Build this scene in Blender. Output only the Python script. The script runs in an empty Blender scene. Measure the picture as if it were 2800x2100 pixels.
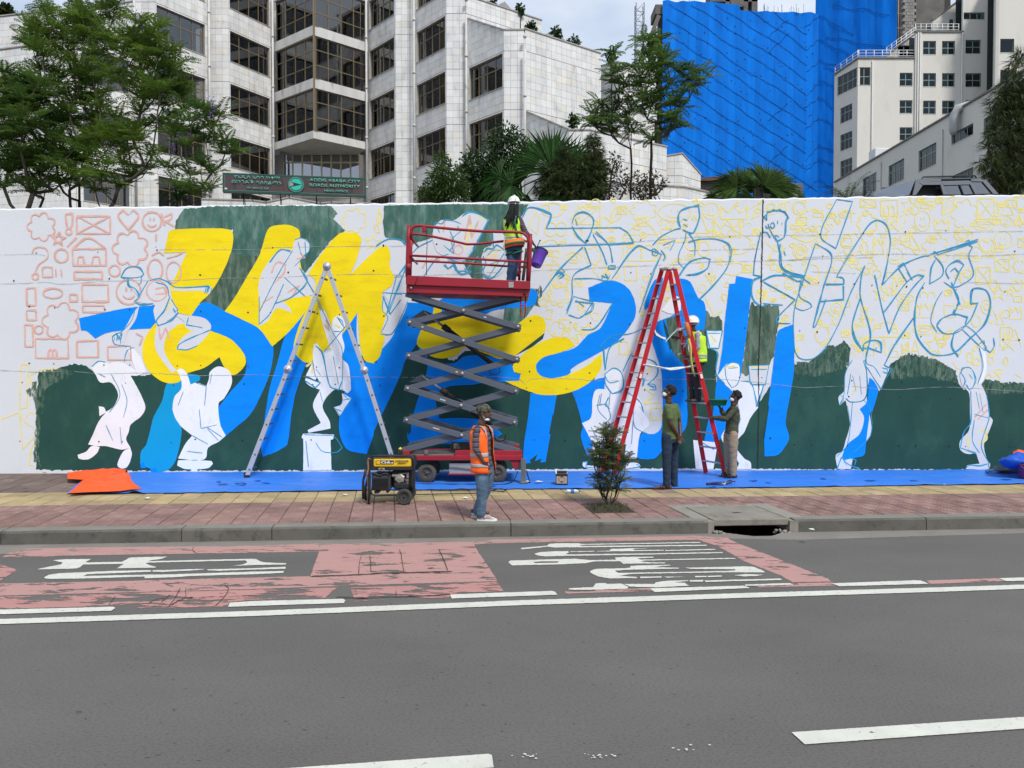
import bpy, bmesh, math, random
from mathutils import Vector, Matrix, noise as mnoise
from mathutils.geometry import tessellate_polygon
random.seed(7)
S = bpy.context.scene
COL = S.collection
R_ = math.radians
# ------------------------------------------------------------ camera
FP, CZ = 2103.0, 2.33
PT = math.atan(50 / FP)
cam = bpy.data.cameras.new('camera'); cam.sensor_width = 36; cam.lens = 36 * FP / 2800
cam.clip_start = .1; cam.clip_end = 2000
camo = bpy.data.objects.new('camera', cam); COL.objects.link(camo)
camo.location = (0, 0, CZ); camo.rotation_euler = (math.pi / 2 - PT, 0, 0)
S.camera = camo
# ------------------------------------------------------------ sky, sun, exposure
SUN_EL, SUN_AZ = R_(52), R_(150)      # azimuth clockwise from north (+Y): behind the camera, to the right
w = bpy.data.worlds.new('World'); S.world = w; w.use_nodes = True
nt = w.node_tree; nt.nodes.clear()
def _n(t, **k):
    n = nt.nodes.new(t)
    for a, b in k.items(): setattr(n, a, b)
    return n
sky = _n('ShaderNodeTexSky', sky_type='NISHITA', sun_disc=False); sky.sun_elevation = SUN_EL; sky.sun_rotation = SUN_AZ
sky.air_density = 1.2; sky.dust_density = 1.5; sky.ozone_density = 1.5
tc = _n('ShaderNodeTexCoord'); mp = _n('ShaderNodeMapping'); mp.inputs['Scale'].default_value = (1, 1, 2.2)
mp.inputs['Location'].default_value = (.35, .1, .2)
nz = _n('ShaderNodeTexNoise'); nz.inputs['Scale'].default_value = 2.6; nz.inputs['Detail'].default_value = 9; nz.inputs['Roughness'].default_value = .55
cr = _n('ShaderNodeValToRGB'); cr.color_ramp.elements[0].position = .30; cr.color_ramp.elements[1].position = .47
bs = _n('ShaderNodeMixRGB'); bs.blend_type = 'MULTIPLY'; bs.inputs[0].default_value = 1; bs.inputs[2].default_value = (.11, .11, .11, 1)
nz2 = _n('ShaderNodeTexNoise'); nz2.inputs['Scale'].default_value = 5; nz2.inputs['Detail'].default_value = 8
cr2 = _n('ShaderNodeValToRGB'); cr2.color_ramp.elements[0].color = (.38, .46, .60, 1); cr2.color_ramp.elements[1].color = (.60, .65, .72, 1)
cr2.color_ramp.elements[0].position = .35; cr2.color_ramp.elements[1].position = .65
mx = _n('ShaderNodeMixRGB'); bg = _n('ShaderNodeBackground'); wo = _n('ShaderNodeOutputWorld'); bg.inputs[1].default_value = 1
L = nt.links.new
L(tc.outputs['Generated'], mp.inputs[0]); L(mp.outputs[0], nz.inputs[0]); L(mp.outputs[0], nz2.inputs[0])
L(nz.outputs[0], cr.inputs[0]); L(nz2.outputs[0], cr2.inputs[0]); L(sky.outputs[0], bs.inputs[1])
L(cr.outputs[0], mx.inputs[0]); L(bs.outputs[0], mx.inputs[1]); L(cr2.outputs[0], mx.inputs[2]); L(mx.outputs[0], bg.inputs[0]); L(bg.outputs[0], wo.inputs[0])
sun = bpy.data.lights.new('sun', 'SUN'); sun.energy = 2.2; sun.angle = R_(10); sun.color = (1, .95, .88)
suno = bpy.data.objects.new('sun', sun); COL.objects.link(suno)
_sd = Vector((math.sin(SUN_AZ) * math.cos(SUN_EL), math.cos(SUN_AZ) * math.cos(SUN_EL), math.sin(SUN_EL)))
suno.rotation_euler = _sd.to_track_quat('Z', 'Y').to_euler(); suno.location = _sd * 60
vs_ = S.view_settings; vs_.view_transform = 'Standard'; vs_.look = 'None'; vs_.gamma = 1; vs_.exposure = 0.5; vs_.use_curve_mapping = False
S.cycles.max_bounces = 8; S.cycles.transparent_max_bounces = 24; S.cycles.use_denoising = True

# ------------------------------------------------------------ projection helpers (2800 x 2100 photograph -> metres)
_c, _s = math.cos(PT), math.sin(PT)
def ray(u, v):
    x, y = (u - 1400) / FP, (1050 - v) / FP
    return Vector((x, _c + y * _s, y * _c - _s))
CAMP = Vector((0, 0, CZ))
def at(u, v, Y):
    d = ray(u, v); return CAMP + d * (Y / d.y)
def gnd(u, v, z=0.0):
    d = ray(u, v); return CAMP + d * ((z - CZ) / d.z)
def ZR(v, d):                          # absolute height seen on row v at depth d
    return at(1400, v, d).z
# ------------------------------------------------------------ materials
MATS = {}
def rgba(c): return (c[0], c[1], c[2], 1)
def hexc(h):
    h = h.lstrip('#'); o = []
    for i in (0, 2, 4):
        s = int(h[i:i + 2], 16) / 255
        o.append(s / 12.92 if s <= .04045 else ((s + .055) / 1.055) ** 2.4)
    return tuple(o)
def M(name, col, rough=.7, var=.12, vs=3., bump=0., bs=60., metal=0., spec=.4, c2=None, c2s=8., c2t=(.55, .65), stretch=(1, 1, 1),
      alpha=None, rnd=0., attr=None, trans=0., lines=None, coat=0.):
    """procedural material: two-scale colour noise, second colour in patches, bump, worn-through alpha"""
    if name in MATS: return MATS[name]
    m = bpy.data.materials.new(name); m.use_nodes = True; t = m.node_tree; t.nodes.clear(); k = t.links.new
    def n(ty, **kw):
        q = t.nodes.new(ty)
        for a, b in kw.items():
            if a.startswith('i_'): q.inputs[a[2:]].default_value = b
            else: setattr(q, a, b)
        return q
    if isinstance(col, str): col = hexc(col)
    if isinstance(c2, str): c2 = hexc(c2)
    p = n('ShaderNodeBsdfPrincipled'); out = n('ShaderNodeOutputMaterial')
    p.inputs['Roughness'].default_value = rough; p.inputs['Metallic'].default_value = metal; p.inputs['Specular IOR Level'].default_value = spec
    if coat: p.inputs['Coat Weight'].default_value = coat
    c = n('ShaderNodeTexCoord'); mp = n('ShaderNodeMapping'); mp.inputs['Scale'].default_value = stretch; k(c.outputs['Object'], mp.inputs[0])
    def noi(s, d=6, r=.6):
        q = n('ShaderNodeTexNoise'); q.inputs['Scale'].default_value = s; q.inputs['Detail'].default_value = d; q.inputs['Roughness'].default_value = r
        k(mp.outputs[0], q.inputs[0]); return q
    a = noi(vs); mr = n('ShaderNodeMapRange'); k(a.outputs[0], mr.inputs[0])
    mr.inputs[1].default_value = .25; mr.inputs[2].default_value = .75; mr.inputs[3].default_value = 1 - var; mr.inputs[4].default_value = 1 + var
    cur = None
    base = n('ShaderNodeRGB'); base.outputs[0].default_value = rgba(col); cur = base.outputs[0]
    if c2 is not None:
        b = noi(c2s, 8, .65); r = n('ShaderNodeMapRange', interpolation_type='SMOOTHSTEP'); k(b.outputs[0], r.inputs[0]); r.inputs[1].default_value, r.inputs[2].default_value = c2t
        x = n('ShaderNodeMixRGB'); x.inputs[2].default_value = rgba(c2); k(r.outputs[0], x.inputs[0]); k(cur, x.inputs[1]); cur = x.outputs[0]
    v = n('ShaderNodeVectorMath', operation='SCALE'); k(cur, v.inputs[0]); k(mr.outputs[0], v.inputs['Scale']); cur = v.outputs[0]
    if attr:
        at_ = n('ShaderNodeAttribute', attribute_name=attr); v2 = n('ShaderNodeVectorMath', operation='MULTIPLY'); k(cur, v2.inputs[0]); k(at_.outputs['Color'], v2.inputs[1]); cur = v2.outputs[0]
    if rnd:
        oi = n('ShaderNodeObjectInfo'); q = n('ShaderNodeMapRange'); k(oi.outputs['Random'], q.inputs[0]); q.inputs[3].default_value = 1 - rnd; q.inputs[4].default_value = 1 + rnd
        v3 = n('ShaderNodeVectorMath', operation='SCALE'); k(cur, v3.inputs[0]); k(q.outputs[0], v3.inputs['Scale']); cur = v3.outputs[0]
    k(cur, p.inputs['Base Color'])
    if bump:
        b2 = noi(bs, 8, .7); bm = n('ShaderNodeBump'); bm.inputs['Strength'].default_value = min(1, bump); bm.inputs['Distance'].default_value = .02
        k(b2.outputs[0], bm.inputs['Height']); k(bm.outputs[0], p.inputs['Normal'])
    sh = p.outputs[0]
    if trans:
        tr = n('ShaderNodeBsdfTranslucent'); k(cur, tr.inputs[0]); ms = n('ShaderNodeMixShader'); ms.inputs[0].default_value = trans; k(sh, ms.inputs[1]); k(tr.outputs[0], ms.inputs[2]); sh = ms.outputs[0]
    if alpha:                           # (scale, lo, hi): paint worn away where the noise falls under lo
        g = noi(alpha[0], 9, .7); r = n('ShaderNodeMapRange'); k(g.outputs[0], r.inputs[0]); r.inputs[1].default_value, r.inputs[2].default_value = alpha[1], alpha[2]
        tp = n('ShaderNodeBsdfTransparent'); ms = n('ShaderNodeMixShader'); k(r.outputs[0], ms.inputs[0]); k(tp.outputs[0], ms.inputs[1]); k(sh, ms.inputs[2]); sh = ms.outputs[0]
    k(sh, out.inputs[0]); MATS[name] = m; return m
def glass(name, tint, gl=.12, rough=.03, tr=.35):
    m = bpy.data.materials.new(name); m.use_nodes = True; t = m.node_tree; t.nodes.clear(); k = t.links.new
    a = t.nodes.new('ShaderNodeBsdfTransparent'); a.inputs[0].default_value = (tint[0] * tr, tint[1] * tr, tint[2] * tr, 1)
    g = t.nodes.new('ShaderNodeBsdfGlossy'); g.inputs['Roughness'].default_value = rough; g.inputs[0].default_value = (.9, .92, .95, 1)
    f = t.nodes.new('ShaderNodeFresnel'); f.inputs[0].default_value = 1.5
    ad = t.nodes.new('ShaderNodeMath'); ad.operation = 'ADD'; ad.inputs[1].default_value = gl; k(f.outputs[0], ad.inputs[0])
    x = t.nodes.new('ShaderNodeMixShader'); o = t.nodes.new('ShaderNodeOutputMaterial'); k(ad.outputs[0], x.inputs[0]); k(a.outputs[0], x.inputs[1]); k(g.outputs[0], x.inputs[2]); k(x.outputs[0], o.inputs[0])
    MATS[name] = m; return m
# ------------------------------------------------------------ object helpers
def tag(o, label=None, cat=None, group=None, kind=None):
    if label: o['label'] = label
    if cat: o['category'] = cat
    if group: o['group'] = group
    if kind: o['kind'] = kind
    return o
def empty(name, label, cat, loc=(0, 0, 0), rz=0, group=None):
    o = bpy.data.objects.new(name, None); COL.objects.link(o); o.location = loc; o.rotation_euler = (0, 0, rz); o.empty_display_size = .1
    return tag(o, label, cat, group)
def link(name, me, parent=None, mw=None):
    o = bpy.data.objects.new(name, me); COL.objects.link(o)
    if parent is not None: o.parent = parent
    if mw is not None: o.matrix_local = mw
    return o
def copy_tree(o, parent=None):
    c = o.copy(); COL.objects.link(c)
    if parent is not None: c.parent = parent
    for ch in [x for x in list(S.objects) if x.parent == o]: copy_tree(ch, c)
    return c
class B:
    """collects shapes, builds ONE mesh object"""
    def __init__(s): s.v = []; s.f = []; s.sm = []; s.mi = []; s.m = 0; s.tint = []; s.tc = 1.0
    def add(s, vs, fs, smooth=False):
        o = len(s.v); s.v += [tuple(p) for p in vs]
        for f in fs: s.f.append(tuple(i + o for i in f)); s.sm.append(smooth); s.mi.append(s.m); s.tint.append(s.tc)
        return s
    def box(s, x0, y0, z0, x1, y1, z1, mat=None):
        vs = [Vector((x, y, z)) for z in (z0, z1) for y in (y0, y1) for x in (x0, x1)]
        if mat: vs = [mat @ q for q in vs]
        return s.add(vs, [(0, 2, 3, 1), (4, 5, 7, 6), (0, 1, 5, 4), (1, 3, 7, 5), (3, 2, 6, 7), (2, 0, 4, 6)])
    def bar(s, a, b, w, h, up=(0, 0, 1)):
        """box beam from a to b, w wide (across), h tall (along up)"""
        a, b = Vector(a), Vector(b); d = (b - a); l = d.length; d = d / l
        u = Vector(up); x = d.cross(u)
        if x.length < 1e-4: x = d.cross(Vector((1, 0, 0)))
        x.normalize(); u = x.cross(d)
        m = Matrix((x, d, u)).transposed().to_4x4(); m.translation = a
        return s.box(-w / 2, 0, -h / 2, w / 2, l, h / 2, m)
    def tube(s, pts, r, n=8, smooth=True, cap=True):
        pts = [Vector(p) for p in pts]; rs = r if isinstance(r, (list, tuple)) else [r] * len(pts)
        vs = []; fs = []; px = None
        for i, p in enumerate(pts):
            d = (pts[min(i + 1, len(pts) - 1)] - pts[max(i - 1, 0)])
            d = d.normalized() if d.length > 1e-9 else Vector((0, 0, 1))
            x = px - d * px.dot(d) if px is not None else d.orthogonal()
            if x.length < 1e-5: x = d.orthogonal()
            x.normalize(); px = x; y = d.cross(x)
            for k in range(n):
                a = 2 * math.pi * k / n; vs.append(p + (x * math.cos(a) + y * math.sin(a)) * rs[i])
        for i in range(len(pts) - 1):
            for k in range(n):
                k2 = (k + 1) % n; fs.append((i * n + k, i * n + k2, (i + 1) * n + k2, (i + 1) * n + k))
        if cap: fs.append(tuple(reversed(range(n)))); fs.append(tuple(range((len(pts) - 1) * n, len(pts) * n)))
        return s.add(vs, fs, smooth)
    def lathe(s, prof, n=20, mat=None, smooth=True, cap=True):
        """profile of (r, z) round z"""
        vs = []; fs = []
        for r, z in prof:
            for k in range(n):
                a = 2 * math.pi * k / n; q = Vector((r * math.cos(a), r * math.sin(a), z)); vs.append(mat @ q if mat else q)
        for i in range(len(prof) - 1):
            for k in range(n):
                k2 = (k + 1) % n; fs.append((i * n + k, i * n + k2, (i + 1) * n + k2, (i + 1) * n + k))
        if cap: fs.append(tuple(reversed(range(n)))); fs.append(tuple(range((len(prof) - 1) * n, len(prof) * n)))
        return s.add(vs, fs, smooth)
    def ell(s, c, rx, ry, rz, n=12, mat=None):
        c = Vector(c); vs = []; fs = []; m = n // 2
        for i in range(m + 1):
            t = math.pi * i / m
            for k in range(n):
                a = 2 * math.pi * k / n
                q = Vector((rx * math.sin(t) * math.cos(a), ry * math.sin(t) * math.sin(a), rz * math.cos(t)))
                vs.append(c + (mat @ q if mat else q))
        for i in range(m):
            for k in range(n):
                k2 = (k + 1) % n; fs.append((i * n + k, (i + 1) * n + k, (i + 1) * n + k2, i * n + k2))
        return s.add(vs, fs, True)
    def ngon(s, pts, holes=()):
        lp = [[Vector(p) for p in pts]] + [[Vector(p) for p in h] for h in holes]
        tris = tessellate_polygon(lp); flat = [p for l in lp for p in l]
        return s.add(flat, tris)
    def prism(s, pts, ext):
        """closed solid: polygon pts (3D) extruded by vector ext"""
        pts = [Vector(p) for p in pts]; e = Vector(ext); n = len(pts); tris = tessellate_polygon([pts])
        vs = pts + [p + e for p in pts]
        fs = [tuple(t) for t in tris] + [tuple(i + n for i in reversed(t)) for t in tris] + [(i, i + n, (i + 1) % n + n, (i + 1) % n) for i in range(n)]
        return s.add(vs, fs)
    def mesh(s, name, mats, fix=False):
        me = bpy.data.meshes.new(name); me.from_pydata(s.v, [], s.f)
        for m in (mats if isinstance(mats, (list, tuple)) else [mats]): me.materials.append(m)
        me.polygons.foreach_set('use_smooth', s.sm); me.polygons.foreach_set('material_index', s.mi)
        if any(t != 1.0 for t in s.tint):
            ca = me.color_attributes.new('tint', 'FLOAT_COLOR', 'CORNER'); d = []
            for p, t in zip(me.polygons, s.tint):
                c = (t, t, t, 1) if isinstance(t, float) else (t[0], t[1], t[2], 1)
                d += list(c) * p.loop_total
            ca.data.foreach_set('color', d)
        if fix:
            bm = bmesh.new(); bm.from_mesh(me); bmesh.ops.recalc_face_normals(bm, faces=bm.faces); bm.to_mesh(me); bm.free()
        me.update(); return me
    def build(s, name, mats, parent=None, fix=True, mw=None):
        return link(name, s.mesh(name, mats, fix), parent, mw)
def bevel(o, w=.01, seg=2):
    md = o.modifiers.new('bevel', 'BEVEL'); md.width = w; md.segments = seg; md.limit_method = 'ANGLE'; md.angle_limit = R_(40); return o
def spline(pts, closed=False, step=6., corner=50):
    """Catmull-Rom through 2D points; sharp corners stay sharp"""
    n = len(pts); out = []
    P = [Vector((p[0], p[1])) for p in pts]
    tan = []
    for i in range(n):
        a = P[(i - 1) % n] if (closed or i > 0) else P[i]; b = P[(i + 1) % n] if (closed or i < n - 1) else P[i]
        d1, d2 = P[i] - a, b - P[i]
        if d1.length > 0 and d2.length > 0 and d1.angle(d2) > R_(corner): tan.append(None)
        else: tan.append((b - a))
    for i in range(n if closed else n - 1):
        p0, p1 = P[i], P[(i + 1) % n]; l = (p1 - p0).length; k = max(1, int(l / step))
        t0 = tan[i]; t1 = tan[(i + 1) % n]
        m0 = t0.normalized() * l * .9 if t0 is not None and t0.length else (p1 - p0)
        m1 = t1.normalized() * l * .9 if t1 is not None and t1.length else (p1 - p0)
        for j in range(k):
            t = j / k; t2, t3 = t * t, t * t * t
            out.append(p0 * (2 * t3 - 3 * t2 + 1) + m0 * (t3 - 2 * t2 + t) + p1 * (-2 * t3 + 3 * t2) + m1 * (t3 - t2))
    if not closed: out.append(P[-1])
    return out
# ============================================================ GROUND
PZ = .18
FR = {'1': (0, 540, 2.0743), '2': (400, 540, 2.0743), '3': (1000, 540, 2.0743), '4': (1500, 540, 2.0743), '5': (2100, 540, 2.0743),
      'A': (0, 1480, 3.16), 'B': (700, 1480, 3.16), 'C': (1350, 1440, 3.16), 'D': (1900, 1440, 3.16), 'S': (0, 0, 1.)}
def PP(s):
    """'1:x,y x,y 2:x,y' traced in enlarged photo regions -> photo pixels"""
    out = []; fr = FR['S']
    for t in s.split():
        if ':' in t: k, t = t.split(':'); fr = FR[k]
        if t:
            x, y = t.split(','); out.append((fr[0] + float(x) / fr[2], fr[1] + float(y) / fr[2]))
    return out
m_asph = M('asphalt', (.124, .118, .11), rough=.9, var=.17, vs=.5, bump=.22, bs=150, c2=(.088, .084, .079), c2s=70, c2t=(.45, .66), spec=.3, stretch=(.6, 1, 1))
m_gut = M('gutter_dust', (.2, .185, .165), rough=.9, var=.15, vs=2, bump=.3, bs=120)
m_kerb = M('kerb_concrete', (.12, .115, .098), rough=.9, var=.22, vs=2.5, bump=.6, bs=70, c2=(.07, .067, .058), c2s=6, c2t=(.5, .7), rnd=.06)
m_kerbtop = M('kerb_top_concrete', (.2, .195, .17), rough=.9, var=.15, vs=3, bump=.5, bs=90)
m_white = M('road_paint_white', (.60, .60, .53), rough=.6, var=.1, vs=4, bump=.3, bs=150, c2=(.42, .42, .38), c2s=14, c2t=(.56, .74), alpha=(26, .33, .38))
m_pink = M('road_paint_pink', (.43, .245, .22), rough=.75, var=.1, vs=3, bump=.3, bs=150, c2=(.33, .185, .17), c2s=3, c2t=(.45, .75), stretch=(.45, 1.3, 1), alpha=(4.5, .425, .44))
m_pinkw = M('road_paint_pink_worn', (.42, .215, .195), rough=.75, var=.1, vs=3, bump=.3, bs=150, stretch=(.4, 1.4, 1), alpha=(3.6, .475, .49))
m_crack = M('road_crack', (.035, .032, .03), rough=1)

# road sheet: far edge is the kerb line, notched by the drain mouth
def kb(u): return gnd(u, 1488 - .0172 * u, 0)      # foot of the kerb
KA, KB = kb(-1500), kb(4300)
bm_pts = [(-60, -25, 0), (60, -25, 0), (60, kb(2800).y + (60 - kb(2800).x) * .0745, 0)] + \
    [gnd(*p) for p in [(2165, 1449), (2145, 1457), (2110, 1465), (2060, 1466), (2010, 1461), (1978, 1456), (1955, 1453)]] + [(-60, kb(0).y + (-60 - kb(0).x) * .0745, 0)]
b = B(); b.ngon(bm_pts); road = b.build('road', m_asph); tag(road, kind='structure')
_rz = [0.004]
def flat(s, name, mat, z=None, rag=0, holes=(), smooth=False, step=10, parent=None, seed=0):
    pts = PP(s) if isinstance(s, str) else s
    if smooth: pts = [(p.x, p.y) for p in spline(pts, True, step)]
    if rag:
        out = []
        for i, p in enumerate(pts):
            q = pts[(i + 1) % len(pts)]; n = max(1, int(math.hypot(q[0] - p[0], q[1] - p[1]) / 5))
            for j in range(n):
                x, y = p[0] + (q[0] - p[0]) * j / n, p[1] + (q[1] - p[1]) * j / n
                out.append((x + rag * 2 * mnoise.noise((x * .12, y * .5, seed)), y + rag * mnoise.noise((x * .12, y * .5, 7 + seed))))
        pts = out
    z = .0012 + .33 * (_rz[0] if z is None else z)
    b = B(); b.ngon([gnd(u, v, z) for u, v in pts], [[gnd(u, v, z) for u, v in PP(h)] for h in holes])
    return b.build(name, mat, parent or road)
# dusty gutter
g = flat('S:-900,1503 0,1487 500,1479 1000,1471 1500,1462 1950,1453 1985,1457 2060,1466 2110,1466 2160,1449 2800,1439 3600,1426 3600,1446 2800,1458 2200,1476 1900,1472 1300,1488 700,1498 0,1515 -900,1532', 'gutter', m_gut, .003, 1.2)
PINK = ["A:20,138 75,98 120,85 170,65 600,55 2212,38 B:540,20 560,88 A:2212,98 500,125 400,133",
        "B:545,90 560,25 1880,5 1900,60 1960,150 2080,330 2080,345 1000,375 470,300",
        "A:-200,372 0,365 1000,345 1700,325 2212,312 B:470,302 1000,377 0,412 A:0,470 -200,478",
        "C:-180,142 0,112 1000,95 1750,78 1900,92 2040,112 1780,112 1000,125 0,140 -150,155",
        "D:20,110 60,88 280,92 300,110 390,150 560,215 800,310 1000,390 1150,450 1180,475 840,480 740,420 430,300 200,170",
        "C:615,570 620,555 1345,530 1380,555 640,578", "D:530,515 830,490 1185,482 1240,508 560,525",
        "S:2532,1587 2733,1581 2752,1588 2545,1597"]
PINKW = ["A:-200,490 0,480 900,455 1300,440 2212,418 B:0,415 700,400 620,470 600,490 0,505 A:1980,525 1970,565 1200,578 1150,555 900,560 0,585 -200,590",
         "B:820,400 1600,375 1740,365 2080,348 2140,430 1780,445 1660,485 860,520 830,450", "A:-100,290 0,200 130,240 150,250 0,340 -100,340"]
for i, s in enumerate(PINK): flat(s, 'pink_paint', m_pink, .004 + .0004 * i, 1.1, seed=i)
for i, s in enumerate(PINKW): flat(s, 'pink_paint', m_pinkw, .008 + .0004 * i, 1.2, seed=20 + i)
WH = ["A:326,240 420,220 530,200 540,180 500,175 455,165 560,155 785,153 740,183 1060,177 1110,145 1130,140 1300,135 1447,132 1400,150 1300,165 1280,172 2140,152 2212,152 B:40,175 100,184 260,190 260,200 0,205 A:2010,213 2100,200 2140,180 2120,165 1270,185 1260,190 1300,210 1350,220 1340,228 1010,233 1070,195 720,200 690,225 660,235 330,243",
      "A:380,310 420,290 520,275 700,268 1000,255 1300,250 1310,262 1000,275 755,285 720,300 1200,290 1500,285 2212,262 B:240,257 235,272 0,284 A:1640,300 1500,310 1250,320 1250,305 700,322 430,325 385,318",
      "A:1320,251 1700,240 1770,240 1700,250 1400,265 1320,262", "A:1790,243 2212,232 B:255,220 255,238 0,243 A:1900,255 1800,250",
      "C:235,185 300,178 460,165 480,148 560,143 740,143 750,150 1200,143 1785,133 1785,140 1200,150 790,157 740,160 760,167 1840,157 1840,165 1300,172 770,178 520,180 460,173 330,188 240,195",
      "C:350,235 400,220 520,213 640,212 650,222 625,235 640,240 1300,232 1975,220 1980,228 1300,242 640,252 450,257 380,250",
      "C:890,212 1000,207 1010,193 1200,187 1345,187 1200,195 1220,203 1470,200 1470,208 1050,213 890,215", "C:1480,203 1910,193 1912,200 1480,210", "C:660,214 870,210 870,216 660,220",
      "C:125,305 150,293 400,285 700,277 760,283 830,290 1060,285 1045,268 1120,262 1380,260 1380,268 1240,275 1270,285 2080,270 2090,278 1300,293 1270,300 1330,308 1480,310 1480,317 1120,320 1090,300 880,300 800,315 600,325 160,335",
      "C:830,385 880,365 1100,360 1180,355 1180,340 1240,335 1520,330 1530,335 1380,350 1600,355 1600,362 1200,372 1045,380 1080,400 1800,388 1800,398 1200,408 1080,425 1240,435 1235,445 1000,447 900,430 840,400",
      "C:1650,355 2090,345 2140,343 D:500,345 600,385 600,395 300,395 C:2000,395 1600,400 1600,393 2080,380 2090,368 1700,365",
      "C:1265,432 1450,430 1450,440 1265,445", "C:1460,432 1660,433 1500,440", "C:1740,427 1840,425 1840,435 1740,438", "C:1850,425 1970,422 1970,432 1850,435", "D:340,420 440,410 590,415 540,425 420,430",
      "C:645,540 660,532 860,522 880,490 960,487 980,495 1100,492 1165,520 1150,535 900,545 680,545", "C:1120,495 1390,495 1400,480 1500,467 1680,463 1680,470 1560,480 1650,485 1690,510 1400,525 1180,518",
      "C:1690,463 1810,460 1810,475 1695,475", "C:1820,465 2212,455 D:740,448 755,460 C:1830,478", "D:430,500 820,487 850,497 840,502 530,510 440,512"]
for i, s in enumerate(WH):
    flat(s, 'painted_symbol', m_white, .0115 + .0003 * i, .8, holes=("C:340,305 420,300 570,300 540,312 360,315",) if i == 9 else (), seed=40 + i)
DASH = ["B:1675,460 C:0,572 500,555 535,565 550,588 0,607 B:1690,494", "C:1345,533 2160,510 2190,518 2212,530 1390,565", "D:1185,490 1900,463 1950,465 2025,493 1250,515", "S:2733,1581 2900,1575 2900,1585 2752,1589",
        "A:1985,530 B:0,515 750,497 772,510 760,533 0,557 A:1970,567", "A:-500,602 0,590 980,565 998,575 960,600 0,630 -500,643",
        "S:2164,2002 2800,1960 3300,1928 3300,1960 2800,1992 2201,2035", "S:600,2113 791,2100 1335,2061 1345,2064 1350,2098 780,2145"]
for i, s in enumerate(DASH): flat(s, 'lane_dash', m_white, .018 + .0003 * i, .7, seed=60 + i)
flat('S:-700,1716 0,1692.6 700,1670 1400,1642 2050,1621 2600,1605 3500,1575 3500,1585 2600,1617 2050,1634 1400,1655.6 700,1684 0,1706.3 -700,1731', 'lane_line', m_white, .019, .7, seed=90)
CR = ["A:1610,400 1600,430 1610,460 1600,490 1530,520 1480,550", "A:1560,400 1530,460 1490,520 1450,570", "A:1470,460 1420,500 1390,530", "A:1280,540 1320,510 1420,490", "A:1940,378 1975,400 1960,450 1920,500 1860,555", "A:1000,470 970,510 940,555", "A:1610,490 1670,480", "A:1430,370 1500,390", "A:1670,50 1665,75 1690,100",
      "B:910,115 900,160 890,220 885,285", "B:985,120 990,200 995,265", "B:1240,65 1255,120 1265,190 1280,265", "B:1580,65 1610,130 1640,200 1660,255", "B:470,300 800,290 1100,275 1450,265 1700,258", "B:1215,420 1210,450 1215,475", "B:860,490 1200,475 1450,470 1680,455", "B:1480,232 1535,228", "B:1175,190 1205,190", "S:205,1945 225,1945", "S:470,1939 482,1939", "B:940,485 690,480"]
def ribbon(b, pts, wd, f, taper=True, off=None):
    """thin strip along photo-pixel polyline; f maps pixel -> point, off(i/n) -> lift"""
    n = len(pts); L_ = []; R2 = []
    for i, p in enumerate(pts):
        a, c = pts[max(i - 1, 0)], pts[min(i + 1, n - 1)]
        d = Vector((c[0] - a[0], c[1] - a[1])); d = d.normalized() if d.length else Vector((1, 0)); q = Vector((-d.y, d.x))
        ww = wd * (.75 + .5 * (mnoise.noise((p[0] * .05, p[1] * .05, wd)) + .5)) / 2
        if taper and i in (0, n - 1): ww *= .5
        t = i / max(1, n - 1)
        L_.append(f(p[0] + q.x * ww, p[1] + q.y * ww, t)); R2.append(f(p[0] - q.x * ww, p[1] - q.y * ww, t))
    vs = L_ + R2; b.add(vs, [(i, i + 1, n + i + 1, n + i) for i in range(n - 1)])
b = B()
for i, s in enumerate(CR):
    pts = [(p.x + random.uniform(-.8, .8), p.y + random.uniform(-.5, .5)) for p in spline(PP(s), False, 5, 30)]
    ribbon(b, pts, 1.6, lambda u, v, t: gnd(u, v, .009 + .0002 * i))
tag(b.build('road_crack', m_crack, road), kind='stuff')
b = B()
for k in range(420):
    y_ = 3.6 + 5.2 * random.random() ** .8; x_ = random.uniform(-.75, .75) * y_; l = random.uniform(.005, .022); w_ = random.uniform(.002, .0045); a = random.gauss(0, .3); ex, ey = math.cos(a), math.sin(a)
    if gnd(1400, 1640, 0).y < y_: continue
    b.add([(x_ - ex * l, y_ - ey * l, .0016), (x_ + ey * w_, y_ - ex * w_, .0016), (x_ + ex * l, y_ + ey * l, .0016), (x_ - ey * w_, y_ + ex * w_, .0016)], [(0, 1, 2, 3)])
tag(b.build('surface_pit', m_crack, road), kind='stuff')
# litter-like paint flecks on the asphalt
b = B()
for k in range(34):
    cx, cy = random.choice([(1640, 2068), (1650, 2066), (1440, 2066), (1900, 2045)]); u, v = random.gauss(cx, 28), random.gauss(cy, 4)
    r = random.uniform(1, 3.4); b.ngon([gnd(u + r * 1.6 * math.cos(a), v + r * .6 * math.sin(a), .0102) for a in (0, 1.2, 2.4, 3.6, 5)])
tag(b.build('paint_fleck', m_white, road), kind='stuff')

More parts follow.
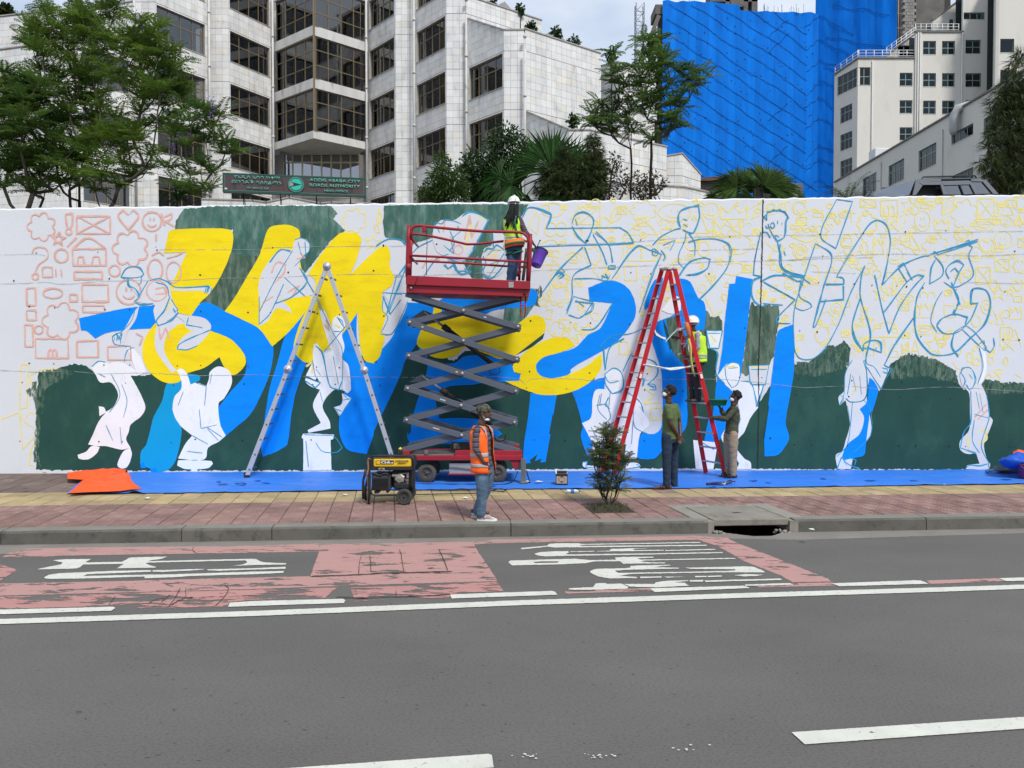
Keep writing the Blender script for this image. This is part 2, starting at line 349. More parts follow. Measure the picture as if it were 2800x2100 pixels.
# ------------------------------------------------------------ kerb
K0, K1 = gnd(0, 1453, PZ), gnd(2800, 1411, PZ)
kd = (K1 - K0); kd.z = 0; kd.normalize(); kn = Vector((-kd.y, kd.x, 0))     # along, towards the wall
KL = (K1 - K0).length
def kpt(s, t, z=PZ): p = K0 + kd * s + kn * t; return Vector((p.x, p.y, z))
def ks(u, v=1440): p = gnd(u, v, PZ) - K0; return p.dot(kd)
def kt(u, v): p = gnd(u, v, PZ) - K0; return p.dot(kn)
SD0, SD1 = ks(1950, 1424), ks(2165, 1421)          # drain mouth along the kerb
kerb = bpy.data.objects.new('kerb', None); COL.objects.link(kerb); tag(kerb, kind='structure')
def kerbstone(s0, s1):
    b = B(); n = max(2, int((s1 - s0) / .12)); vs = []
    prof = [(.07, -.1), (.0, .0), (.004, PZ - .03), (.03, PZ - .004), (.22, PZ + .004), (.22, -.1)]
    for i in range(n + 1):
        s = s0 + (s1 - s0) * i / n
        for j, (t, z) in enumerate(prof):
            e = .008 * mnoise.noise((s * 2.5, j * 3., 1)) if 0 < j < 5 else 0
            vs.append(kpt(s, t + e, z + (e * .6 if j > 1 else 0)))
    k = len(prof); fs = [(i * k + j, (i + 1) * k + j, (i + 1) * k + j + 1, i * k + j + 1) for i in range(n) for j in range(k - 1)]
    fs += [tuple(range(k)), tuple(range(n * k + k - 1, n * k - 1, -1))]
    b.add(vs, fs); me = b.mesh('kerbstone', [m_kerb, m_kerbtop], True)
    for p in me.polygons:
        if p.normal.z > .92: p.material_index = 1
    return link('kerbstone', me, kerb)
cuts = [-24, -14, -7] + [ks(u, 1440) for u in (-300, 37, 505, 745, 1400)] + [SD0 - .06]
for a, c in zip(cuts, cuts[1:]): kerbstone(a + .006, c - .006)
cuts = [SD1 + .05, ks(2580, 1430), 17, 21, 27]
for a, c in zip(cuts, cuts[1:]): kerbstone(a + .006, c - .006)

# ------------------------------------------------------------ pavement
WA, WB = gnd(0, 1295, PZ), gnd(2800, 1286, PZ)      # foot of the mural wall
wd = (WB - WA); wd.z = 0; wd.normalize(); wn = Vector((wd.y, -wd.x, 0))      # along the wall, out towards the road
def wpt(s, z, off=0): p = WA + wd * s + wn * off; return Vector((p.x, p.y, z))
m_bed = M('paving_bed', (.085, .068, .058), rough=.95, var=.2, vs=8)
mouth = [kpt(SD0, .22), kpt(SD0, 1.1), kpt(SD1, 1.1), kpt(SD1, .22)]
b = B(); q = [kpt(-24, .2, .165)] + [Vector((p.x, p.y, .165)) for p in mouth] + [kpt(27, .2, .165), wpt(27, .165, -.2), wpt(-20, .165, -.2)]
b.ngon(q); pave = b.build('pavement', m_bed); tag(pave, kind='structure')
def paver(nm, c, cc): return M(nm, c, rough=.85, var=.2, vs=1.6, bump=.5, bs=110, c2=cc, c2s=5, c2t=(.5, .68), attr='tint')
m_red = paver('paver_red', (.255, .155, .135), (.30, .21, .185))
m_yel = paver('paver_yellow', (.40, .31, .165), (.29, .245, .165))
m_brn = paver('paver_brown', (.165, .12, .105), (.21, .155, .135))
NT = [0]
def tile_mesh(b, s0, s1, t0, t1, sk, col, grooves):
    h = PZ + random.uniform(-.003, .003); g = .0022
    def P(s, t, z): return kpt(s - sk * t, t, z)
    s0 += g; s1 -= g; t0 += g; t1 -= g; e = .006
    q = random.uniform(.84, 1.16); b.tc = (q, q * random.uniform(.98, 1.02), q * random.uniform(.96, 1.04))
    vs = [P(s0, t0, .16), P(s1, t0, .16), P(s1, t1, .16), P(s0, t1, .16), P(s0 + e, t0 + e, h), P(s1 - e, t0 + e, h), P(s1 - e, t1 - e, h), P(s0 + e, t1 - e, h)]
    b.add(vs, [(0, 1, 5, 4), (1, 2, 6, 5), (2, 3, 7, 6), (3, 0, 4, 7), (4, 5, 6, 7)])
    if grooves:                         # raised basket-weave ribs, four quarters
        for qi in range(2):
            for qj in range(2):
                a0, a1 = s0 + (s1 - s0) * qi / 2 + .012, s0 + (s1 - s0) * (qi + 1) / 2 - .012; c0, c1 = t0 + (t1 - t0) * qj / 2 + .012, t0 + (t1 - t0) * (qj + 1) / 2 - .012
                for r in range(3):
                    if (qi + qj) % 2: x0, x1, y0, y1 = a0 + (a1 - a0) * (r + .12) / 3, a0 + (a1 - a0) * (r + .88) / 3, c0, c1
                    else: x0, x1, y0, y1 = a0, a1, c0 + (c1 - c0) * (r + .12) / 3, c0 + (c1 - c0) * (r + .88) / 3
                    z = h + .005; d = .004
                    b.add([P(x0, y0, h), P(x1, y0, h), P(x1, y1, h), P(x0, y1, h), P(x0 + d, y0 + d, z), P(x1 - d, y0 + d, z), P(x1 - d, y1 - d, z), P(x0 + d, y1 - d, z)], [(0, 1, 5, 4), (1, 2, 6, 5), (2, 3, 7, 6), (3, 0, 4, 7), (4, 5, 6, 7)])
ROW_T = [.222, .60, .98, 1.36, 1.74, 2.12, 2.5, 2.85, 3.22, 3.6, 3.98, 4.36, 4.74, 5.12, 5.5]
t_edge = kt(500, 1377); sc_ = (t_edge - .222) / 4
ROW_T = [.222 + sc_ * i for i in range(5)]; ty = (kt(500, 1346) - t_edge) / 2.6
ROW_T += [t_edge + ty * i for i in (1, 2, 3)]
while ROW_T[-1] < 6.0: ROW_T.append(ROW_T[-1] + sc_)
TW = .318; PIT = (ks(1665, 1390), kt(1665, 1390))
rest = {0: B(), 1: B(), 2: B()}; cand = []
for r in range(len(ROW_T) - 1):
    t0, t1 = ROW_T[r], ROW_T[r + 1]; kind = 0 if r < 4 else 1 if r < 7 else 2
    for c in range(-40, 78):
        s0 = c * TW + .15 * (r % 2) * 0; sk = .085
        cs, ct = s0 + TW / 2 - sk * t0, (t0 + t1) / 2
        p = kpt(cs, ct); 
        if (p - wpt(0, PZ)).dot(wn) < .02: continue
        u = 1400 + FP * p.x / p.y
        if u < -420 or u > 3200: continue
        if SD0 - .18 < cs < SD1 + .18 and ct < 1.25: continue
        if kind == 2 and u > 420: continue                  # under the ground sheet
        if abs(cs - PIT[0]) < .45 and abs(ct - PIT[1]) < .36: continue
        kk = kind
        if kind == 1 and abs(u - 1826) < 26 and r > 4: kk = 0
        cand.append((p.length if -60 < u < 2860 else 99, (s0, s0 + TW, t0, t1, sk), kk))
cand.sort(key=lambda x: x[0])
for i, (d, a, kk) in enumerate(cand):
    if i < 296:
        b = B(); tile_mesh(b, *a, None, kk == 0); b.build('paving_tile', (m_red, m_yel, m_brn)[kk], pave, False)
    else: tile_mesh(rest[kk], *a, None, False)
for kk, nm in ((0, 'paving_tile'), (1, 'paving_tile'), (2, 'paving_tile')):
    if rest[kk].v: tag(rest[kk].build(nm, (m_red, m_yel, m_brn)[kk], pave, False), kind='stuff')
# concrete surround of the drain and its cover slab
m_conc = M('pale_concrete', (.27, .255, .215), rough=.95, var=.14, vs=3, bump=.6, bs=60, c2=(.2, .19, .16), c2s=5, c2t=(.5, .7))
m_slab = M('slab_concrete', (.24, .225, .19), rough=.95, var=.18, vs=2.2, bump=.6, bs=60, c2=(.17, .16, .135), c2s=3, c2t=(.5, .7))
m_dark = M('pit_dark', (.02, .018, .016), rough=1)
def kquad(b, s0, s1, t0, t1, z0, z1, sk=.085):
    vs = [kpt(s - sk * t, t, z) for z in (z0, z1) for t in (t0, t1) for s in (s0, s1)]
    b.add(vs, [(0, 2, 3, 1), (4, 5, 7, 6), (0, 1, 5, 4), (1, 3, 7, 5), (3, 2, 6, 7), (2, 0, 4, 6)])
b = B(); kquad(b, SD0 - .22, SD0 + .0, .16, 1.24, .0, PZ + .004); kquad(b, SD1 - .0, SD1 + .26, .16, 1.24, 0, PZ + .004); kquad(b, SD0 + .001, SD1 - .001, 1.06, 1.24, 0, PZ + .003)
bevel(b.build('drain_surround', m_conc, pave), .012)
b = B(); kquad(b, SD0 - .12, SD0 + .02, .01, .155, -.1, PZ - .012, 0); kquad(b, SD1 - .02, SD1 + .1, .0, .155, -.1, PZ - .02, 0)
for k in range(26):
    s = random.choice([SD0 + random.uniform(-.02, .16), SD1 - random.uniform(0, .2)]); b.ell(kpt(s, random.uniform(-.05, .1), random.uniform(-.02, .03)), random.uniform(.015, .05), random.uniform(.015, .04), random.uniform(.01, .035), 6)
b.build('broken_edge', m_conc, pave)
b = B(); kquad(b, SD0 - .0, SD1 + .0, -.25, 1.05, -.62, -.6, 0); kquad(b, SD0 - .05, SD0, -.25, 1.05, -.6, -.02, 0); kquad(b, SD1, SD1 + .05, -.25, 1.05, -.6, -.02, 0); kquad(b, SD0, SD1, 1.05, 1.1, -.6, .1, 0); kquad(b, SD0, SD1, -.27, -.25, -.6, -.02, 0)
b.build('drain_pit', m_dark, pave)
cov = B(); kquad(cov, SD0 + .02, SD1 - .02, .035, 1.045, PZ - .085, PZ + .006); cov = bevel(cov.build('drain_cover', m_slab), .012, 2)
tag(cov, 'grey concrete slab covering the open storm drain mouth in the kerb', 'drain cover')
b = B(); c = kpt((SD0 + SD1) / 2 - .03, .52, PZ + .008)
b.ngon([c + kd * (.085 * math.cos(a) * random.uniform(.7, 1.1)) + kn * (.03 * math.sin(a) * random.uniform(.6, 1.1)) for a in [i * .5 for i in range(12)]]); b.build('lifting_hole', m_dark, cov)
# ============================================================ MURAL WALL
def wall_hit(u, v, off=0.):
    off = off * .35 + .0018 * (off > 0)
    d = ray(u, v); o = WA + wn * off; t = (o - CAMP).dot(wn) / d.dot(wn); return CAMP + d * t
m_wall = M('wall_white_paint', (.69, .71, .745), rough=.8, var=.045, vs=.55, bump=.2, bs=35, c2=(.58, .6, .63), c2s=1.1, c2t=(.56, .8))
m_rawc = M('raw_concrete', (.3, .29, .27), rough=.95, var=.2, vs=2, bump=.6, bs=40)
TL_, TR_ = wall_hit(0, 570), wall_hit(2800, 532)
def wtop(s): return TL_.z + (TR_.z - TL_.z) * (s - (TL_ - WA).dot(wd)) / ((TR_ - TL_).dot(wd))
wall = empty('mural_wall', 'long white concrete retaining wall with a half-painted mural of yellow and blue letters', 'wall')
b = B(); n = 420; s0, s1 = -9., 25.
rows = []
for i in range(n + 1):
    s = s0 + (s1 - s0) * i / n; z = wtop(s) + .018 * mnoise.noise((s * 6, 3.3, 0)) + .012 * mnoise.noise((s * 21, 1.3, 0))
    rows.append((s, z))
vs = []
for s, z in rows: vs += [wpt(s, 0, 0), wpt(s, z - .03, 0), wpt(s, z, -.02), wpt(s, z + .004, -.3), wpt(s, 0, -.4)]
b.add(vs, [(i * 5 + j, (i + 1) * 5 + j, (i + 1) * 5 + j + 1, i * 5 + j + 1) for i in range(n) for j in range(4)] + [(0, 1, 2, 3, 4), tuple(n * 5 + k for k in (4, 3, 2, 1, 0))])
b.build('wall_body', m_wall, wall)
# paints --------------------------------------------------------
def paint(nm, c, c2=None, c2t=(.5, .65), c2s=3, st=(1, 1, 1), alpha=None, var=.05, vs=2): return M(nm, c, rough=.8, spec=.15, var=var, vs=vs, bump=.25, bs=40, c2=c2, c2s=c2s, c2t=c2t, stretch=st, alpha=alpha)
m_dg = paint('paint_dark_green', (.022, .075, .062), (.032, .098, .072), (.45, .7), 1.5, (1, 1, .7), var=.14, vs=1.2)
m_mg = paint('paint_brushed_green', (.055, .145, .115), (.15, .25, .205), (.4, .66), 4.5, (1.6, 1, .5), var=.3, vs=3)
m_ol = paint('paint_streaky_green', (.06, .11, .075), (.14, .2, .15), (.42, .62), 7, (1.6, 1, .35), var=.25, vs=5)
m_ge = paint('paint_dry_brush_green', (.055, .115, .085), (.15, .22, .16), (.4, .7), 6, (1.8, 1, .5), (9, .42, .5))
m_bl = paint('paint_blue', (.002, .265, .93), (.003, .215, .80), (.5, .75), 2.4, (.5, 1, 1.6), (60, .2, .3), var=.07)
m_cy = paint('paint_cyan', (.006, .34, .66), var=.05)
m_ye = paint('paint_yellow', (.93, .73, .012), (.85, .62, .012), (.46, .7), 2.6, (.6, 1, 1.9), (60, .2, .3), var=.08)
m_fw = paint('paint_figure_white', (.85, .87, .90), (.68, .72, .77), (.55, .75), 3.5, (1, 1, .6), var=.06)
m_bw = paint('paint_bare_white', (.69, .71, .745))
m_ln = M('paint_line_cyan', (.02, .32, .56), rough=.6, var=.2, vs=6)
m_ls = M('paint_line_slate', (.2, .36, .5), rough=.6, var=.2, vs=6)
m_sa = M('paint_line_salmon', (.76, .45, .37), rough=.6, var=.12, vs=5, alpha=(7, .3, .45))
m_yl = M('paint_line_yellow', (.84, .73, .25), rough=.6, var=.12, vs=5, alpha=(7, .26, .4))
m_hole = M('tie_hole', (.03, .03, .03), rough=1)
m_seam = M('wall_seam', (.36, .36, .38), rough=1, alpha=(6, .38, .5))
def shape(s, name, mat, off, smooth=True, rag=0., step=6, corner=64, seed=0):
    pts = PP(s)
    if smooth: pts = [(p.x, p.y) for p in spline(pts, True, step, corner)]
    if rag:
        out = []
        for i, p in enumerate(pts):
            q = pts[(i + 1) % len(pts)]; n = max(1, int(math.hypot(q[0] - p[0], q[1] - p[1]) / 4))
            for j in range(n):
                x, y = p[0] + (q[0] - p[0]) * j / n, p[1] + (q[1] - p[1]) * j / n
                out.append((x + rag * mnoise.noise((x * .13, y * .09, seed)), y + rag * 1.4 * mnoise.noise((x * .16, y * .1, 9 + seed))))
        pts = out
    b = B(); b.ngon([wall_hit(u, v, off) for u, v in pts]); return b.build(name, mat, wall)
# --- greens
shape("1:205,1545 210,1350 205,1180 218,990 300,985 345,962 420,945 480,952 530,985 640,1000 820,1010 860,1000 1000,900 1240,900 2:480,860 720,820 800,765 870,870 900,900 1230,900 1330,930 3:100,900 290,830 500,930 560,870 800,870 850,900 900,1000 900,1090 1000,1110 1200,1080 1310,1000 4:280,1020 420,1170 560,1180 780,1180 785,940 800,875 880,860 960,880 945,1000 960,1080 1180,1190 1260,1060 1300,900 1395,950 1452,940 5:155,930 235,935 300,885 350,835 380,850 430,812 470,855 465,900 440,960 520,1000 690,960 700,940 760,910 800,890 850,905 930,920 1000,950 1060,985 1085,1060 1110,1090 1210,1065 1230,1030 1300,1045 1350,1060 1400,1050 1452,1065 1620,1060 1620,1542 4:1452,1541 1200,1538 700,1536 40,1540 3:900,1542 2:1230,1546 800,1548 420,1548 1:840,1550",
      'painted_background', m_dg, .006, False, 3.2)
shape("2:160,185 170,130 210,65 400,50 700,45 1050,48 1085,90 1060,120 1130,190 1050,240 940,380 900,430 870,400 860,240 870,180 700,170 640,330 560,470 500,580 445,645 300,600 380,470 440,400 470,320 490,230 490,180 430,180", 'painted_background', m_mg, .006, False, 3, seed=3)
shape("2:300,600 390,460 450,395 480,310 560,330 640,330 560,470 500,580 445,645", 'painted_background', m_ol, .0068, False, 3, seed=5)
shape("3:105,45 500,38 925,38 885,105 850,190 720,195 715,270 670,290 655,340 670,440 660,470 600,455 560,380 690,140 700,125 600,85 570,90 500,130 430,125 385,165 380,230 300,250 250,275 180,235 110,225 98,150", 'painted_background', m_mg, .0062, False, 2, seed=6)
shape("3:790,625 955,612 900,690 850,735 780,690", 'painted_background', m_mg, .0066, False, 1.5)
shape("3:930,515 975,520 990,498 1003,530 1000,560 978,590 988,620 935,602", 'painted_background', m_ge, .0066, False, 3)
shape("3:850,895 1015,768 1005,800 940,850", 'painted_background', m_dg, .0135, False)
shape("4:1150,590 1170,610 1300,615 1310,660 1280,900 1250,950 1115,1010 1090,990 1110,880 1140,640", 'painted_background', m_ol, .0064, False, 4, seed=7)
shape("4:890,640 905,650 915,680 960,670 985,700 985,755 900,752 940,860 880,880 850,780", 'painted_background', m_ol, .0066, False, 3)
shape("4:880,850 945,870 965,890 945,1010 940,1120 920,1260 800,1300 770,1180 780,930 800,870", 'painted_background', m_dg, .0105, False, 1.5)
shape("5:150,935 235,935 300,885 350,835 380,850 430,812 470,855 455,960 300,1010 150,1000", 'painted_background', m_ge, .0072, False, 6, seed=8)
shape("5:690,960 760,900 800,882 850,897 930,912 1000,942 1060,985 1085,1060 900,1010 700,1030", 'painted_background', m_ge, .0074, False, 6, seed=9)
shape("5:1110,1085 1210,1060 1240,1030 1300,1040 1452,1055 1620,1050 1620,1110 1250,1110", 'painted_background', m_ge, .0076, False, 6, seed=10)
shape("1:205,1180 150,1090 175,1075 215,1020 250,985 345,962 420,1000 260,1080 230,1250 215,1450 240,1540 190,1500", 'painted_background', m_ge, .0078, False, 6, seed=11)
# --- bare white kept free of green
shape("4:300,960 420,900 560,900 600,860 640,1000 655,1290 600,1340 540,1335 480,1300 330,1200 250,1100", 'bare_patch', m_bw, .0082, seed=12)
# --- blues
BL = ["1:447,685 700,630 880,610 895,690 885,740 700,752 600,770 540,800 490,757 460,755",
      "2:310,600 360,598 450,645 580,700 690,790 720,850 715,930 690,1030 650,1120 590,1230 500,1310 430,1370 390,1330 350,1250 400,1200 480,1100 560,1000 560,900 450,790 370,760 240,740 250,680",
      "2:795,770 925,605 960,640 840,840 870,910 910,930 850,1100 830,1190 820,1250 800,1400 775,1420 720,1450 660,1475 650,1400 665,1300 700,1080 740,950",
      "2:1105,790 1195,645 1195,800 1230,920 1310,940 3:60,900 150,790 230,595 390,600 350,700 290,830 225,925 200,1000 140,1130 45,1330 2:1290,1345 1250,1455 1165,1440 1130,1420 1095,1330 1100,1200 1130,1060 1110,900",
      "3:330,700 385,610 470,560 640,556 800,560 940,515 978,545 950,612 800,628 700,650 560,740 430,720 420,640 380,700 300,830 340,920 500,940 560,900 700,900 830,945 842,990 880,1005 870,1040 800,1045 700,1045 620,1060 450,1080 400,1150 420,1255 500,1250 640,1260 740,1310 775,1340 700,1390 640,1400 250,1395 235,1350 260,1260 310,1100 350,960",
      "3:1150,1005 1060,1025 1000,1015 970,985 968,945 1010,905 1100,880 1190,850 1260,780 1330,740 1400,600 1270,588 1262,512 4:340,470 420,490 470,540 495,620 490,680 440,760 370,830 250,900 130,970",
      "3:935,1110 1085,1110 1065,1230 1050,1330 1020,1500 890,1510 900,1380 920,1250", "3:1165,1095 1310,1030 1360,1020 1340,1250 1365,1440 1280,1480 1255,1460 1220,1350 1230,1300 1190,1150",
      "4:545,600 600,470 650,455 640,520 570,620 545,640",
      "4:745,458 800,475 850,570 880,590 893,650 885,750 800,760 790,860 780,930 785,1160 780,1300 700,1390 640,1440 600,1480 510,1478 480,1440 530,1335 600,1340 640,1300 640,1000 600,860 575,760 600,715 700,670 745,640 700,530",
      "4:1025,490 1058,488 1065,445 1157,462 1138,640 1110,870 1088,1010 1070,1090 1010,1250 1000,1330 940,1400 880,1400 900,1290 940,1120 960,1010 985,860 1000,700",
      "4:1330,740 1385,720 1395,800 1390,1000 1370,1120 1345,1280 1365,1360 1350,1400 1300,1460 1225,1468 1225,1350 1250,1150 1280,900 1300,760"]
for i, s in enumerate(BL): shape(s, 'painted_letter', m_bl, .009 + .0002 * i, True, .7, seed=i)
shape("1:950,1050 1020,1020 1060,1000 1135,1010 1130,1040 1060,1070 1000,1150 1030,1320 1000,1480 960,1540 880,1560 850,1535 830,1530 795,1510 800,1440 830,1400 870,1250 920,1150", 'painted_letter', m_cy, .0085, True, .8)
shape("4:665,690 740,668 800,900 780,960 720,900 690,840 680,760", 'painted_background', m_ol, .0118, True, 1)
# jagged torn ends under the blue legs
for i, s in enumerate(["2:660,1470 700,1455 690,1480 740,1440 730,1465 775,1420 770,1445 720,1475 665,1485", "3:930,1490 975,1455 960,1495 1000,1480 985,1510 940,1512", "3:1040,1340 1060,1230 1068,1240 1050,1345", "1:795,1510 815,1500 825,1535 800,1535", "1:850,1545 880,1530 895,1555 860,1562"]):
    shape(s, 'painted_detail', m_bl if i > 2 else m_dg, .0122 + .0002 * i, False)
# --- yellows
YE = ["1:945,250 962,190 1010,180 1200,175 1300,182 1323,215 1310,310 1250,450 1185,550 1140,590 1085,670 1010,650 975,580 955,540 1000,440 1060,310 930,315",
      "1:1060,715 1190,755 1310,805 1385,890 1392,945 1345,1000 1310,1010 1270,960 1245,905 1160,965 1060,1000 1010,1048 930,1048 850,990 812,920 812,830 850,750 885,710 910,690 940,740 1000,725",
      "2:690,180 725,160 800,155 860,178 873,215 860,260 880,400 905,500 930,560 920,620 870,690 800,770 715,845 640,745 540,690 445,645 500,570 570,450 640,330",
      "2:1095,205 1160,198 1208,212 1220,240 1190,360 1155,440 1250,345 1330,280 1370,275 1385,330 1380,390 1405,450 1390,500 1340,540 1345,640 1370,700 1350,800 1325,900 1290,940 1240,925 1215,850 1200,650 1130,750 1050,850 1010,870 960,930 900,935 860,905 835,850 870,720 930,590 960,480 920,430 1000,310",
      "3:290,830 320,740 370,690 390,610 430,625 430,700 510,680 530,655 640,650 700,680 760,700 830,730 900,690 960,665 1010,690 1022,745 1000,780 920,850 850,895 760,915 690,890 560,850 520,890 440,913 370,900 320,860",
      "3:940,850 1060,795 1150,800 1190,840 1100,880 1010,905 968,945 970,985 1000,1015 1060,1025 1150,1005 1260,950 1335,885 1340,930 1330,980 1280,1040 1200,1090 1100,1118 990,1118 900,1090 850,1070 790,1042 870,1040 880,1000 842,990 835,950 880,900"]
for i, s in enumerate(YE): shape(s, 'painted_letter', m_ye, .0126 + .0002 * i, True, .6, seed=30 + i)
# --- white figures
WF = ["1:515,965 545,935 590,925 620,945 640,935 700,940 770,980 740,900 720,850 730,830 760,860 800,910 830,990 780,1010 740,1010 780,1080 825,1190 800,1240 740,1290 730,1330 715,1370 740,1420 690,1430 600,1410 545,1410 500,1400 520,1360 560,1270 600,1220 565,1240 560,1185 590,1190 600,1215 640,1190 670,1120 630,1050 570,1050 545,1010",
      "1:520,1410 565,1415 550,1450 500,1485 445,1480 440,1460 490,1440", "1:700,1440 740,1420 748,1460 720,1530 680,1535 665,1515",
      "1:1000,980 1030,970 1060,1000 1080,1060 1120,1050 1170,1070 1185,1030 1190,990 1240,958 1300,985 1315,1050 1270,1140 1240,1165 1250,1290 1280,1350 1240,1385 1180,1420 1165,1480 1100,1490 1010,1480 1050,1400 1090,1350 1020,1290 980,1210 990,1130 1030,1080 1020,1010",
      "1:1010,1490 1080,1490 1200,1495 1208,1510 1180,1535 1050,1540 1005,1520", "1:1085,1480 1110,1455 1120,1490 1120,1556 1085,1556",
      "2:640,730 690,700 740,630 830,655 800,610 760,580 900,560 950,550 940,530 870,400 880,340 925,300 920,250 880,230 840,250 830,300 790,290 740,310 690,370 650,440 635,520 650,620 640,680",
      "1:770,590 840,470 900,465 950,480 975,570 1010,650 980,680 890,730 870,640 880,610", "1:980,660 1080,670 1160,685 1197,725 1185,760 1130,760 1060,745 1040,700",
      "1:1110,755 1190,765 1130,830 1060,865 1005,865 1010,830 1050,780", "1:890,730 940,700 1000,730 950,770 930,860 960,930 1000,980 975,995 910,910 880,850", "1:960,520 1150,510 1200,505 1190,545 1140,530 980,530",
      "1:640,790 700,750 760,650 790,615 770,690 720,770 705,840 650,830", "1:720,430 800,440 800,480 780,560 745,510 725,490",
      "2:980,640 1010,640 1050,740 1060,690 1090,665 1140,700 1110,770 1125,850 1110,910 1145,950 1160,1090 1140,1110 1110,1090 1060,1095 1000,1180 1040,1270 1045,1310 920,1335 915,1320 990,1280 945,1180 985,1090 930,1070 900,1040 905,1020 960,1040 985,1050 960,1000 945,900 950,830 970,830 1000,880 1050,870 1020,780",
      "2:1110,1110 1165,1140 1140,1180 1095,1240 1065,1190 1110,1170", "2:880,1360 890,1340 1065,1345 1060,1370 1045,1375 1050,1545 890,1548 890,1370", "2:905,1010 940,940 970,1000 960,1035",
      "3:95,540 200,535 240,590 150,770 85,775 110,690 130,600", "3:570,85 640,95 700,130 560,360 440,330 400,300 380,200 430,130 500,130", "3:660,430 690,300 790,300 800,380 740,450",
      "4:190,1280 240,1250 250,1140 270,1090 330,1090 320,1000 370,970 410,990 420,1080 400,1110 450,1140 500,1180 560,1250 570,1290 520,1340 500,1480 430,1480 440,1400 350,1400 270,1410 250,1390",
      "4:250,1390 300,1390 320,1480 250,1470", "4:195,1500 215,1495 220,1520 300,1520 310,1540 240,1540 195,1525", "4:440,1510 500,1505 520,1520 515,1540 420,1540",
      "4:1005,950 1040,935 1080,950 1090,1030 1150,1050 1170,1170 1190,1190 1145,1250 1110,1330 1060,1400 1110,1480 1145,1500 1150,1540 1060,1540 1080,1510 1020,1430 980,1360 1020,1290 1050,1200 1040,1100 1000,1060 960,1010",
      "4:820,1375 960,1390 935,1540 835,1540", "4:895,755 985,755 965,855 905,855", "4:1135,955 1250,950 1235,1060 1145,1060", "4:1150,1070 1220,1070 1170,1190 1140,1120",
      "5:475,920 550,930 600,960 660,960 690,970 650,1060 630,1100 600,1040 575,1020 560,1150 580,1250 582,1350 520,1410 490,1450 470,1540 395,1540 385,1460 420,1440 440,1380 465,1280 440,1150 405,1180 400,1130 430,1100 440,1000",
      "5:1090,990 1120,965 1165,975 1180,1030 1210,1060 1240,1130 1255,1240 1275,1260 1260,1310 1225,1400 1240,1480 1260,1510 1250,1540 1120,1540 1130,1520 1200,1510 1180,1450 1130,1455 1090,1430 1090,1380 1140,1320 1145,1200 1140,1110 1100,1060", "5:1195,840 1225,850 1240,970 1215,1050 1190,1060 1215,960",
      "4:640,640 705,560 745,570 750,640 700,660", "4:440,1130 490,1100 540,1180 480,1190"]
for i, s in enumerate(WF): shape(s, 'painted_figure', m_fw if i not in (6, 7, 8, 9, 10, 11, 12, 13, 18, 19, 20, 28, 30, 31) else m_bw, .0145 + .0001 * i, True, .5, corner=72, seed=50 + i)
shape("5:575,1020 600,1040 625,1090 590,1220 580,1200 555,1400 545,1460 500,1475 430,1490 420,1470 450,1400 520,1340 545,1250 520,1200 560,1160", 'painted_detail', m_bl, .0182, True, .6)
for i, s in enumerate(["4:650,690 672,740 700,850 690,870 655,740", "4:600,770 655,800 650,808 600,780", "3:245,1240 262,1180 270,1190 255,1330 240,1350", "4:935,1010 950,1010 945,1130 925,1280 918,1280", "4:1245,1180 1252,1180 1225,1370 1218,1370"]): shape(s, 'painted_detail', m_dg, .0185, False)
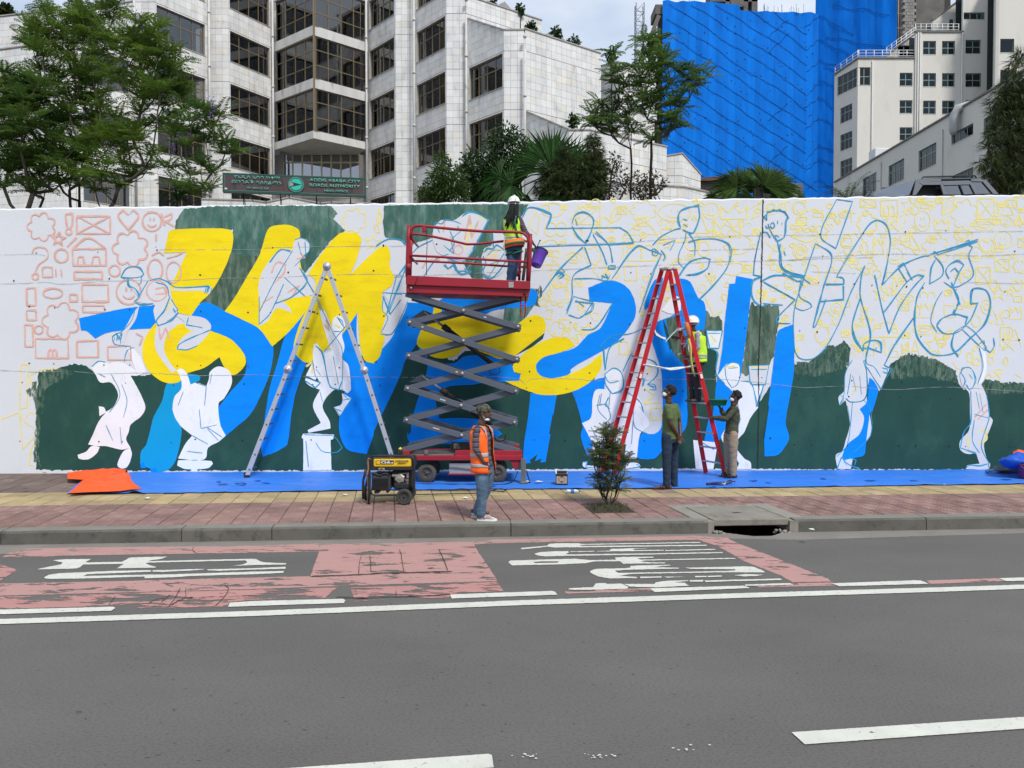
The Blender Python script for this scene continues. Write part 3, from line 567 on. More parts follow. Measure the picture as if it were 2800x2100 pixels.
# --- outline strokes and doodles
_so = [0]
def strokes(name, mat, lst, wdt, off0, grp=10, jit=.5):
    for g in range(0, len(lst), grp):
        b = B()
        for s in lst[g:g + grp]:
            pts = PP(s) if isinstance(s, str) else s
            pts = [(p.x + random.uniform(-jit, jit) * .4, p.y + random.uniform(-jit, jit) * .4) for p in spline(pts, False, 4, 76)]
            _so[0] += 1; o = off0 + (_so[0] % 14) * .0002
            ribbon(b, pts, wdt * random.uniform(.85, 1.25), lambda u, v, t: wall_hit(u, v, o + t * .0002))
        b.build(name, mat, wall)
LN = """1:685,450 720,400 790,395 812,430 800,450 720,455 690,450;1:725,455 735,500 770,520 790,560 760,590 800,610 870,600;1:840,470 800,540 770,590;1:850,470 900,460 950,480 1000,510 1190,505 1170,545;1:965,560 930,640 885,700 900,725 960,700 1010,650;1:970,575 1010,640;1:770,620 745,700 690,760 640,790 650,830 700,840 750,850;1:640,790 660,770 670,810 690,765;1:705,930 720,870 760,850;1:1070,680 1060,720 1150,740;1:1190,750 1080,800 1020,830 1005,860 1060,865 1120,840;1:520,960 560,930 600,935
2:840,240 880,230 925,260 920,310 880,350 840,390;2:830,300 740,450 640,650;2:700,370 760,300 820,300;2:780,450 900,560;2:730,600 830,560 910,470 870,400 950,540;2:640,560 640,720 700,660 780,490;2:960,540 1000,640 1060,770 1110,860 1110,1100;2:1010,870 1080,790 1140,720;2:960,840 1000,880 1040,1070 1090,1090 1110,1040;2:900,1020 990,1050 960,1080 900,1040;2:1070,1190 1100,1240 1130,1190 1165,1140 1110,1150;2:895,1345 1060,1350;2:960,1390 1000,1440 1080,1445 1110,1420 1080,1370 1055,1350;2:1300,280 1370,235 1452,240;2:1340,540 1452,550;2:1420,440 1380,600 1365,660;2:1345,560 1340,640 1370,680 1330,770
3:60,270 130,235 200,240 235,270;3:185,440 240,360 190,500 130,660;3:95,540 270,545;3:100,560 140,660 200,580;3:240,590 150,770 85,775;3:270,560 300,590 380,580;3:545,110 590,85 640,95 700,130 560,360 440,330;3:385,165 400,140 430,150 450,125 500,135 540,150;3:440,270 500,320 490,240 540,190 520,160;3:250,330 300,280 380,240;3:320,460 400,350 470,320;3:440,380 470,400 500,380 540,430 600,420 560,400;3:670,310 690,285 720,290 740,270 780,290 800,310 790,370 740,440 700,460 660,430 680,370 665,330;3:690,460 790,310;3:720,200 725,280
3:890,110 930,55 1050,90 1050,120 1025,175;3:1020,175 1452,170;3:960,278 1452,262;3:1170,150 1190,100 1240,85 1290,120 1280,190 1250,260 1200,220 1170,160;3:1230,280 1110,400 1000,540;3:1240,280 1280,380 1180,440 1170,560 1140,640;3:1300,200 1380,270 1400,370;3:1290,210 1340,300 1370,380;3:1080,430 1110,400 1130,420 1090,450;3:1140,660 1180,560 1290,590 1220,680 1150,665;3:1220,750 1300,740 1400,600;3:1380,480 1300,460 1180,460;3:1330,840 1400,800 1452,820
4:400,168 450,200 485,255 340,264;4:360,460 500,275 580,300 640,320 600,420 515,650;4:580,300 600,290 625,310 610,330 585,320;4:590,270 640,220 720,180 750,175;4:750,170 740,130 745,80 790,55 850,50 855,110 820,200 800,205 760,180;4:780,200 775,240 740,320 740,370 770,400;4:790,250 860,235 950,235 1020,260 1040,310 1010,400 930,500 850,580;4:740,450 800,370 880,340 915,350 900,400 840,430 780,440;4:650,270 720,240 690,300;4:300,440 340,460 320,430;4:1240,130 1240,90 1270,75 1320,75 1355,100 1350,140 1340,220 1300,245 1260,190 1245,150;4:1210,195 1240,200 1260,230;4:1205,200 1170,350 1165,440 1210,450 1160,480 1160,570 1210,620 1240,600;4:1300,250 1320,330 1330,400 1452,450;4:1210,470 1280,440 1452,450;4:1220,480 1400,580 1290,690 1300,710 1365,715;4:1215,600 1330,610;4:290,850 350,790 470,770 580,720;4:310,850 320,980 350,850 430,800;4:320,1000 370,970 415,1000 420,1090 360,1110 325,1060 320,1000;4:470,900 600,930 620,1000 560,1060 600,1080;4:420,990 470,880;4:430,1090 520,1160 540,1220;4:895,755 985,755 965,855 910,855 895,755;4:920,860 960,880 950,1000 1000,1060;4:1000,960 1040,935 1085,950 1090,1000 1070,1060 1040,1080 1010,1030 1000,960;4:1135,955 1250,950 1230,1060 1145,1060 1135,955;4:1100,1040 1150,1050 1180,1190 1220,1060;4:1040,1090 1050,1220;4:480,1180 490,1300 560,1340;4:195,1500 220,1500 210,1530 300,1535;4:500,1510 520,1530 430,1540;4:640,480 610,640;4:870,1390 940,1430
5:390,10 480,22 385,290 300,215 390,10;5:270,260 210,440 150,640 150,850 180,910 250,915 320,860 400,720 470,540 550,385;5:270,260 360,330 320,500 290,590 255,735 270,730 330,580;5:390,450 450,350 530,220 580,150 620,130 670,150 695,230 685,330 660,440 645,495 760,390 870,335 920,330;5:605,440 650,640 685,770 750,620 830,500 880,450 850,440 790,480 655,650;5:325,490 430,490 425,455 390,450;5:295,590 430,580 430,500;5:550,390 530,440 525,560 580,770 560,900;5:525,570 480,720 490,800 540,870;5:540,870 545,830 590,810 640,820 645,880 560,850;5:560,880 560,940 600,960 640,1020;5:480,920 440,990 430,1120 405,1180;5:550,920 560,1000 550,1140 470,1160 440,1140;5:560,960 640,1090 700,970 660,950 720,840 830,680;5:470,1000 450,1120;5:480,1160 450,1400 390,1470;5:545,1150 580,1200 580,1350 480,1450;5:390,1540 420,1470 440,1500 470,1520 520,1540
5:890,480 850,560 830,680 850,790 920,880 980,895 1060,880 1150,800 1230,710 1262,600 1240,530 1190,512 1155,525 1150,600 1190,600 1150,690 1080,760 1000,770 960,730 980,690 1060,660 1130,680 1120,720;5:990,530 950,600 925,700 960,765;5:920,320 960,310 1195,235;5:1190,250 960,325;5:945,330 990,390 990,440 920,490 925,400 950,350;5:1125,260 1160,280 1140,330 1165,440 1090,500 1050,510;5:1030,460 1010,420 1030,380 1080,355 1110,380 1080,430 1050,510 1000,480;5:1050,510 1080,580 1060,660;5:735,390 770,370 820,470 790,420;5:740,400 790,480;5:1060,760 1130,730 1240,850 1230,870 1100,745;5:1280,795 1285,840 1260,880 1225,850;5:1060,760 1040,840 1080,905;5:1090,1000 1110,970 1150,970 1180,1030 1160,1080 1140,1090 1120,1060;5:1200,850 1220,960 1190,1060;5:1150,1100 1150,1280 1110,1330 1090,1420 1180,1455;5:1240,1120 1255,1240 1210,1410 1255,1510;5:1170,1230 1250,1250;5:1170,1260 1160,1380 1200,1450;5:1120,1540 1140,1520 1200,1520 1250,1510 1255,1540;5:70,260 75,400 200,460 240,490;5:190,460 180,560 240,600 250,620 200,640 155,620 160,590"""
RD3 = random.Random(9)
LN = [s for l in LN.split('\n') for s in l.split(';')]
LN += [PP(s) for s in "4:1240,130 1225,110 1240,95 1245,80 1262,82 1275,68 1292,76 1310,66 1325,78 1345,82 1350,98 1362,115 1352,128;4:1258,150 1275,140 1282,160 1268,175 1258,160;4:1300,130 1300,150;4:1325,140 1325,155;4:1230,160 1240,175 1255,170;4:1290,215 1310,225;4:760,120 790,130;4:765,150 790,165;4:800,205 830,260 830,330;4:640,300 660,330 650,360;4:590,295 590,325;4:605,292 605,322;4:40,440 70,420 90,440 60,460;4:310,440 300,470 330,470 350,440;4:345,385 380,385 378,405 342,405 345,385;4:150,590 250,600 240,640 180,680;4:320,1010 345,1050 400,1040;4:340,1130 320,1180 350,1200;4:290,1120 280,1200 330,1260;4:560,1060 600,1060 610,1090 570,1090;4:500,1020 540,1030 530,1070;4:900,770 975,770;4:1145,975 1240,975;4:1020,970 1075,965;5:560,860 540,850 530,865;5:600,870 620,850;5:650,970 680,975 670,1000 650,990;5:410,1120 430,1140 415,1170;5:470,1480 500,1490 490,1520;5:430,1500 450,1520;5:1100,1000 1120,1040 1110,1070;5:1140,1000 1160,1030;5:1200,830 1225,810 1230,830;5:1120,250 1140,240 1150,260;5:930,320 945,305 965,320;5:1035,420 1060,400 1080,420;5:1040,480 1070,560 1090,600 1070,610;5:1060,640 1050,660 1070,665;5:80,430 150,470 190,480;5:90,300 100,330;5:160,480 180,470 200,500;1:800,440 800,480 780,500;1:1170,510 1160,545;1:1185,505 1180,540;1:1200,510 1195,535;1:650,790 645,820;1:665,780 660,815;1:680,790 685,830;1:880,480 940,500 960,560;1:980,630 990,650 1000,640;2:860,250 880,330;2:900,250 905,330;2:960,560 990,640;2:1080,680 1110,700 1120,740;2:1060,760 1100,760;2:960,970 990,1010;2:1120,1120 1150,1150;2:1080,1200 1110,1215;3:470,360 500,370 520,410;3:520,420 560,415 590,430;3:480,190 500,260 480,300;3:400,160 420,200;3:700,380 760,360;3:690,330 720,300 770,300;3:1190,120 1200,160;3:1090,420 1120,440;3:1190,580 1240,620".split(';')]
for p_ in list(LN):
    q_ = PP(p_) if isinstance(p_, str) else p_
    if len(q_) > 2 and RD3.random() < .6: LN.append([(x + RD3.gauss(0, 1.8), y + RD3.gauss(0, 1.8)) for x, y in q_])
strokes('outline_stroke', m_ln, LN, 2.2, .0195, 8)
strokes('outline_stroke', m_ls, ["1:1110,1050 1170,1070 1160,1180", "1:1130,1200 1140,1310 1230,1290", "1:630,1000 680,1120 620,1220", "1:1175,1310 1240,1380", "1:1090,1350 1180,1400", "2:940,920 960,1020", "2:1060,900 1090,1060", "3:640,330 560,420", "4:270,1180 330,1170 350,1250 300,1290", "4:350,1100 340,1210", "5:480,1010 500,1100", "5:1180,1100 1200,1200", "1:1085,1490 1120,1490", "1:690,1060 720,1150 700,1250", "1:600,1290 640,1380", "1:680,1300 690,1400", "1:560,1000 600,1020", "1:1200,1000 1190,1060", "1:1040,1100 1010,1180", "1:1060,1440 1150,1450", "2:905,1380 920,1530", "2:985,1100 1000,1160", "4:240,1300 280,1380", "4:480,1260 470,1400", "4:1060,1100 1080,1220", "4:1090,1250 1050,1380", "4:300,1110 290,1180", "5:520,1010 530,1120", "5:450,1180 470,1300", "5:1200,1110 1220,1220", "2:340,1300 430,1360"], 2.4, .0195)
def D(k, kind, *a):
    """doodle -> list of pixel polylines; a is in enlarged-region units"""
    fx, fy, sc = FR[k]; T = lambda L: [(fx + x / sc, fy + y / sc) for x, y in L]
    arc = lambda cx, cy, rx, ry, a0=0, a1=360, n=14: [(cx + rx * math.cos(R_(a0 + (a1 - a0) * i / n)), cy + ry * math.sin(R_(a0 + (a1 - a0) * i / n))) for i in range(n + 1)]
    o = []
    if kind == 'R': x0, y0, x1, y1 = a[:4]; o = [[(x0, y0), (x1, y0 + random.uniform(-5, 5)), (x1 + 3, y1), (x0 + 2, y1), (x0, y0)]]
    elif kind == 'X': x0, y0, x1, y1 = a[:4]; o = [[(x0, y0), (x1, y0), (x1, y1), (x0, y1), (x0, y0)], [(x0, y0), (x1, y1)], [(x1, y0), (x0, y1)]]
    elif kind == 'C': o = [arc(a[0], a[1], a[2], a[3] if len(a) > 3 else a[2])]
    elif kind == 'F':
        cx, cy, r = a[:3]; ry = a[3] if len(a) > 3 else r; n = 7; L_ = []
        for i in range(n * 4 + 1):
            t = 2 * math.pi * i / (n * 4); q = .74 + .26 * abs(math.sin(t * n / 2)); L_.append((cx + r * q * math.cos(t), cy + ry * q * math.sin(t)))
        o = [L_]
    elif kind == 'S': cx, cy, r = a[:3]; ry = a[3] if len(a) > 3 else r; o = [arc(cx, cy, r, ry), [(cx - r * .2, cy - ry * .4), (cx - r * .2, cy - ry * .05)], [(cx + r * .2, cy - ry * .4), (cx + r * .2, cy - ry * .05)], arc(cx, cy + ry * .15, r * .5, ry * .4, 20, 160, 6)]
    elif kind == 'T': cx, cy, r = a[:3]; o = [[(cx + r * (1 if i % 2 == 0 else .42) * math.sin(math.pi * i / 5 + .1), cy - r * (1 if i % 2 == 0 else .42) * math.cos(math.pi * i / 5 + .1)) for i in range(11)]]
    elif kind == 'H': cx, cy, r = a[:3]; o = [[(cx, cy - r * .45), (cx + r * .5, cy - r * .95), (cx + r, cy - r * .4), (cx + r * .6, cy + r * .3), (cx, cy + r), (cx - r * .6, cy + r * .3), (cx - r, cy - r * .4), (cx - r * .5, cy - r * .95), (cx, cy - r * .45)]]
    elif kind == 'L': cx, cy, r = a[:3]; o = [[(cx - r * .6, cy + r), (cx - r * .3, cy - r * .5), (cx + r * .7, cy - r), (cx + r * .5, cy + r * .3), (cx - r * .6, cy + r)], [(cx - r * .5, cy + r * .9), (cx + r * .5, cy - r * .7)]]
    elif kind == 'K': x0, y0, x1, y1 = a[:4]; w_ = x1 - x0; o = [[(x0, y1), (x0 + w_ * .03, y0), (x0 + w_ * .27, (y0 + y1) / 2), (x0 + w_ * .5, y0), (x0 + w_ * .73, (y0 + y1) / 2), (x0 + w_ * .97, y0), (x1, y1), (x0, y1)]]
    elif kind == 'O': cx, cy, rx, ry = a[:4]; o = [arc(cx, cy, rx, ry), arc(cx, cy, rx * .5, ry * .45)]
    elif kind == 'V': x0, y0, x1, y1 = a[:4]; o = [[(x0, y1), ((x0 + x1) / 2, y0), (x1, y1), (x0, y1)]]
    elif kind == 'A': x0, y0, x1, y1 = a[:4]; m_ = (x0 + x1) / 2; o = [[(x0, y1), (x0, y0 + (y1 - y0) * .3), (m_ * .5 + x0 * .5, y0), (m_, y0 + (y1 - y0) * .3), (m_, y1)], [(m_, y0 + (y1 - y0) * .3), (m_ * .5 + x1 * .5, y0), (x1, y0 + (y1 - y0) * .3), (x1, y1)]]
    return [T(l) for l in o]
def doodles(txt):
    out = []
    for t in txt.split():
        k, kind, *a = t.split(','); out += D(k, kind, *map(float, a))
    return out
SAL = doodles("1,F,235,165,82 1,C,390,193,17 1,X,435,105,625,205 1,H,728,125,58 1,S,862,135,54 1,T,332,235,42 1,F,740,290,104 1,C,200,448,18 1,C,348,330,38 1,R,240,395,295,450 1,R,420,420,578,462 1,C,650,415,32 1,C,880,410,42,60 1,C,985,425,42,60 1,R,150,515,200,612 1,C,300,543,56,28 1,R,395,548,437,588 1,R,465,492,612,590 1,S,730,535,70 1,R,150,640,203,695 1,F,345,700,108 1,R,468,612,590,650 1,R,140,720,185,845 1,C,220,750,24 1,R,200,800,385,910 1,A,275,860,320,905 1,R,435,815,555,905 1,R,610,845,740,920 1,C,890,530,58 3,C,525,298,26")
SAL += [PP(s) for s in "1:370,95 412,90 405,165 380,170 370,95;1:930,110 975,90 970,120 940,135 990,165;1:915,90 935,160;1:380,280 435,225;1:410,290 500,230 602,290 410,292 415,385 602,385 600,292;1:440,380 445,340 470,335 480,380;1:520,380 530,335 560,335 570,380;1:885,205 885,250;1:880,275 886,282;1:180,320 200,285 260,290 270,340 220,380 200,420;1:315,405 318,450;1:345,405 350,450;1:860,330 900,310 930,330;1:945,345 1000,330 1040,310;1:880,520 930,510 945,545 880,550;1:900,720 910,810 940,740 960,800;1:770,770 810,790 790,840;2:710,430 740,370 790,380 780,430 720,490;2:870,310 900,340 850,350;2:800,540 870,500 820,570;2:660,600 720,560;3:560,240 590,100 600,230 640,130;3:440,200 450,130;3:480,220 500,320;3:320,400 350,360 420,350;5:1170,1250 1240,1170;5:1190,1260 1250,1200;2:1010,720 1040,760 1020,690".split(';')]
strokes('doodle_stroke', m_sa, SAL, 4.6, .0155, 9)
RD2 = random.Random(3)
YEL = doodles("2,F,1180,130,72 2,T,1285,255,50 3,F,1090,540,62 3,T,1010,590,36 3,C,1085,745,48,42 3,T,1180,770,58 3,T,1262,750,46 3,X,1205,50,1330,150 3,C,1060,70,62,40 3,C,1050,180,34,40 3,C,1110,180,30,40 3,L,1418,95,50 3,F,1290,330,52 3,O,1180,340,46,30 3,R,1000,330,1060,380 3,C,1110,480,40,26 3,F,1400,430,40 3,A,1010,380,1100,420 3,H,1330,420,40 4,F,540,75,78,62 4,S,715,85,92,50 4,S,922,75,46 4,K,975,50,1130,120 4,R,425,212,618,358 4,A,450,270,600,350 4,K,935,125,1090,225 4,C,880,290,34,44 4,C,820,275,40,25 4,V,830,100,905,200 4,R,430,385,500,470 4,C,870,515,24 4,R,640,180,780,250 4,T,700,410,50 4,C,60,460,50 4,F,60,560,62 4,R,60,690,120,740 4,H,560,560,40 4,R,580,1195,640,1255 4,C,600,1300,26 4,R,500,1200,560,1240 4,R,400,820,450,890 4,V,560,1060,650,1130 4,C,1420,60,36 4,O,1430,310,30,34 4,R,1200,640,1280,700 5,X,525,10,612,55 5,R,640,15,735,105 5,A,660,45,715,100 5,T,800,45,50 5,O,865,12,30,12 5,C,830,70,26 5,L,1020,45,56 5,F,1115,95,78,88 5,X,1190,5,1285,120 5,C,1297,92,12 5,V,1320,25,1395,98 5,F,1430,30,44 5,F,245,125,80,64 5,F,565,150,62 5,L,700,140,52 5,S,877,132,44,58 5,K,945,118,1026,182 5,O,1230,160,62,26 5,S,1353,135,30 5,V,1395,95,1452,150 5,O,185,305,42,44 5,F,480,265,66 5,K,600,228,656,320 5,C,545,285,22,36 5,O,715,250,26,22 5,F,950,275,74 5,O,1110,215,54,32 5,H,1240,275,44 5,S,1335,240,50 5,X,1420,230,1500,282 5,T,640,545,48 5,L,735,500,56 5,A,865,535,945,570 5,K,840,600,940,680 5,O,780,570,48,24 5,X,1180,395,1262,490 5,X,1290,350,1370,420 5,T,1310,540,46 5,R,1000,610,1060,680 5,V,1290,660,1340,720 5,T,945,840,66 5,O,885,750,62,26 5,C,1265,925,16,22 5,C,1350,930,12,24 5,H,1275,1040,42 5,C,1310,985,24,12 5,F,1430,390,40 5,C,400,380,40,30 5,F,420,330,30 5,R,1395,560,1440,590 5,O,1240,620,30,40 5,F,330,690,46 5,C,310,780,40,50 5,T,560,700,44 5,S,720,330,46 5,C,250,420,40 5,X,740,600,800,640 5,H,1420,500,34 5,C,1180,930,20 5,R,1130,880,1160,930 5,K,1370,620,1440,690 5,S,1180,320,40 5,F,360,450,40 5,C,1180,700,26,34 5,C,470,860,24 5,T,1420,140,32")
DC = [(300, 400, 60)]
def dctr(): return [(sum(p[0] for p in l) / len(l), sum(p[1] for p in l) / len(l)) for l in YEL]
DC = dctr(); tries = 0; made = 0
while made < 210 and tries < 9000:
    tries += 1; k = RD2.choice('345'); x, y = RD2.uniform(10, 1445), RD2.uniform(15, 900); u, v = FR[k][0] + x / 2.0743, FR[k][1] + y / 2.0743
    if (k == '3' and (x < 960 or y > 780)) or (k == '4' and y > (640 if x > 560 else 1000)) or (k == '3' and x > 1230 and y > 480): continue
    if min(math.hypot(u - a, (v - b_)) for a, b_ in DC) < 17: continue
    r = RD2.uniform(13, 30); kd_ = RD2.choice('FCTHLSRXKOVZZZN'); made += 1
    if kd_ in 'ZN':
        n_ = RD2.choice([4, 5, 6]); a0 = RD2.uniform(0, 6); L_ = [[(u + r * RD2.uniform(.5, 1.2) / 2.07 * math.cos(a0 + q * 1.2), v + r * RD2.uniform(.5, 1.2) / 2.07 * math.sin(a0 + q * 1.2)) for q in range(n_)]]
    elif kd_ in 'RXKV': L_ = D(k, kd_, x - r, y - r * .8, x + r, y + r * .8)
    elif kd_ == 'O': L_ = D(k, kd_, x, y, r * 1.2, r * .7)
    else: L_ = D(k, kd_, x, y, r)
    YEL += L_; DC.append((u, v))
YEL += [PP(s) for s in "2:1310,200 1290,160 1330,130 1320,60 1310,140 1325,200 1300,195;3:970,80 920,160 970,210 985,130 970,80;3:990,260 1060,240 1100,270;3:1030,410 1060,350 1100,380;3:1020,640 1060,635 1050,690 1000,680;3:1070,780 1075,740;3:640,320 700,280 750,330;3:680,340 740,320 720,400 770,350;4:425,210 540,140 620,210;4:1000,150 1150,240 1130,300 1050,320 990,280 1040,240;4:890,430 930,500 950,440 920,450;4:1000,380 1080,370 1120,400 1060,440 1000,430;4:890,570 940,670 990,640;4:980,550 1000,600;4:1150,60 1210,20 1150,120 1200,100;4:1270,30 1240,45 1245,100 1280,90;4:1240,70 1270,65;4:1320,30 1370,25;4:1345,30 1350,95;4:1390,30 1395,95;4:1405,70 1435,95;4:1400,130 1440,160;4:1440,130 1400,165;4:545,1080 600,1120 540,1170 630,1160;4:440,1000 480,960;4:1010,960 1060,960;4:1150,960 1240,970;4:920,780 950,820;4:930,800 950,790;4:1180,520 1240,560 1200,600;4:1230,250 1280,300 1240,350;4:520,500 560,520 540,560;4:640,1010 560,1060;5:330,150 350,80 400,150 420,70;5:430,80 500,90;5:470,70 475,140;5:130,220 180,180 220,195 260,180 300,215 220,250 130,220;5:130,220 300,216;5:0,180 40,190 20,220;5:150,180 200,170 170,200;5:750,260 810,200 865,300 805,285 750,260;5:810,200 805,285;5:700,150 780,90 800,100 740,190 700,150;5:880,30 970,8 920,80 935,45 880,30;5:1298,25 1310,75;5:500,790 475,830 515,850 490,900;5:570,790 540,795 545,900 590,890;5:545,840 575,838;5:600,900 605,800 640,850 660,790 670,900;5:740,830 700,835 690,905 740,905 735,870 710,870;5:760,825 765,905;5:795,815 800,900;5:762,865 798,858;5:815,900 835,805 860,895;5:820,870 855,865;5:1318,850 1320,735 1380,740 1392,790 1335,810 1400,870;5:1360,850 1400,740 1440,850;5:1375,810 1430,805;5:1050,930 1080,970 1140,960 1170,900;5:590,760 650,710 720,720 745,790 580,790;5:870,600 860,670;5:1100,560 1130,620;5:395,650 410,675;5:425,640 440,670;5:400,670 385,690;5:1280,640 1300,690 1340,640;5:1400,1000 1440,1020;5:440,380 520,350 500,400 560,430 600,380;5:590,370 620,390 600,420;5:1060,30 1080,60;5:460,1380 520,1330;5:1160,1400 1200,1380;5:1150,1130 1160,1200;5:500,1060 480,1120;1:120,950 160,945 155,1190 110,1200 120,950;1:0,1260 110,1220 130,1430 200,1350;1:110,1220 150,1280 200,1310;1:190,1090 170,1010 230,980 330,968;1:145,1250 170,1215 200,1230;1:165,1510 180,1420 205,1380;1:160,1515 190,1520;1:940,590 980,600 940,640;1:1130,690 1180,710;3:95,660 150,630;2:640,480 660,510;2:905,960 945,930 940,1000;2:1060,690 1120,700".split(';')]
strokes('doodle_stroke', m_yl, YEL, 3.1, .0012, 12)
strokes('doodle_stroke', m_yl, [PP(s) for s in "3:680,340 740,320 720,400 770,350;3:690,310 720,300 760,310;4:1010,960 1060,960;4:1150,960 1240,970;4:920,780 950,820;2:1070,720 1100,740;2:905,960 945,930 940,1000;1:940,590 980,600 940,640;5:500,1060 480,1120;5:1200,1330 1230,1320 1240,1370 1200,1400;5:1130,1350 1140,1440;4:545,1080 600,1120 540,1170 630,1160;4:600,930 560,1000;4:580,1195 640,1190 645,1255 580,1260 580,1195;4:480,1000 450,1060;3:600,150 560,290;3:640,110 680,130".split(';')], 4.4, .0172, 12)
# --- seams, cracks, tie holes
SEAM = ["1:-200,500 0,490 150,485 260,480 330,490 400,490 560,475 700,472 850,470 1000,470 1200,460 1452,455 2:600,460 800,450 1000,440 1300,435 1452,440 3:160,450 4:700,380 720,380 900,365 1200,360 1452,350 5:200,340 700,320 1200,330 1452,320 1640,318", "1:-200,980 0,980 230,990 400,985 560,1000 830,995 1100,1010 1452,1005 2:700,1010 1000,1015 1452,1020 3:700,1015 880,1035 900,1060 940,1030 1200,1030 1300,1040 4:900,1030 1100,1040 1452,1080 5:200,1080 450,1070 700,1090 1000,1075 1452,1100 1640,1100",
        "1:900,295 1452,295 2:700,285 1300,275 3:200,275 260,272", "1:-100,330 200,320 260,330", "4:0,265 200,262 500,250 800,225 1200,215 5:300,210 900,200 1452,190", "4:800,300 1200,290", "5:0,350 120,355 300,345 600,340", "5:1100,480 1452,488", "5:240,420 500,430"]
strokes('wall_crack', m_seam, SEAM, .9, .0225, 3, 1.2)
strokes('wall_crack', m_hole, ["S:2087,545 2086,600 2084,690 2081,800 2078,900 2074,1000 2075,1100 2073,1200 2072,1283"], 2.6, .0225, 1, 2.2)
b = B()
for s in "1:205,315 555,308 890,297 78,472 620,460 165,618 310,625 595,635 735,637 165,940 305,942 590,950 735,950 125,1048 285,1048 570,1055 712,1053 1005,643 1138,645 1138,440 113,1382 275,1382 560,1385 695,1385 970,1390 1108,1372 1375,1378 1385,1058 985,1065 1118,1050 1005,955 1138,952 1407,652 1407,957;2:305,440 575,650 705,652 970,658 1095,665 717,285 805,425 1290,415 1345,275 1345,968 1325,1068 1072,1060 945,1060 965,962 1095,965 685,1053 553,1055 545,1378 935,1375 1060,1375;3:100,270 402,265 43,415 103,672 235,680 935,700 1163,708 1275,712 930,987 1160,990 1270,995 912,1080 1140,1085 80,1065 195,1065 1250,245 955,1375 1130,1378 820,685;4:222,245 523,240 765,255 1028,222 467,425 580,432 798,440 910,432 237,712 575,722 1113,740 1218,750 460,718 890,765 1082,1020 1210,1022 560,1000 945,985 762,1098 545,1092 95,1378 543,1380 1258,1365 1290,215;5:295,208 540,203 780,195 1010,187 685,325 312,332 287,483 490,490 590,497 732,500 787,505 880,512 1068,522 1160,526 1400,305 1345,535 180,755 280,762 483,770 777,783 868,788 1335,805 1425,808 175,1030 275,1035 475,1038 760,1045 863,1050 1065,1055 160,1120 255,1125 458,1130 750,1132 845,1135 1035,1140 150,1402 248,1405 450,1408 742,1408 838,1408 1030,1410 1122,1412 1370,1415 1398,1417".split(';'):
    for u, v in PP(s):
        r = random.uniform(1.5, 2.7); b.ngon([wall_hit(u + r * math.cos(a) * random.uniform(.7, 1.2), v + r * math.sin(a) * random.uniform(.7, 1.2), .0245) for a in [i * .8 for i in range(8)]])
b.build('tie_holes', m_hole, wall)
# ============================================================ TERRACE AND BUILDINGS
m_soil = M('terrace_soil', (.09, .075, .05), rough=1, var=.25, vs=1.5, bump=.6, bs=20, c2=(.05, .07, .03), c2s=2)
b = B(); q0, q1 = wpt(-60, 5.15, -.35), wpt(80, 5.15, -.35)
b.add([q0, q1, (90, 20, 5.75), (-80, 20, 5.75), (-900, 1500, 5.75), (900, 1500, 5.75), (-900, 20, 5.75), (900, 20, 5.75)], [(0, 1, 2, 3), (6, 7, 5, 4)])
tag(b.build('terrain', m_soil), kind='structure')
b = B(); b.add([(-900, -1500, -.02), (900, -1500, -.02), (900, 9, -.02), (-900, 9, -.02)], [(0, 1, 2, 3)]); tag(b.build('ground', m_asph), kind='structure')
def plan(u, d): return Vector((at(u, 280, d).x, d))
class Facet:
    def __init__(s, u0, d0, u1, d1):
        s.p0, s.p1 = plan(u0, d0), plan(u1, d1); s.d = (s.p1 - s.p0); s.L = s.d.length; s.d.normalize(); s.n = Vector((s.d.y, -s.d.x))
        s.d0, s.d1 = d0, d1
    def P(s, a, z, off=0.): p = s.p0 + s.d * a + s.n * off; return Vector((p.x, p.y, z))
    def su(s, u, v=280):               # distance along the facet seen at column u
        r = ray(u, v); k = r.x / r.y; return (k * s.p0.y - s.p0.x) / (s.d.x - k * s.d.y)
    def zv(s, a, v): return ZR(v, s.p0.y + s.d.y * a)
    def mat(s, a, z, off=0.):
        m = Matrix(((s.d.x, -s.n.x, 0), (s.d.y, -s.n.y, 0), (0, 0, 1))).to_4x4(); m.translation = s.P(a, z, off); return m
def cut(rects, holes):
    for h in holes:
        out = []
        for (a, z0, c, z1) in rects:
            ha, hz, hc, hw = h
            if hc <= a or ha >= c or hw <= z0 or hz >= z1: out.append((a, z0, c, z1)); continue
            if ha > a: out.append((a, z0, ha, z1))
            if hc < c: out.append((hc, z0, c, z1))
            x0, x1 = max(a, ha), min(c, hc)
            if hz > z0: out.append((x0, z0, x1, hz))
            if hw < z1: out.append((x0, hw, x1, z1))
        rects = out
    return [r for r in rects if r[2] - r[0] > .02 and r[3] - r[1] > .02]
def wallquad(b, f, r, off, top=None, th=0., inset=0.):
    a, z0, c, z1 = r; a += inset; c -= inset; z0 += inset; z1 -= inset
    ta = min(z1, top(a)) if top else z1; tc_ = min(z1, top(c)) if top else z1
    if ta <= z0 and tc_ <= z0: return False
    ta, tc_ = max(ta, z0 + .001), max(tc_, z0 + .001)
    q = [f.P(a, z0, off), f.P(c, z0, off), f.P(c, tc_, off), f.P(a, ta, off)]
    if th:
        k = [f.P(a, z0, off - th), f.P(c, z0, off - th), f.P(c, tc_, off - th), f.P(a, ta, off - th)]
        b.add(q + k, [(0, 1, 2, 3), (4, 5, 1, 0), (5, 6, 2, 1), (6, 7, 3, 2), (7, 4, 0, 3)])
    else: b.add(q, [(0, 1, 2, 3)])
    return True
WCACHE = {}
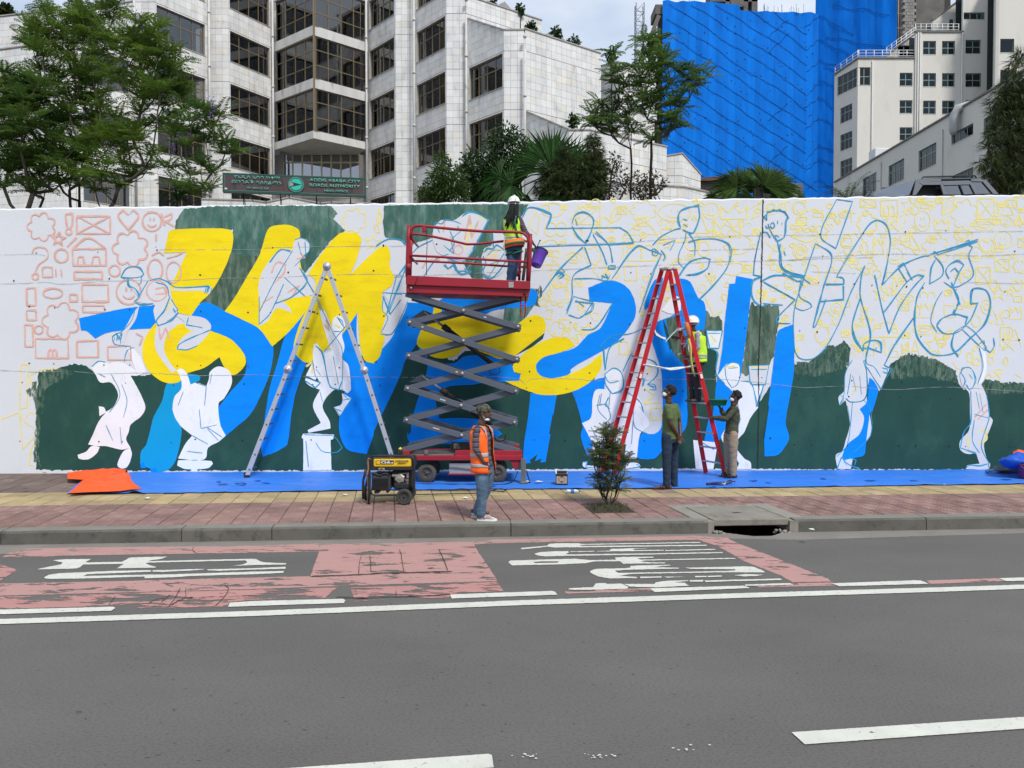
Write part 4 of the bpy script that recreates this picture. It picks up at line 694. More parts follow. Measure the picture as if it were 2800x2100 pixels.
def window(parent, f, a, z, w_, h, cols, rows, mf, mg, key, curtain=.3, fr=.055, rev=.14, msill=None, depth=.06):
    """part window > frame, pane, curtain; rows = heights bottom to top"""
    k = (key, round(w_, 2), round(h, 2))
    if k not in WCACHE:
        fb = B(); D0 = rev
        for i in range(cols + 1):
            x = w_ * i / cols; t = fr if 0 < i < cols else fr * .8
            x0, x1 = (x - t / 2, x + t / 2) if 0 < i < cols else ((0, t) if i == 0 else (w_ - t, w_)); fb.box(x0, D0, 0, x1, D0 + depth, h)
        zz = [0]
        for r in rows: zz.append(zz[-1] + r * h)
        for i, z_ in enumerate(zz):
            z0, z1 = (z_ - fr / 2, z_ + fr / 2) if 0 < i < len(zz) - 1 else ((0, fr) if i == 0 else (h - fr, h))
            fb.box(fr * .8, D0 + .004, z0, w_ - fr * .8, D0 + depth - .004, z1)
        rb = B(); e = .02
        rb.add([(0, e, 0), (w_, e, 0), (w_, e, h), (0, e, h), (0, D0 + .1, 0), (w_, D0 + .1, 0), (w_, D0 + .1, h), (0, D0 + .1, h)], [(0, 4, 5, 1), (1, 5, 6, 2), (2, 6, 7, 3), (3, 7, 4, 0)])
        rb.box(-.04, -.03, -.05, w_ + .04, D0, -.002)
        ps = []
        for i in range(cols):
            for j in range(len(rows)):
                pb = B(); pb.box(w_ * i / cols + fr / 2, D0 + depth * .5, zz[j] + fr / 2, w_ * (i + 1) / cols - fr / 2, D0 + depth * .5 + .008, zz[j + 1] - fr / 2); ps.append(pb.mesh('pane', mg))
        WCACHE[k] = (fb.mesh('frame', mf), rb.mesh('window', msill, True), ps)
    fm, rm, ps = WCACHE[k]
    o = link('window', rm, parent, f.mat(a, z)); link('frame', fm, o)
    for p in ps: link('pane', p, o)
    for i in range(cols):
        if random.random() < curtain:
            cb = B(); n = 14; x0 = w_ * i / cols; x1 = x0 + w_ / cols * random.uniform(.6, 1.0); z0 = random.choice([0, 0, h * .1]); vs = []
            for q in range(n + 1):
                x = x0 + (x1 - x0) * q / n; y = rev + depth + .1 + .035 * math.sin(q * 1.9 + i)
                vs += [(x, y, z0), (x, y, h)]
            cb.add(vs, [(2 * q, 2 * q + 2, 2 * q + 3, 2 * q + 1) for q in range(n)], True); cb.build('curtain', random.choice(m_curt), o, False)
    return o
m_curt = [M('curtain_grey', (.33, .33, .33), var=.2, vs=8), M('curtain_pale', (.42, .40, .36), var=.2, vs=8), M('curtain_beige', (.3, .25, .15), var=.2, vs=8)]
m_marb = M('marble_tile', (.74, .735, .71), rough=.45, var=.10, vs=1.3, bump=.06, bs=12, c2=(.5, .5, .485), c2s=2.2, c2t=(.48, .8), stretch=(1, 1, .4), attr='tint', spec=.4)
m_joint = M('tile_joint', (.3, .295, .28), rough=1, var=.2, vs=.4)
m_frame = M('bronze_window_frame', (.205, .16, .092), rough=.45, var=.15, metal=.25)
m_framep = M('cream_window_frame', (.55, .5, .38), rough=.5, var=.1)
m_sill = M('stone_sill', (.38, .36, .33), rough=.8, var=.2)
m_room = M('dim_room', (.15, .115, .075), rough=1, var=.4, vs=.5, c2=(.12, .085, .03), c2s=.35, c2t=(.55, .7))
m_pipe = M('white_downpipe', (.55, .55, .53), rough=.5, var=.1, c2=(.3, .22, .15), c2s=2, c2t=(.6, .75))
g_dark = glass('office_glass', (.66, .62, .56), .085, .04, .8); g_teal = glass('teal_glass', (.35, .62, .68), .0, .03, .34)
office = empty('office_building', 'stepped office block clad in white marble tiles with bronze window bays behind the mural wall', 'building', (0, 50, 5.75))
office.location = (0, 0, 0)
ZL = ZR(222.3, 50.07); ST = 3.4
TILES = []; joint = B(); room = B()
def marble(u0, d0, u1, d1, tl, tr=None, win=None, zb=11.2, tw=.385, flip=False):
    f = Facet(u0, d0, u1, d1); tr = tl if tr is None else tr; top = lambda a: tl + (tr - tl) * a / f.L
    holes = []
    if win:
        a0, a1 = win[0] * f.L, win[1] * f.L
        for k in range(-4, 3):
            z = ZL + ST * k + 1.36
            if z + .3 > min(top(a0), top(a1)) or z > 27: continue
            hh = 1.93
            if z + hh > min(top(a0), top(a1)) - .2: continue
            holes.append((a0, z, a1, z + hh))
    zt = min(max(tl, tr), 27.6)
    for r in cut([(0, zb, f.L, zt)], holes): wallquad(joint, f, r, -.02, top)
    n = max(1, round(f.L / tw)); w_ = f.L / n; z = ZL - ST * 5
    while z < zt:
        z2 = z + ST / 8
        if z2 > zb:
            for i in range(n):
                for r in cut([(i * w_, max(z, zb), (i + 1) * w_, min(z2, zt))], holes): TILES.append((f, r, top, (z2 - ZL) % ST < .05))
        z = z2
    for h in holes: window(office, f, h[0], h[1], h[2] - h[0], h[3] - h[1], 4, (.62, .38), m_frame, g_dark, 'off', .42, msill=m_sill)
    if holes: room.add([f.P(-.1, zb, -1.5), f.P(f.L + .1, zb, -1.5), f.P(f.L + .1, min(zt, tl - .5, tr - .5), -1.5), f.P(-.1, min(zt, tl - .5, tr - .5), -1.5)], [(0, 1, 2, 3)])
    for h in holes:                     # floor and ceiling of the room
        for zz in (h[1] - .5, h[3] + .05): room.add([f.P(h[0] - .2, zz, -.25), f.P(h[2] + .2, zz, -.25), f.P(h[2] + .2, zz, -1.5), f.P(h[0] - .2, zz, -1.5)], [(0, 1, 2, 3)])
    # coping
    if tl < 27 and zt < 27.6:
        c = B(); c.bar(f.P(-.03, top(0) + .03, -.12), f.P(f.L + .03, top(f.L) + .03, -.12), .34, .07); c.build('coping', m_sill, office)
    return f
HI = 30
zA = ZR(4, 46.5); marble(-420, 51, 370, 46.5, zA)
zB = ZR(112, 44); marble(-420, 48.3, 150, 44.2, zB); marble(150, 44.2, 205, 44.2, zB); marble(206, 44.1, 366, 46.7, zB + .2, zB + 1.2, (.12, .94))
marble(370, 46.5, 428, 46.5, HI); marble(428, 46.55, 573, 49.6, HI, None, (.02, .92))
marble(573, 50.07, 627, 50.07, HI); marble(627, 50.1, 746, 53.2, HI, None, (.03, .93))
marble(1003.5, 53.76, 1082, 51, HI, None, (.1, .95)); marble(1082, 51, 1131, 51, HI)
marble(1134, 50.7, 1221, 48, HI, None, (.07, .96)); marble(1221, 48, 1274, 48, HI)
marble(1277, 47.8, 1378, 45.25, ZR(50, 47.8), ZR(83, 45.25), (.06, .96)); z3 = ZR(82, 45.25)
marble(1378, 45.25, 1433, 45.25, z3); marble(1436, 45.25, 1642, 48.75, ZR(79.5, 45.25), ZR(146.4, 48.75))
marble(1275, 48, 1481, 51.56, ZR(-12, 48), ZR(56, 51.56), zb=18)
marble(1437, 45.2, 1556, 42.4, ZR(304, 45.2), ZR(356, 42.4), zb=10); z4 = ZR(402, 45.8)
marble(1556, 42.4, 1612, 42.4, ZR(356, 42.4), zb=10); marble(1612, 42.4, 1824, 45.8, ZR(356, 42.4), z4, zb=10)
marble(1824, 47, 1866, 47, ZR(427, 47), ZR(420, 47), zb=10); marble(1866, 47, 1917, 48.5, ZR(420, 47), ZR(478, 48.5), zb=10)
marble(1643, 50.4, 1690, 49, ZR(181, 50.4), ZR(170, 49), zb=12); marble(1690, 49, 1790, 50.8, ZR(170, 49), ZR(195, 50.8), zb=12)
lo = [(1600, 41, 502), (1700, 39.6, 503), (1795, 39, 507), (1872, 39.4, 512), (1948, 41.5, 528)]
for (u0, d0, v0), (u1, d1, v1) in zip(lo, lo[1:]): marble(u0, d0, u1, d1, ZR(v0, d0), ZR(v1, d1), zb=9.5)
can = [(548, 545), (690, 549), (726, 554), (790, 540.5), (875, 557), (905, 554), (1004, 557)]
for (u0, v0), (u1, v1) in zip(can, can[1:]): marble(u0, 43, u1, 43, ZR(v0, 43), ZR(v1, 43), zb=9)
for (us, vs_2, d) in (((1357, 1380, 1405), (16, 4, 33), 53), ((1483, 1521, 1552), (96, 82, 118), 51.5)):
    b = B(); b.prism([at(us[0], vs_2[0] + 20, d), at(us[0], vs_2[0], d), at(us[1], vs_2[1], d), at(us[2], vs_2[2], d), at(us[2], vs_2[2] + 20, d)], (.6, 3, 0)); b.build('roof_gable', m_sill, office)
marble(738, 55.4, 764, 55.4, HI); marble(994, 55.4, 1012, 55.4, HI)
# the tiles: the largest in view singly, the others joined
TILES.sort(key=lambda t: ((t[0].p0.y + t[0].p1.y) / 2 if (t[1][3] < 24 and t[0].p0.x > -11 and t[1][1] > 13.5) else 99) - (t[1][2] - t[1][0]) * (t[1][3] - t[1][1]) * 8)
rest_t = B(); cnt = 0
for f, r, top, line in TILES:
    q = random.gauss(1, .05); q = max(.8, min(1.12, q)); wrm = random.random() < .12
    tint = (q, q * (.96 if wrm else 1), q * (.9 if wrm else 1.01))
    th = .016
    r = (r[0], r[1], r[2], r[3] - (.02 if line else 0))
    if cnt < 299:
        b = B(); b.tc = tint
        if wallquad(b, f, r, random.uniform(-.002, .002), top, th, .006): b.build('marble_tile', m_marb, office, False); cnt += 1
    else: rest_t.tc = tint; wallquad(rest_t, f, r, random.uniform(-.002, .002), top, th, .006)
tag(rest_t.build('marble_tile', m_marb, office, False), kind='stuff')
pq = [plan(700, 57), plan(1060, 57)]; joint.add([(pq[0].x, 57, 6), (pq[1].x, 57, 6), (pq[1].x, 57, 30), (pq[0].x, 57, 30)], [(0, 1, 2, 3)]); joint.build('wall', m_joint, office, False); 
# the glazed bay
TB = ZR(358, 50.7); bl, ba, br = (755, 53.4), (861.5, 50.7), (1003, 53.4)
m_band = M('bay_band_marble', (.62, .615, .59), rough=.6, var=.14, vs=1.2, c2=(.3, .29, .26), c2s=1.6, c2t=(.52, .8), stretch=(1.5, 1.5, .35))
for k in range(0, 4):
    z = TB + ST * k; hb = .5 if k == 0 else .62
    fl, fr_ = Facet(*bl, *ba), Facet(*ba, *br)
    b = B(); P3 = [fl.P(-.02, z - hb, .12), fl.P(fl.L, z - hb, .14), fr_.P(fr_.L + .02, z - hb, .12), fr_.P(fr_.L, z - hb, -1.6), fl.P(0, z - hb, -1.6)]
    b.prism(P3, (0, 0, hb)); b.build('bay_slab', m_band, office)
    for f in (fl, fr_): window(office, f, .03, z + .005, f.L - .06, ST - .64, 4, (.33, .36, .31), m_frame, g_dark, 'bay', .75, .06, .03, m_frame)
    for f in (fl, fr_): room.add([f.P(0, z, -1.4), f.P(f.L, z, -1.4), f.P(f.L, z + ST - .62, -1.4), f.P(0, z + ST - .62, -1.4)], [(0, 1, 2, 3)])
b = B(); b.bar(fl.P(fl.L, TB, .06), fl.P(fl.L, TB + ST * 4, .06), .12, .12, (0, 1, 0)); b.build('bay_corner_post', m_frame, office)
fb_ = Facet(748, 54.6, 1006, 54.6); zt_ = TB - .5; hl = (fb_.su(773, 450), fb_.zv(0, 540), fb_.su(984, 450), fb_.zv(0, 418))
for r in cut([(0, 10, fb_.L, zt_)], [hl]): wallquad(room, fb_, r, -.03); TILES.append
b2 = B()
for r in cut([(0, 10, fb_.L, zt_)], [hl]): wallquad(b2, fb_, r, 0)
b2.build('wall', m_sill, office, False)
window(office, fb_, hl[0], hl[1], hl[2] - hl[0], hl[3] - hl[1], 8, (.79, .21), m_framep, glass('sky_glass', (.7, .72, .75), .34, .02, .5), 'low', .5, .11, .06, m_framep)
room.add([fb_.P(0, 9, -1.2), fb_.P(fb_.L, 9, -1.2), fb_.P(fb_.L, zt_, -1.2), fb_.P(0, zt_, -1.2)], [(0, 1, 2, 3)])
room.build('interior', m_room, office, False)
for u, d in ((372, 46.3), (575, 49.4), (748, 53.0), (1003, 53.2), (1133, 50.5), (1275.5, 47.8), (1435, 45.0)):
    p = plan(u, d); b = B(); zt = 27.5 if u < 1270 else (ZR(42, d) if u < 1300 else ZR(136, d)); b.tube([(p.x, p.y - .1, 10), (p.x, p.y - .1, zt)], .075, 8)
    for k in range(6): b.tube([(p.x, p.y - .1, ZL + ST * (k - 3) + .6), (p.x, p.y - .1, ZL + ST * (k - 3) + .75)], .1, 8)
    b.build('downpipe', m_pipe, office)
# ------------------------------------------------------------ sign of the roads authority
f = Facet(608.5, 38, 998, 39.1); zb_, zt_ = f.zv(0, 523.6), f.zv(0, 474)
sign = empty('building_sign', 'long dark brown sign board with green border, round emblem and raised letters on thin struts', 'sign')
m_sb = M('sign_board_brown', (.075, .05, .052), rough=.6, var=.15, vs=2, c2=(.05, .03, .033), c2s=3, stretch=(1, 1, .3)); m_sg = M('sign_green', (.08, .25, .205), rough=.5, var=.15)
m_sd = M('sign_dark_green', (.018, .075, .062), rough=.5); m_sl = M('sign_letters', (.13, .4, .32), rough=.5, var=.12)
b = B(); b.box(0, 0, 0, f.L, .22, zt_ - zb_); b.build('board', m_sb, sign, mw=f.mat(0, zb_))
H = zt_ - zb_; b = B()
for x0, z0, x1, z1 in ((-.03, -.03, f.L + .03, .035), (-.03, H - .035, f.L + .03, H + .03), (-.03, .035, .04, H - .035), (f.L - .04, .035, f.L + .03, H - .035)): b.box(x0, -.03, z0, x1, .24, z1)
b.build('border', m_sd, sign, mw=f.mat(0, zb_))
b = B()
for x0, z0, x1, z1 in ((.06, .055, f.L - .06, .075), (.06, H - .075, f.L - .06, H - .055), (.06, .075, .08, H - .075), (f.L - .08, .075, f.L - .06, H - .075)): b.box(x0, -.012, z0, x1, 0, z1)
b.build('border_line', m_sg, sign, mw=f.mat(0, zb_))
def text(body, x0, x1, zc, h, mat, parent, mw, nm='lettering', ext=.01, y=-.012, bold=0., sx=None, center=False):
    c = bpy.data.curves.new(nm, 'FONT'); c.body = body; c.size = 1; c.extrude = 0; c.offset = bold; c.space_character = 1.0
    o = bpy.data.objects.new(nm, c); COL.objects.link(o); dg = bpy.context.evaluated_depsgraph_get(); dg.update()
    me = bpy.data.meshes.new_from_object(o.evaluated_get(dg)); bpy.data.objects.remove(o)
    xs = [v.co.x for v in me.vertices]; ys = [v.co.y for v in me.vertices]; sy = h / (max(ys) - min(ys)); s_x = (x1 - x0) / (max(xs) - min(xs)); ym = (max(ys) + min(ys)) / 2; xm = min(xs)
    for v in me.vertices: v.co = Vector((x0 + (v.co.x - xm) * s_x, y, zc + (v.co.y - ym) * sy))
    bm = bmesh.new(); bm.from_mesh(me); r = bmesh.ops.extrude_face_region(bm, geom=bm.faces[:]); bmesh.ops.translate(bm, verts=[e for e in r['geom'] if isinstance(e, bmesh.types.BMVert)], vec=(0, -ext, 0)); bm.to_mesh(me); bm.free()
    me.materials.clear(); me.materials.append(mat); me.name = nm
    return link(nm, me, parent, mw)
kx = f.L / 2050.; kz = H / 258.
sx_ = lambda x: (x - 45) * kx
def zs(x, y): return H - (y - 75 - (x - 45) * 80 / 2050) * kz
for body, x0, x1, yc, h in (("የአዲስ አበባ ከተማ", 200, 850, 140, 52), ("መንገዶች ባለስልጣን", 165, 870, 205, 56), ("ዋና መስሪያ ቤት", 380, 690, 292, 36),
                            ("ADDIS ABABA CITY", 1278, 2022, 186, 44), ("ROADS AUTHORITY", 1275, 2015, 260, 46), ("HEAD OFFICE", 1490, 1832, 336, 32)):
    xc = (x0 + x1) / 2; text(body, sx_(x0), sx_(x1), zs(xc, yc), h * kz, m_sl, sign, f.mat(0, zb_), bold=.02 if body[0] < 'z' else .012, ext=.03)
em = empty('emblem', None, None); em.parent = sign; em.matrix_local = f.mat(sx_(1080), zb_ + zs(1080, 238)); R0 = .92 * H / 2
def disc(r, y0, y1, mat, nm, r_in=0):
    b = B(); b.lathe([(r_in, y0), (r, y0), (r, y1), (r_in, y1)] if r_in else [(r, y0), (r, y1)], 32, Matrix.Rotation(R_(90), 4, 'X'), False, not r_in); return b.build(nm, mat, em)
disc(R0, .0, .03, m_sd, 'rim'); disc(R0 * .93, .03, .035, m_sg, 'ring'); disc(R0 * .8, .035, .038, m_sd, 'ring'); disc(R0 * .7, .038, .042, M('emblem_green', (.03, .5, .38), rough=.4), 'disc')
b = B(); b.prism([(-R0 * .72, -.043, R0 * .34), (R0 * .66, -.043, 0), (-R0 * .72, -.043, -R0 * .34), (-R0 * .5, -.043, 0)], (0, -.006, 0)); b.prism([(-R0 * .2, -.043, R0 * .2), (R0 * .6, -.043, 0.), (-R0 * .2, -.043, -R0 * .2)], (0, -.008, 0)); b.build('road_wedge', M('emblem_dark', (.02, .03, .035)), em)
b = B()
for i in range(6): z = R0 * (-.27 + .108 * i); b.prism([(-R0 * .74, -.052, z), (-R0 * .3, -.052, z * .45 - .004), (-R0 * .3, -.052, z * .45 + .004), (-R0 * .74, -.052, z + R0 * .05)], (0, -.004, 0))
b.build('road_line', M('emblem_white', (.6, .65, .68)), em)
b = B(); b.lathe([(.07, 0), (.07, .03)], 16, Matrix.Translation((sx_(82), 0, zs(82, 293))) @ Matrix.Rotation(R_(90), 4, 'X') @ Matrix.Scale(.7, 4, (0, 1, 0)), False); b.build('floodlight_spot', m_pipe, sign, mw=f.mat(0, zb_))
for x in (320, 850, 1370, 1870):
    b = B(); a = sx_(x)
    for dx in (-.03, .06): b.tube([(a, .1, .0), (a + dx, .35, -.75)], .018, 6)
    b.tube([(a, .1, 0), (a, .9, -.75)], .015, 6); b.build('strut', m_dark, sign, mw=f.mat(0, zb_))
# ------------------------------------------------------------ tower wrapped in blue sheeting
wrap = empty('wrapped_tower', 'tall unfinished building wrapped in blue plastic sheeting tied down with ropes', 'building')
m_tp = [M('wrap_blue_%d' % i, c, rough=.8, spec=.1, var=.12, vs=.5, bump=.2, bs=2.5, c2=c2, c2s=.6, c2t=(.45, .7), stretch=(2.2, 2.2, .25)) for i, (c, c2) in enumerate((((.003, .175, .70), (.004, .15, .62)), ((.003, .195, .77), (.004, .165, .68)), ((.003, .165, .66), (.004, .135, .57))))]
m_rc = M('rough_concrete', (.15, .14, .125), rough=.95, var=.25, vs=.8, bump=.4, bs=4); m_rope = M('dark_rope', (.012, .03, .09), rough=.9); m_blk = M('concrete_block', (.27, .255, .235), rough=.95, var=.15, vs=2, rnd=.14)
FA, FB = Facet(1811, 118, 2238, 121), Facet(2238, 121, 2450, 114)
topA = [(1811, 2), (1942, 5), (2016, 14), (2019, 28), (2070, 31), (2200, 34), (2240, 38)]
def topv(u):
    for (a, va), (c, vc) in zip(topA, topA[1:]):
        if a <= u <= c: return va + (vc - va) * (u - a) / (c - a)
    return topA[0][1] if u < topA[0][0] else topA[-1][1]
def sag(f, a, z): return .04 * math.sin(a * 2.2 + .4 * math.sin(z * .35)) + 0.1 * mnoise.noise((a * .35, z * .3, f.d0)) + .07 * mnoise.noise((a * 1.7, z * .5, 3))
def sheet(f, a0, a1, zb, tz, mat):
    b = B(); n, m = 4, 60; vs = []
    for j in range(m + 1):
        for i in range(n + 1):
            a = a0 + (a1 - a0) * i / n; z = zb + (tz(a) - zb) * j / m; vs.append(f.P(a, z, sag(f, a, z) + .03 * mnoise.noise((a * 4, z * 2, 1))))
    b.add(vs, [(j * (n + 1) + i, j * (n + 1) + i + 1, (j + 1) * (n + 1) + i + 1, (j + 1) * (n + 1) + i) for j in range(m) for i in range(n)], True); b.build('tarp_sheet', mat, wrap, False)
uA = lambda a: 1811 + (2238 - 1811) * a / FA.L
n = 24
for i in range(n): a0, a1 = FA.L * i / n, FA.L * (i + 1) / n; sheet(FA, a0 - .02, a1 + .02, 14, lambda a: FA.zv(a, topv(uA(a))) + .25 * mnoise.noise((a * .7, 0, 0)), m_tp[i * 7 % 3])
sheet(FB, -.6, .1, 14, lambda a: 62, m_tp[1])
n = 11
for i in range(n): a0, a1 = FB.L * i / n, FB.L * (i + 1) / n; sheet(FB, a0 - .02, a1 + .02, 12, lambda a: 62 if a > .5 else 62, m_tp[(i * 5 + 1) % 3])
def rope(f, u0, v0, u1, v1):
    pts = []; n = 16; a0, a1 = f.su(u0), f.su(u1)
    for i in range(n + 1):
        t = i / n; a = a0 + (a1 - a0) * t; z = f.zv(a, v0 + (v1 - v0) * t) + .3 * mnoise.noise((a * .35, v0 * .13, 5)) + .12 * math.sin(t * 12 + v0)
        pts.append(f.P(a, z, sag(f, a, z) + .07))
    b = B(); b.tube(pts, .026, 4); b.build('rope', m_rope, wrap, False)
for k in range(-6, 13):
    v0 = 8 + k * 41; ua, ub = 1815, 2205 if k < 6 else 2236; va, vb = v0, v0 + (ub - ua) * .64
    if va < 12: ua += (12 - va) / .64 ; va = 12
    if ua > 2018 and va < 36: ua += 30; va += 20
    if vb > 590: ub -= (vb - 590) / .64; vb = 590
    if ub - ua > 40: rope(FA, ua + random.uniform(0, 8), va, ub, vb)
for v0 in (70, 112, 300, 420): rope(FA, 2100, v0 + 30, 2155, v0 - 30 + 12)
for k in range(9): v0 = 60 + k * 58 + random.uniform(-16, 16); rope(FA, 2196 + random.uniform(0, 14), v0 + random.uniform(8, 22), 2237, v0 - random.uniform(14, 26)); rope(FB, 2239, v0 - 22, 2290 + random.uniform(0, 70), v0 + random.uniform(4, 30))
for k in range(3): v0 = 14 + k * 85; rope(FB, 2245 + random.uniform(0, 40), v0, 2430, v0 + random.uniform(20, 50))
b = B()
for k in range(230):
    a = random.uniform(.3, FA.L - .3); z = random.uniform(18, 56)
    if z < FA.zv(a, topv(uA(a))) - .5: o = FA.P(a, z, sag(FA, a, z) + .04); r = random.uniform(.06, .12); b.ngon([o + Vector((FA.d.x, FA.d.y, 0)) * r * math.cos(t) + Vector((0, 0, r * math.sin(t))) for t in (0, 1.2, 2.5, 3.8, 5)])
tag(b.build('vent_hole', m_rope, wrap), kind='stuff')
def cbox(u0, v0, u1, v1, d, dep, nm, mat, parent): b = B(); p0, p1 = at(u0, v1, d), at(u1, v0, d); b.box(p0.x, d, p0.z, p1.x, d + dep, p1.z); return b.build(nm, mat, parent)
for i, v in enumerate((12, 95, 175, 255, 335)): cbox(1792 - (6 if i else 0) + i * 3, v, 1818, v + 26, 118.5, 4, 'floor_slab', m_rc, wrap)
cbox(1798, 38, 1816, 520, 119, .8, 'column', m_rc, wrap); cbox(1772, 140, 1786, 480, 120, .6, 'column', m_rc, wrap); cbox(1768, 330, 1812, 400, 121, .3, 'floor_slab', m_rc, wrap)
b = B(); b.bar(at(1800, 46, 118.6), at(1776, 110, 118.6), 1.2, .6); b.bar(at(1798, 112, 118.6), at(1774, 180, 118.6), 1.2, .5); b.build('stair_flight', m_rc, wrap)
for (u0, v0, u1, v1) in ((1942, -30, 2072, 4), (1984, -30, 1996, 16), (2034, -30, 2046, 30), (2056, -30, 2072, 32), (1998, 4, 2034, 18)): cbox(u0, v0, u1, v1, 126, 3, 'roof_frame', m_rc, wrap)
b = B()
for k in range(26): u = random.uniform(2075, 2200) if k > 8 else random.uniform(1820, 1900); p = at(u, topv(u), 120.5); b.tube([p - Vector((0, 0, .4)), p + Vector((random.uniform(-.2, .2), 0, random.uniform(.5, 1.3)))], .025, 4)
tag(b.build('rebar', m_rope, wrap), kind='stuff')
# lattice mast
mast = empty('hoist_mast', 'thin grey lattice hoist mast standing beside the wrapped tower', 'mast'); m_st = M('galvanised_steel', (.2, .22, .24), rough=.5, metal=.5, var=.2)
pm0, pm1 = at(1737, 200, 84), at(1759, 200, 84); hw = (pm1.x - pm0.x) / 2; mc = Vector(((pm0.x + pm1.x) / 2, 84, 0)); zt = ZR(12, 84)
for sx, sy in ((-1, -1), (1, -1), (1, 1), (-1, 1)): b = B(); b.tube([mc + Vector((sx * hw, sy * hw, 5.7)), mc + Vector((sx * hw, sy * hw, zt))], .05, 6); b.build('leg', m_st, mast)
b = B(); z = 14; i = 0
while z < zt - .1:
    c = [mc + Vector((sx * hw, sy * hw, z)) for sx, sy in ((-1, -1), (1, -1), (1, 1), (-1, 1))]; h = min(1.1, zt - z)
    for k in range(4): b.tube([c[k], c[(k + 1) % 4]], .03, 4); b.tube([c[k], c[(k + 1) % 4] + Vector((0, 0, h))], .025, 4)
    z += h
tag(b.build('bracing', m_st, mast), kind='stuff')
# unfinished block tower
ut = empty('unfinished_tower', 'bare grey concrete frame with block infill rising behind the cream building', 'building')
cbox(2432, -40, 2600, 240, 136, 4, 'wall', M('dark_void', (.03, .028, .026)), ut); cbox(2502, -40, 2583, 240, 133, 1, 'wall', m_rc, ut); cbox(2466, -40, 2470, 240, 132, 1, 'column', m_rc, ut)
p0 = at(2471, 110, 131); bw_ = (at(2502, 110, 131).x - p0.x) / 3; bme = None
for r in range(16):
    for c in range(3):
        b = B(); x = p0.x + c * bw_ + (bw_ / 2 if r % 2 else 0) - bw_ * .25; z = p0.z + r * .52 - 1
        b.box(x + .02, 131 + random.uniform(-.02, .02), z + .02, x + bw_ - .02, 131.6, z + .5); b.build('block', m_blk, ut)
for i, u in enumerate((2447, 2456)): b = B(); b.tube([at(u, 160, 130), at(u + 1, -30, 130)], .07, 6); b.build('scaffold_pole', M('bamboo', (.36, .26, .13)), ut)
for v in (35, 75): b = B(); b.tube([at(2438, v, 130), at(2470, v + 3, 130)], .06, 6); b.build('scaffold_pole', MATS['bamboo'], ut)
# ------------------------------------------------------------ cream building and its low wing
hot = empty('cream_building', 'stepped cream plastered block with teal framed windows and white roof railings', 'building')
m_cr = M('cream_plaster', (.68, .66, .60), rough=.9, var=.05, vs=.4, bump=.2, bs=10, c2=(.57, .55, .49), c2s=.5, c2t=(.5, .8), stretch=(1, 1, .4))
m_tf = M('teal_window_frame', (.2, .31, .3), rough=.5, var=.1); m_wh = M('white_metal', (.7, .71, .7), rough=.4, var=.06); m_cop = M('dark_coping', (.2, .19, .18), rough=.8, var=.2)
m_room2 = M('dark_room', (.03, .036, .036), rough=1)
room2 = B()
def plaster(parent, u0, d0, u1, d1, vt0, vt1, wins, zb=10, cop=True):
    f = Facet(u0, d0, u1, d1); t0, t1 = ZR(vt0, d0), ZR(vt1, d1); top = lambda a: t0 + (t1 - t0) * a / f.L; holes = []
    for (ua, ub, va, vb, cols, rows) in wins:
        vm = (va + vb) / 2; a, c = f.su(ua, vm), f.su(ub, vm); z1, z0 = f.zv(c, va), f.zv(c, vb); holes.append((a, z0, c, z1, cols, rows))
    b = B()
    for r in cut([(0, zb, f.L, max(t0, t1))], [h[:4] for h in holes]): wallquad(b, f, r, 0, top, .3)
    b.build('wall', m_cr, parent, False)
    for h in holes: window(parent, f, h[0], h[1], h[2] - h[0], h[3] - h[1], h[4], h[5], m_tf, g_teal, 'crm%d' % h[4], .1, .09, .12, m_cr)
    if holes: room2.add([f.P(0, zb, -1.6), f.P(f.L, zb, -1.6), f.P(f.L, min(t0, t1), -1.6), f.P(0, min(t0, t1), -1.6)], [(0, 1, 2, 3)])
    if cop: b = B(); b.bar(f.P(-.05, t0 + .06, -.1), f.P(f.L + .05, t1 + .06, -.1), .5, .14); b.build('coping', m_cop, parent)
    return f
X22 = (.5, .5)
f1 = plaster(hot, 2281, 99, 2345, 95, 206, 161, [(2290, 2344, 184, 236, 4, X22), (2298, 2330, 282, 325, 3, (.6, .4)), (2298, 2330, 357, 402, 3, (.6, .4)), (2298, 2330, 430, 474, 3, (.6, .4))])
f2 = plaster(hot, 2345, 95, 2502, 95, 160, 160, [(2347, 2380, 184, 233, 2, X22)] + [(2460, 2495, v, v + 36, 2, X22) for v in (199, 274, 348)])
f3 = plaster(hot, 2502, 94.8, 2630, 94.8, 88, 88, [(ua, ua + 35, v, v + 37, 2, X22) for ua in (2524, 2576) for v in (112, 200, 275, 349)])
f4 = plaster(hot, 2630, 94.8, 2699, 94.8, -60, -60, [(2635, 2692, 34, 53, 3, (1,))] + [(2640, 2682, v, v + 38, 2, X22) for v in (109, 200, 274)], cop=False)
plaster(hot, 2699, 94.8, 2720, 90, -60, -60, [], cop=False); plaster(hot, 2720, 90, 2960, 90, -60, -60, [(2735, 2773, 106, 144, 1, (1,)), (2735, 2773, 191, 230, 1, (1,))], cop=False)
plaster(hot, 2424, 97.5, 2503, 97.5, 152, 88, [(2455, 2489, 124, 160, 2, X22)]); plaster(hot, 2548, 98, 2626, 98, 56, -6, [(2596, 2606, 53, 88, 1, (1,))])
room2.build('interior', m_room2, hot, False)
def railing(f, a0, a1, z0, z1, n, off=-.1):
    b = B()
    for i in range(n + 1): t = i / n; p = f.P(a0 + (a1 - a0) * t, z0 + (z1 - z0) * t, off); b.tube([p, p + Vector((0, 0, 1.05))], .045, 6)
    for h in (.35, .7, 1.05): b.tube([f.P(a0, z0 + h, off), f.P(a1, z1 + h, off)], .04, 6)
    b.build('railing', m_wh, hot)
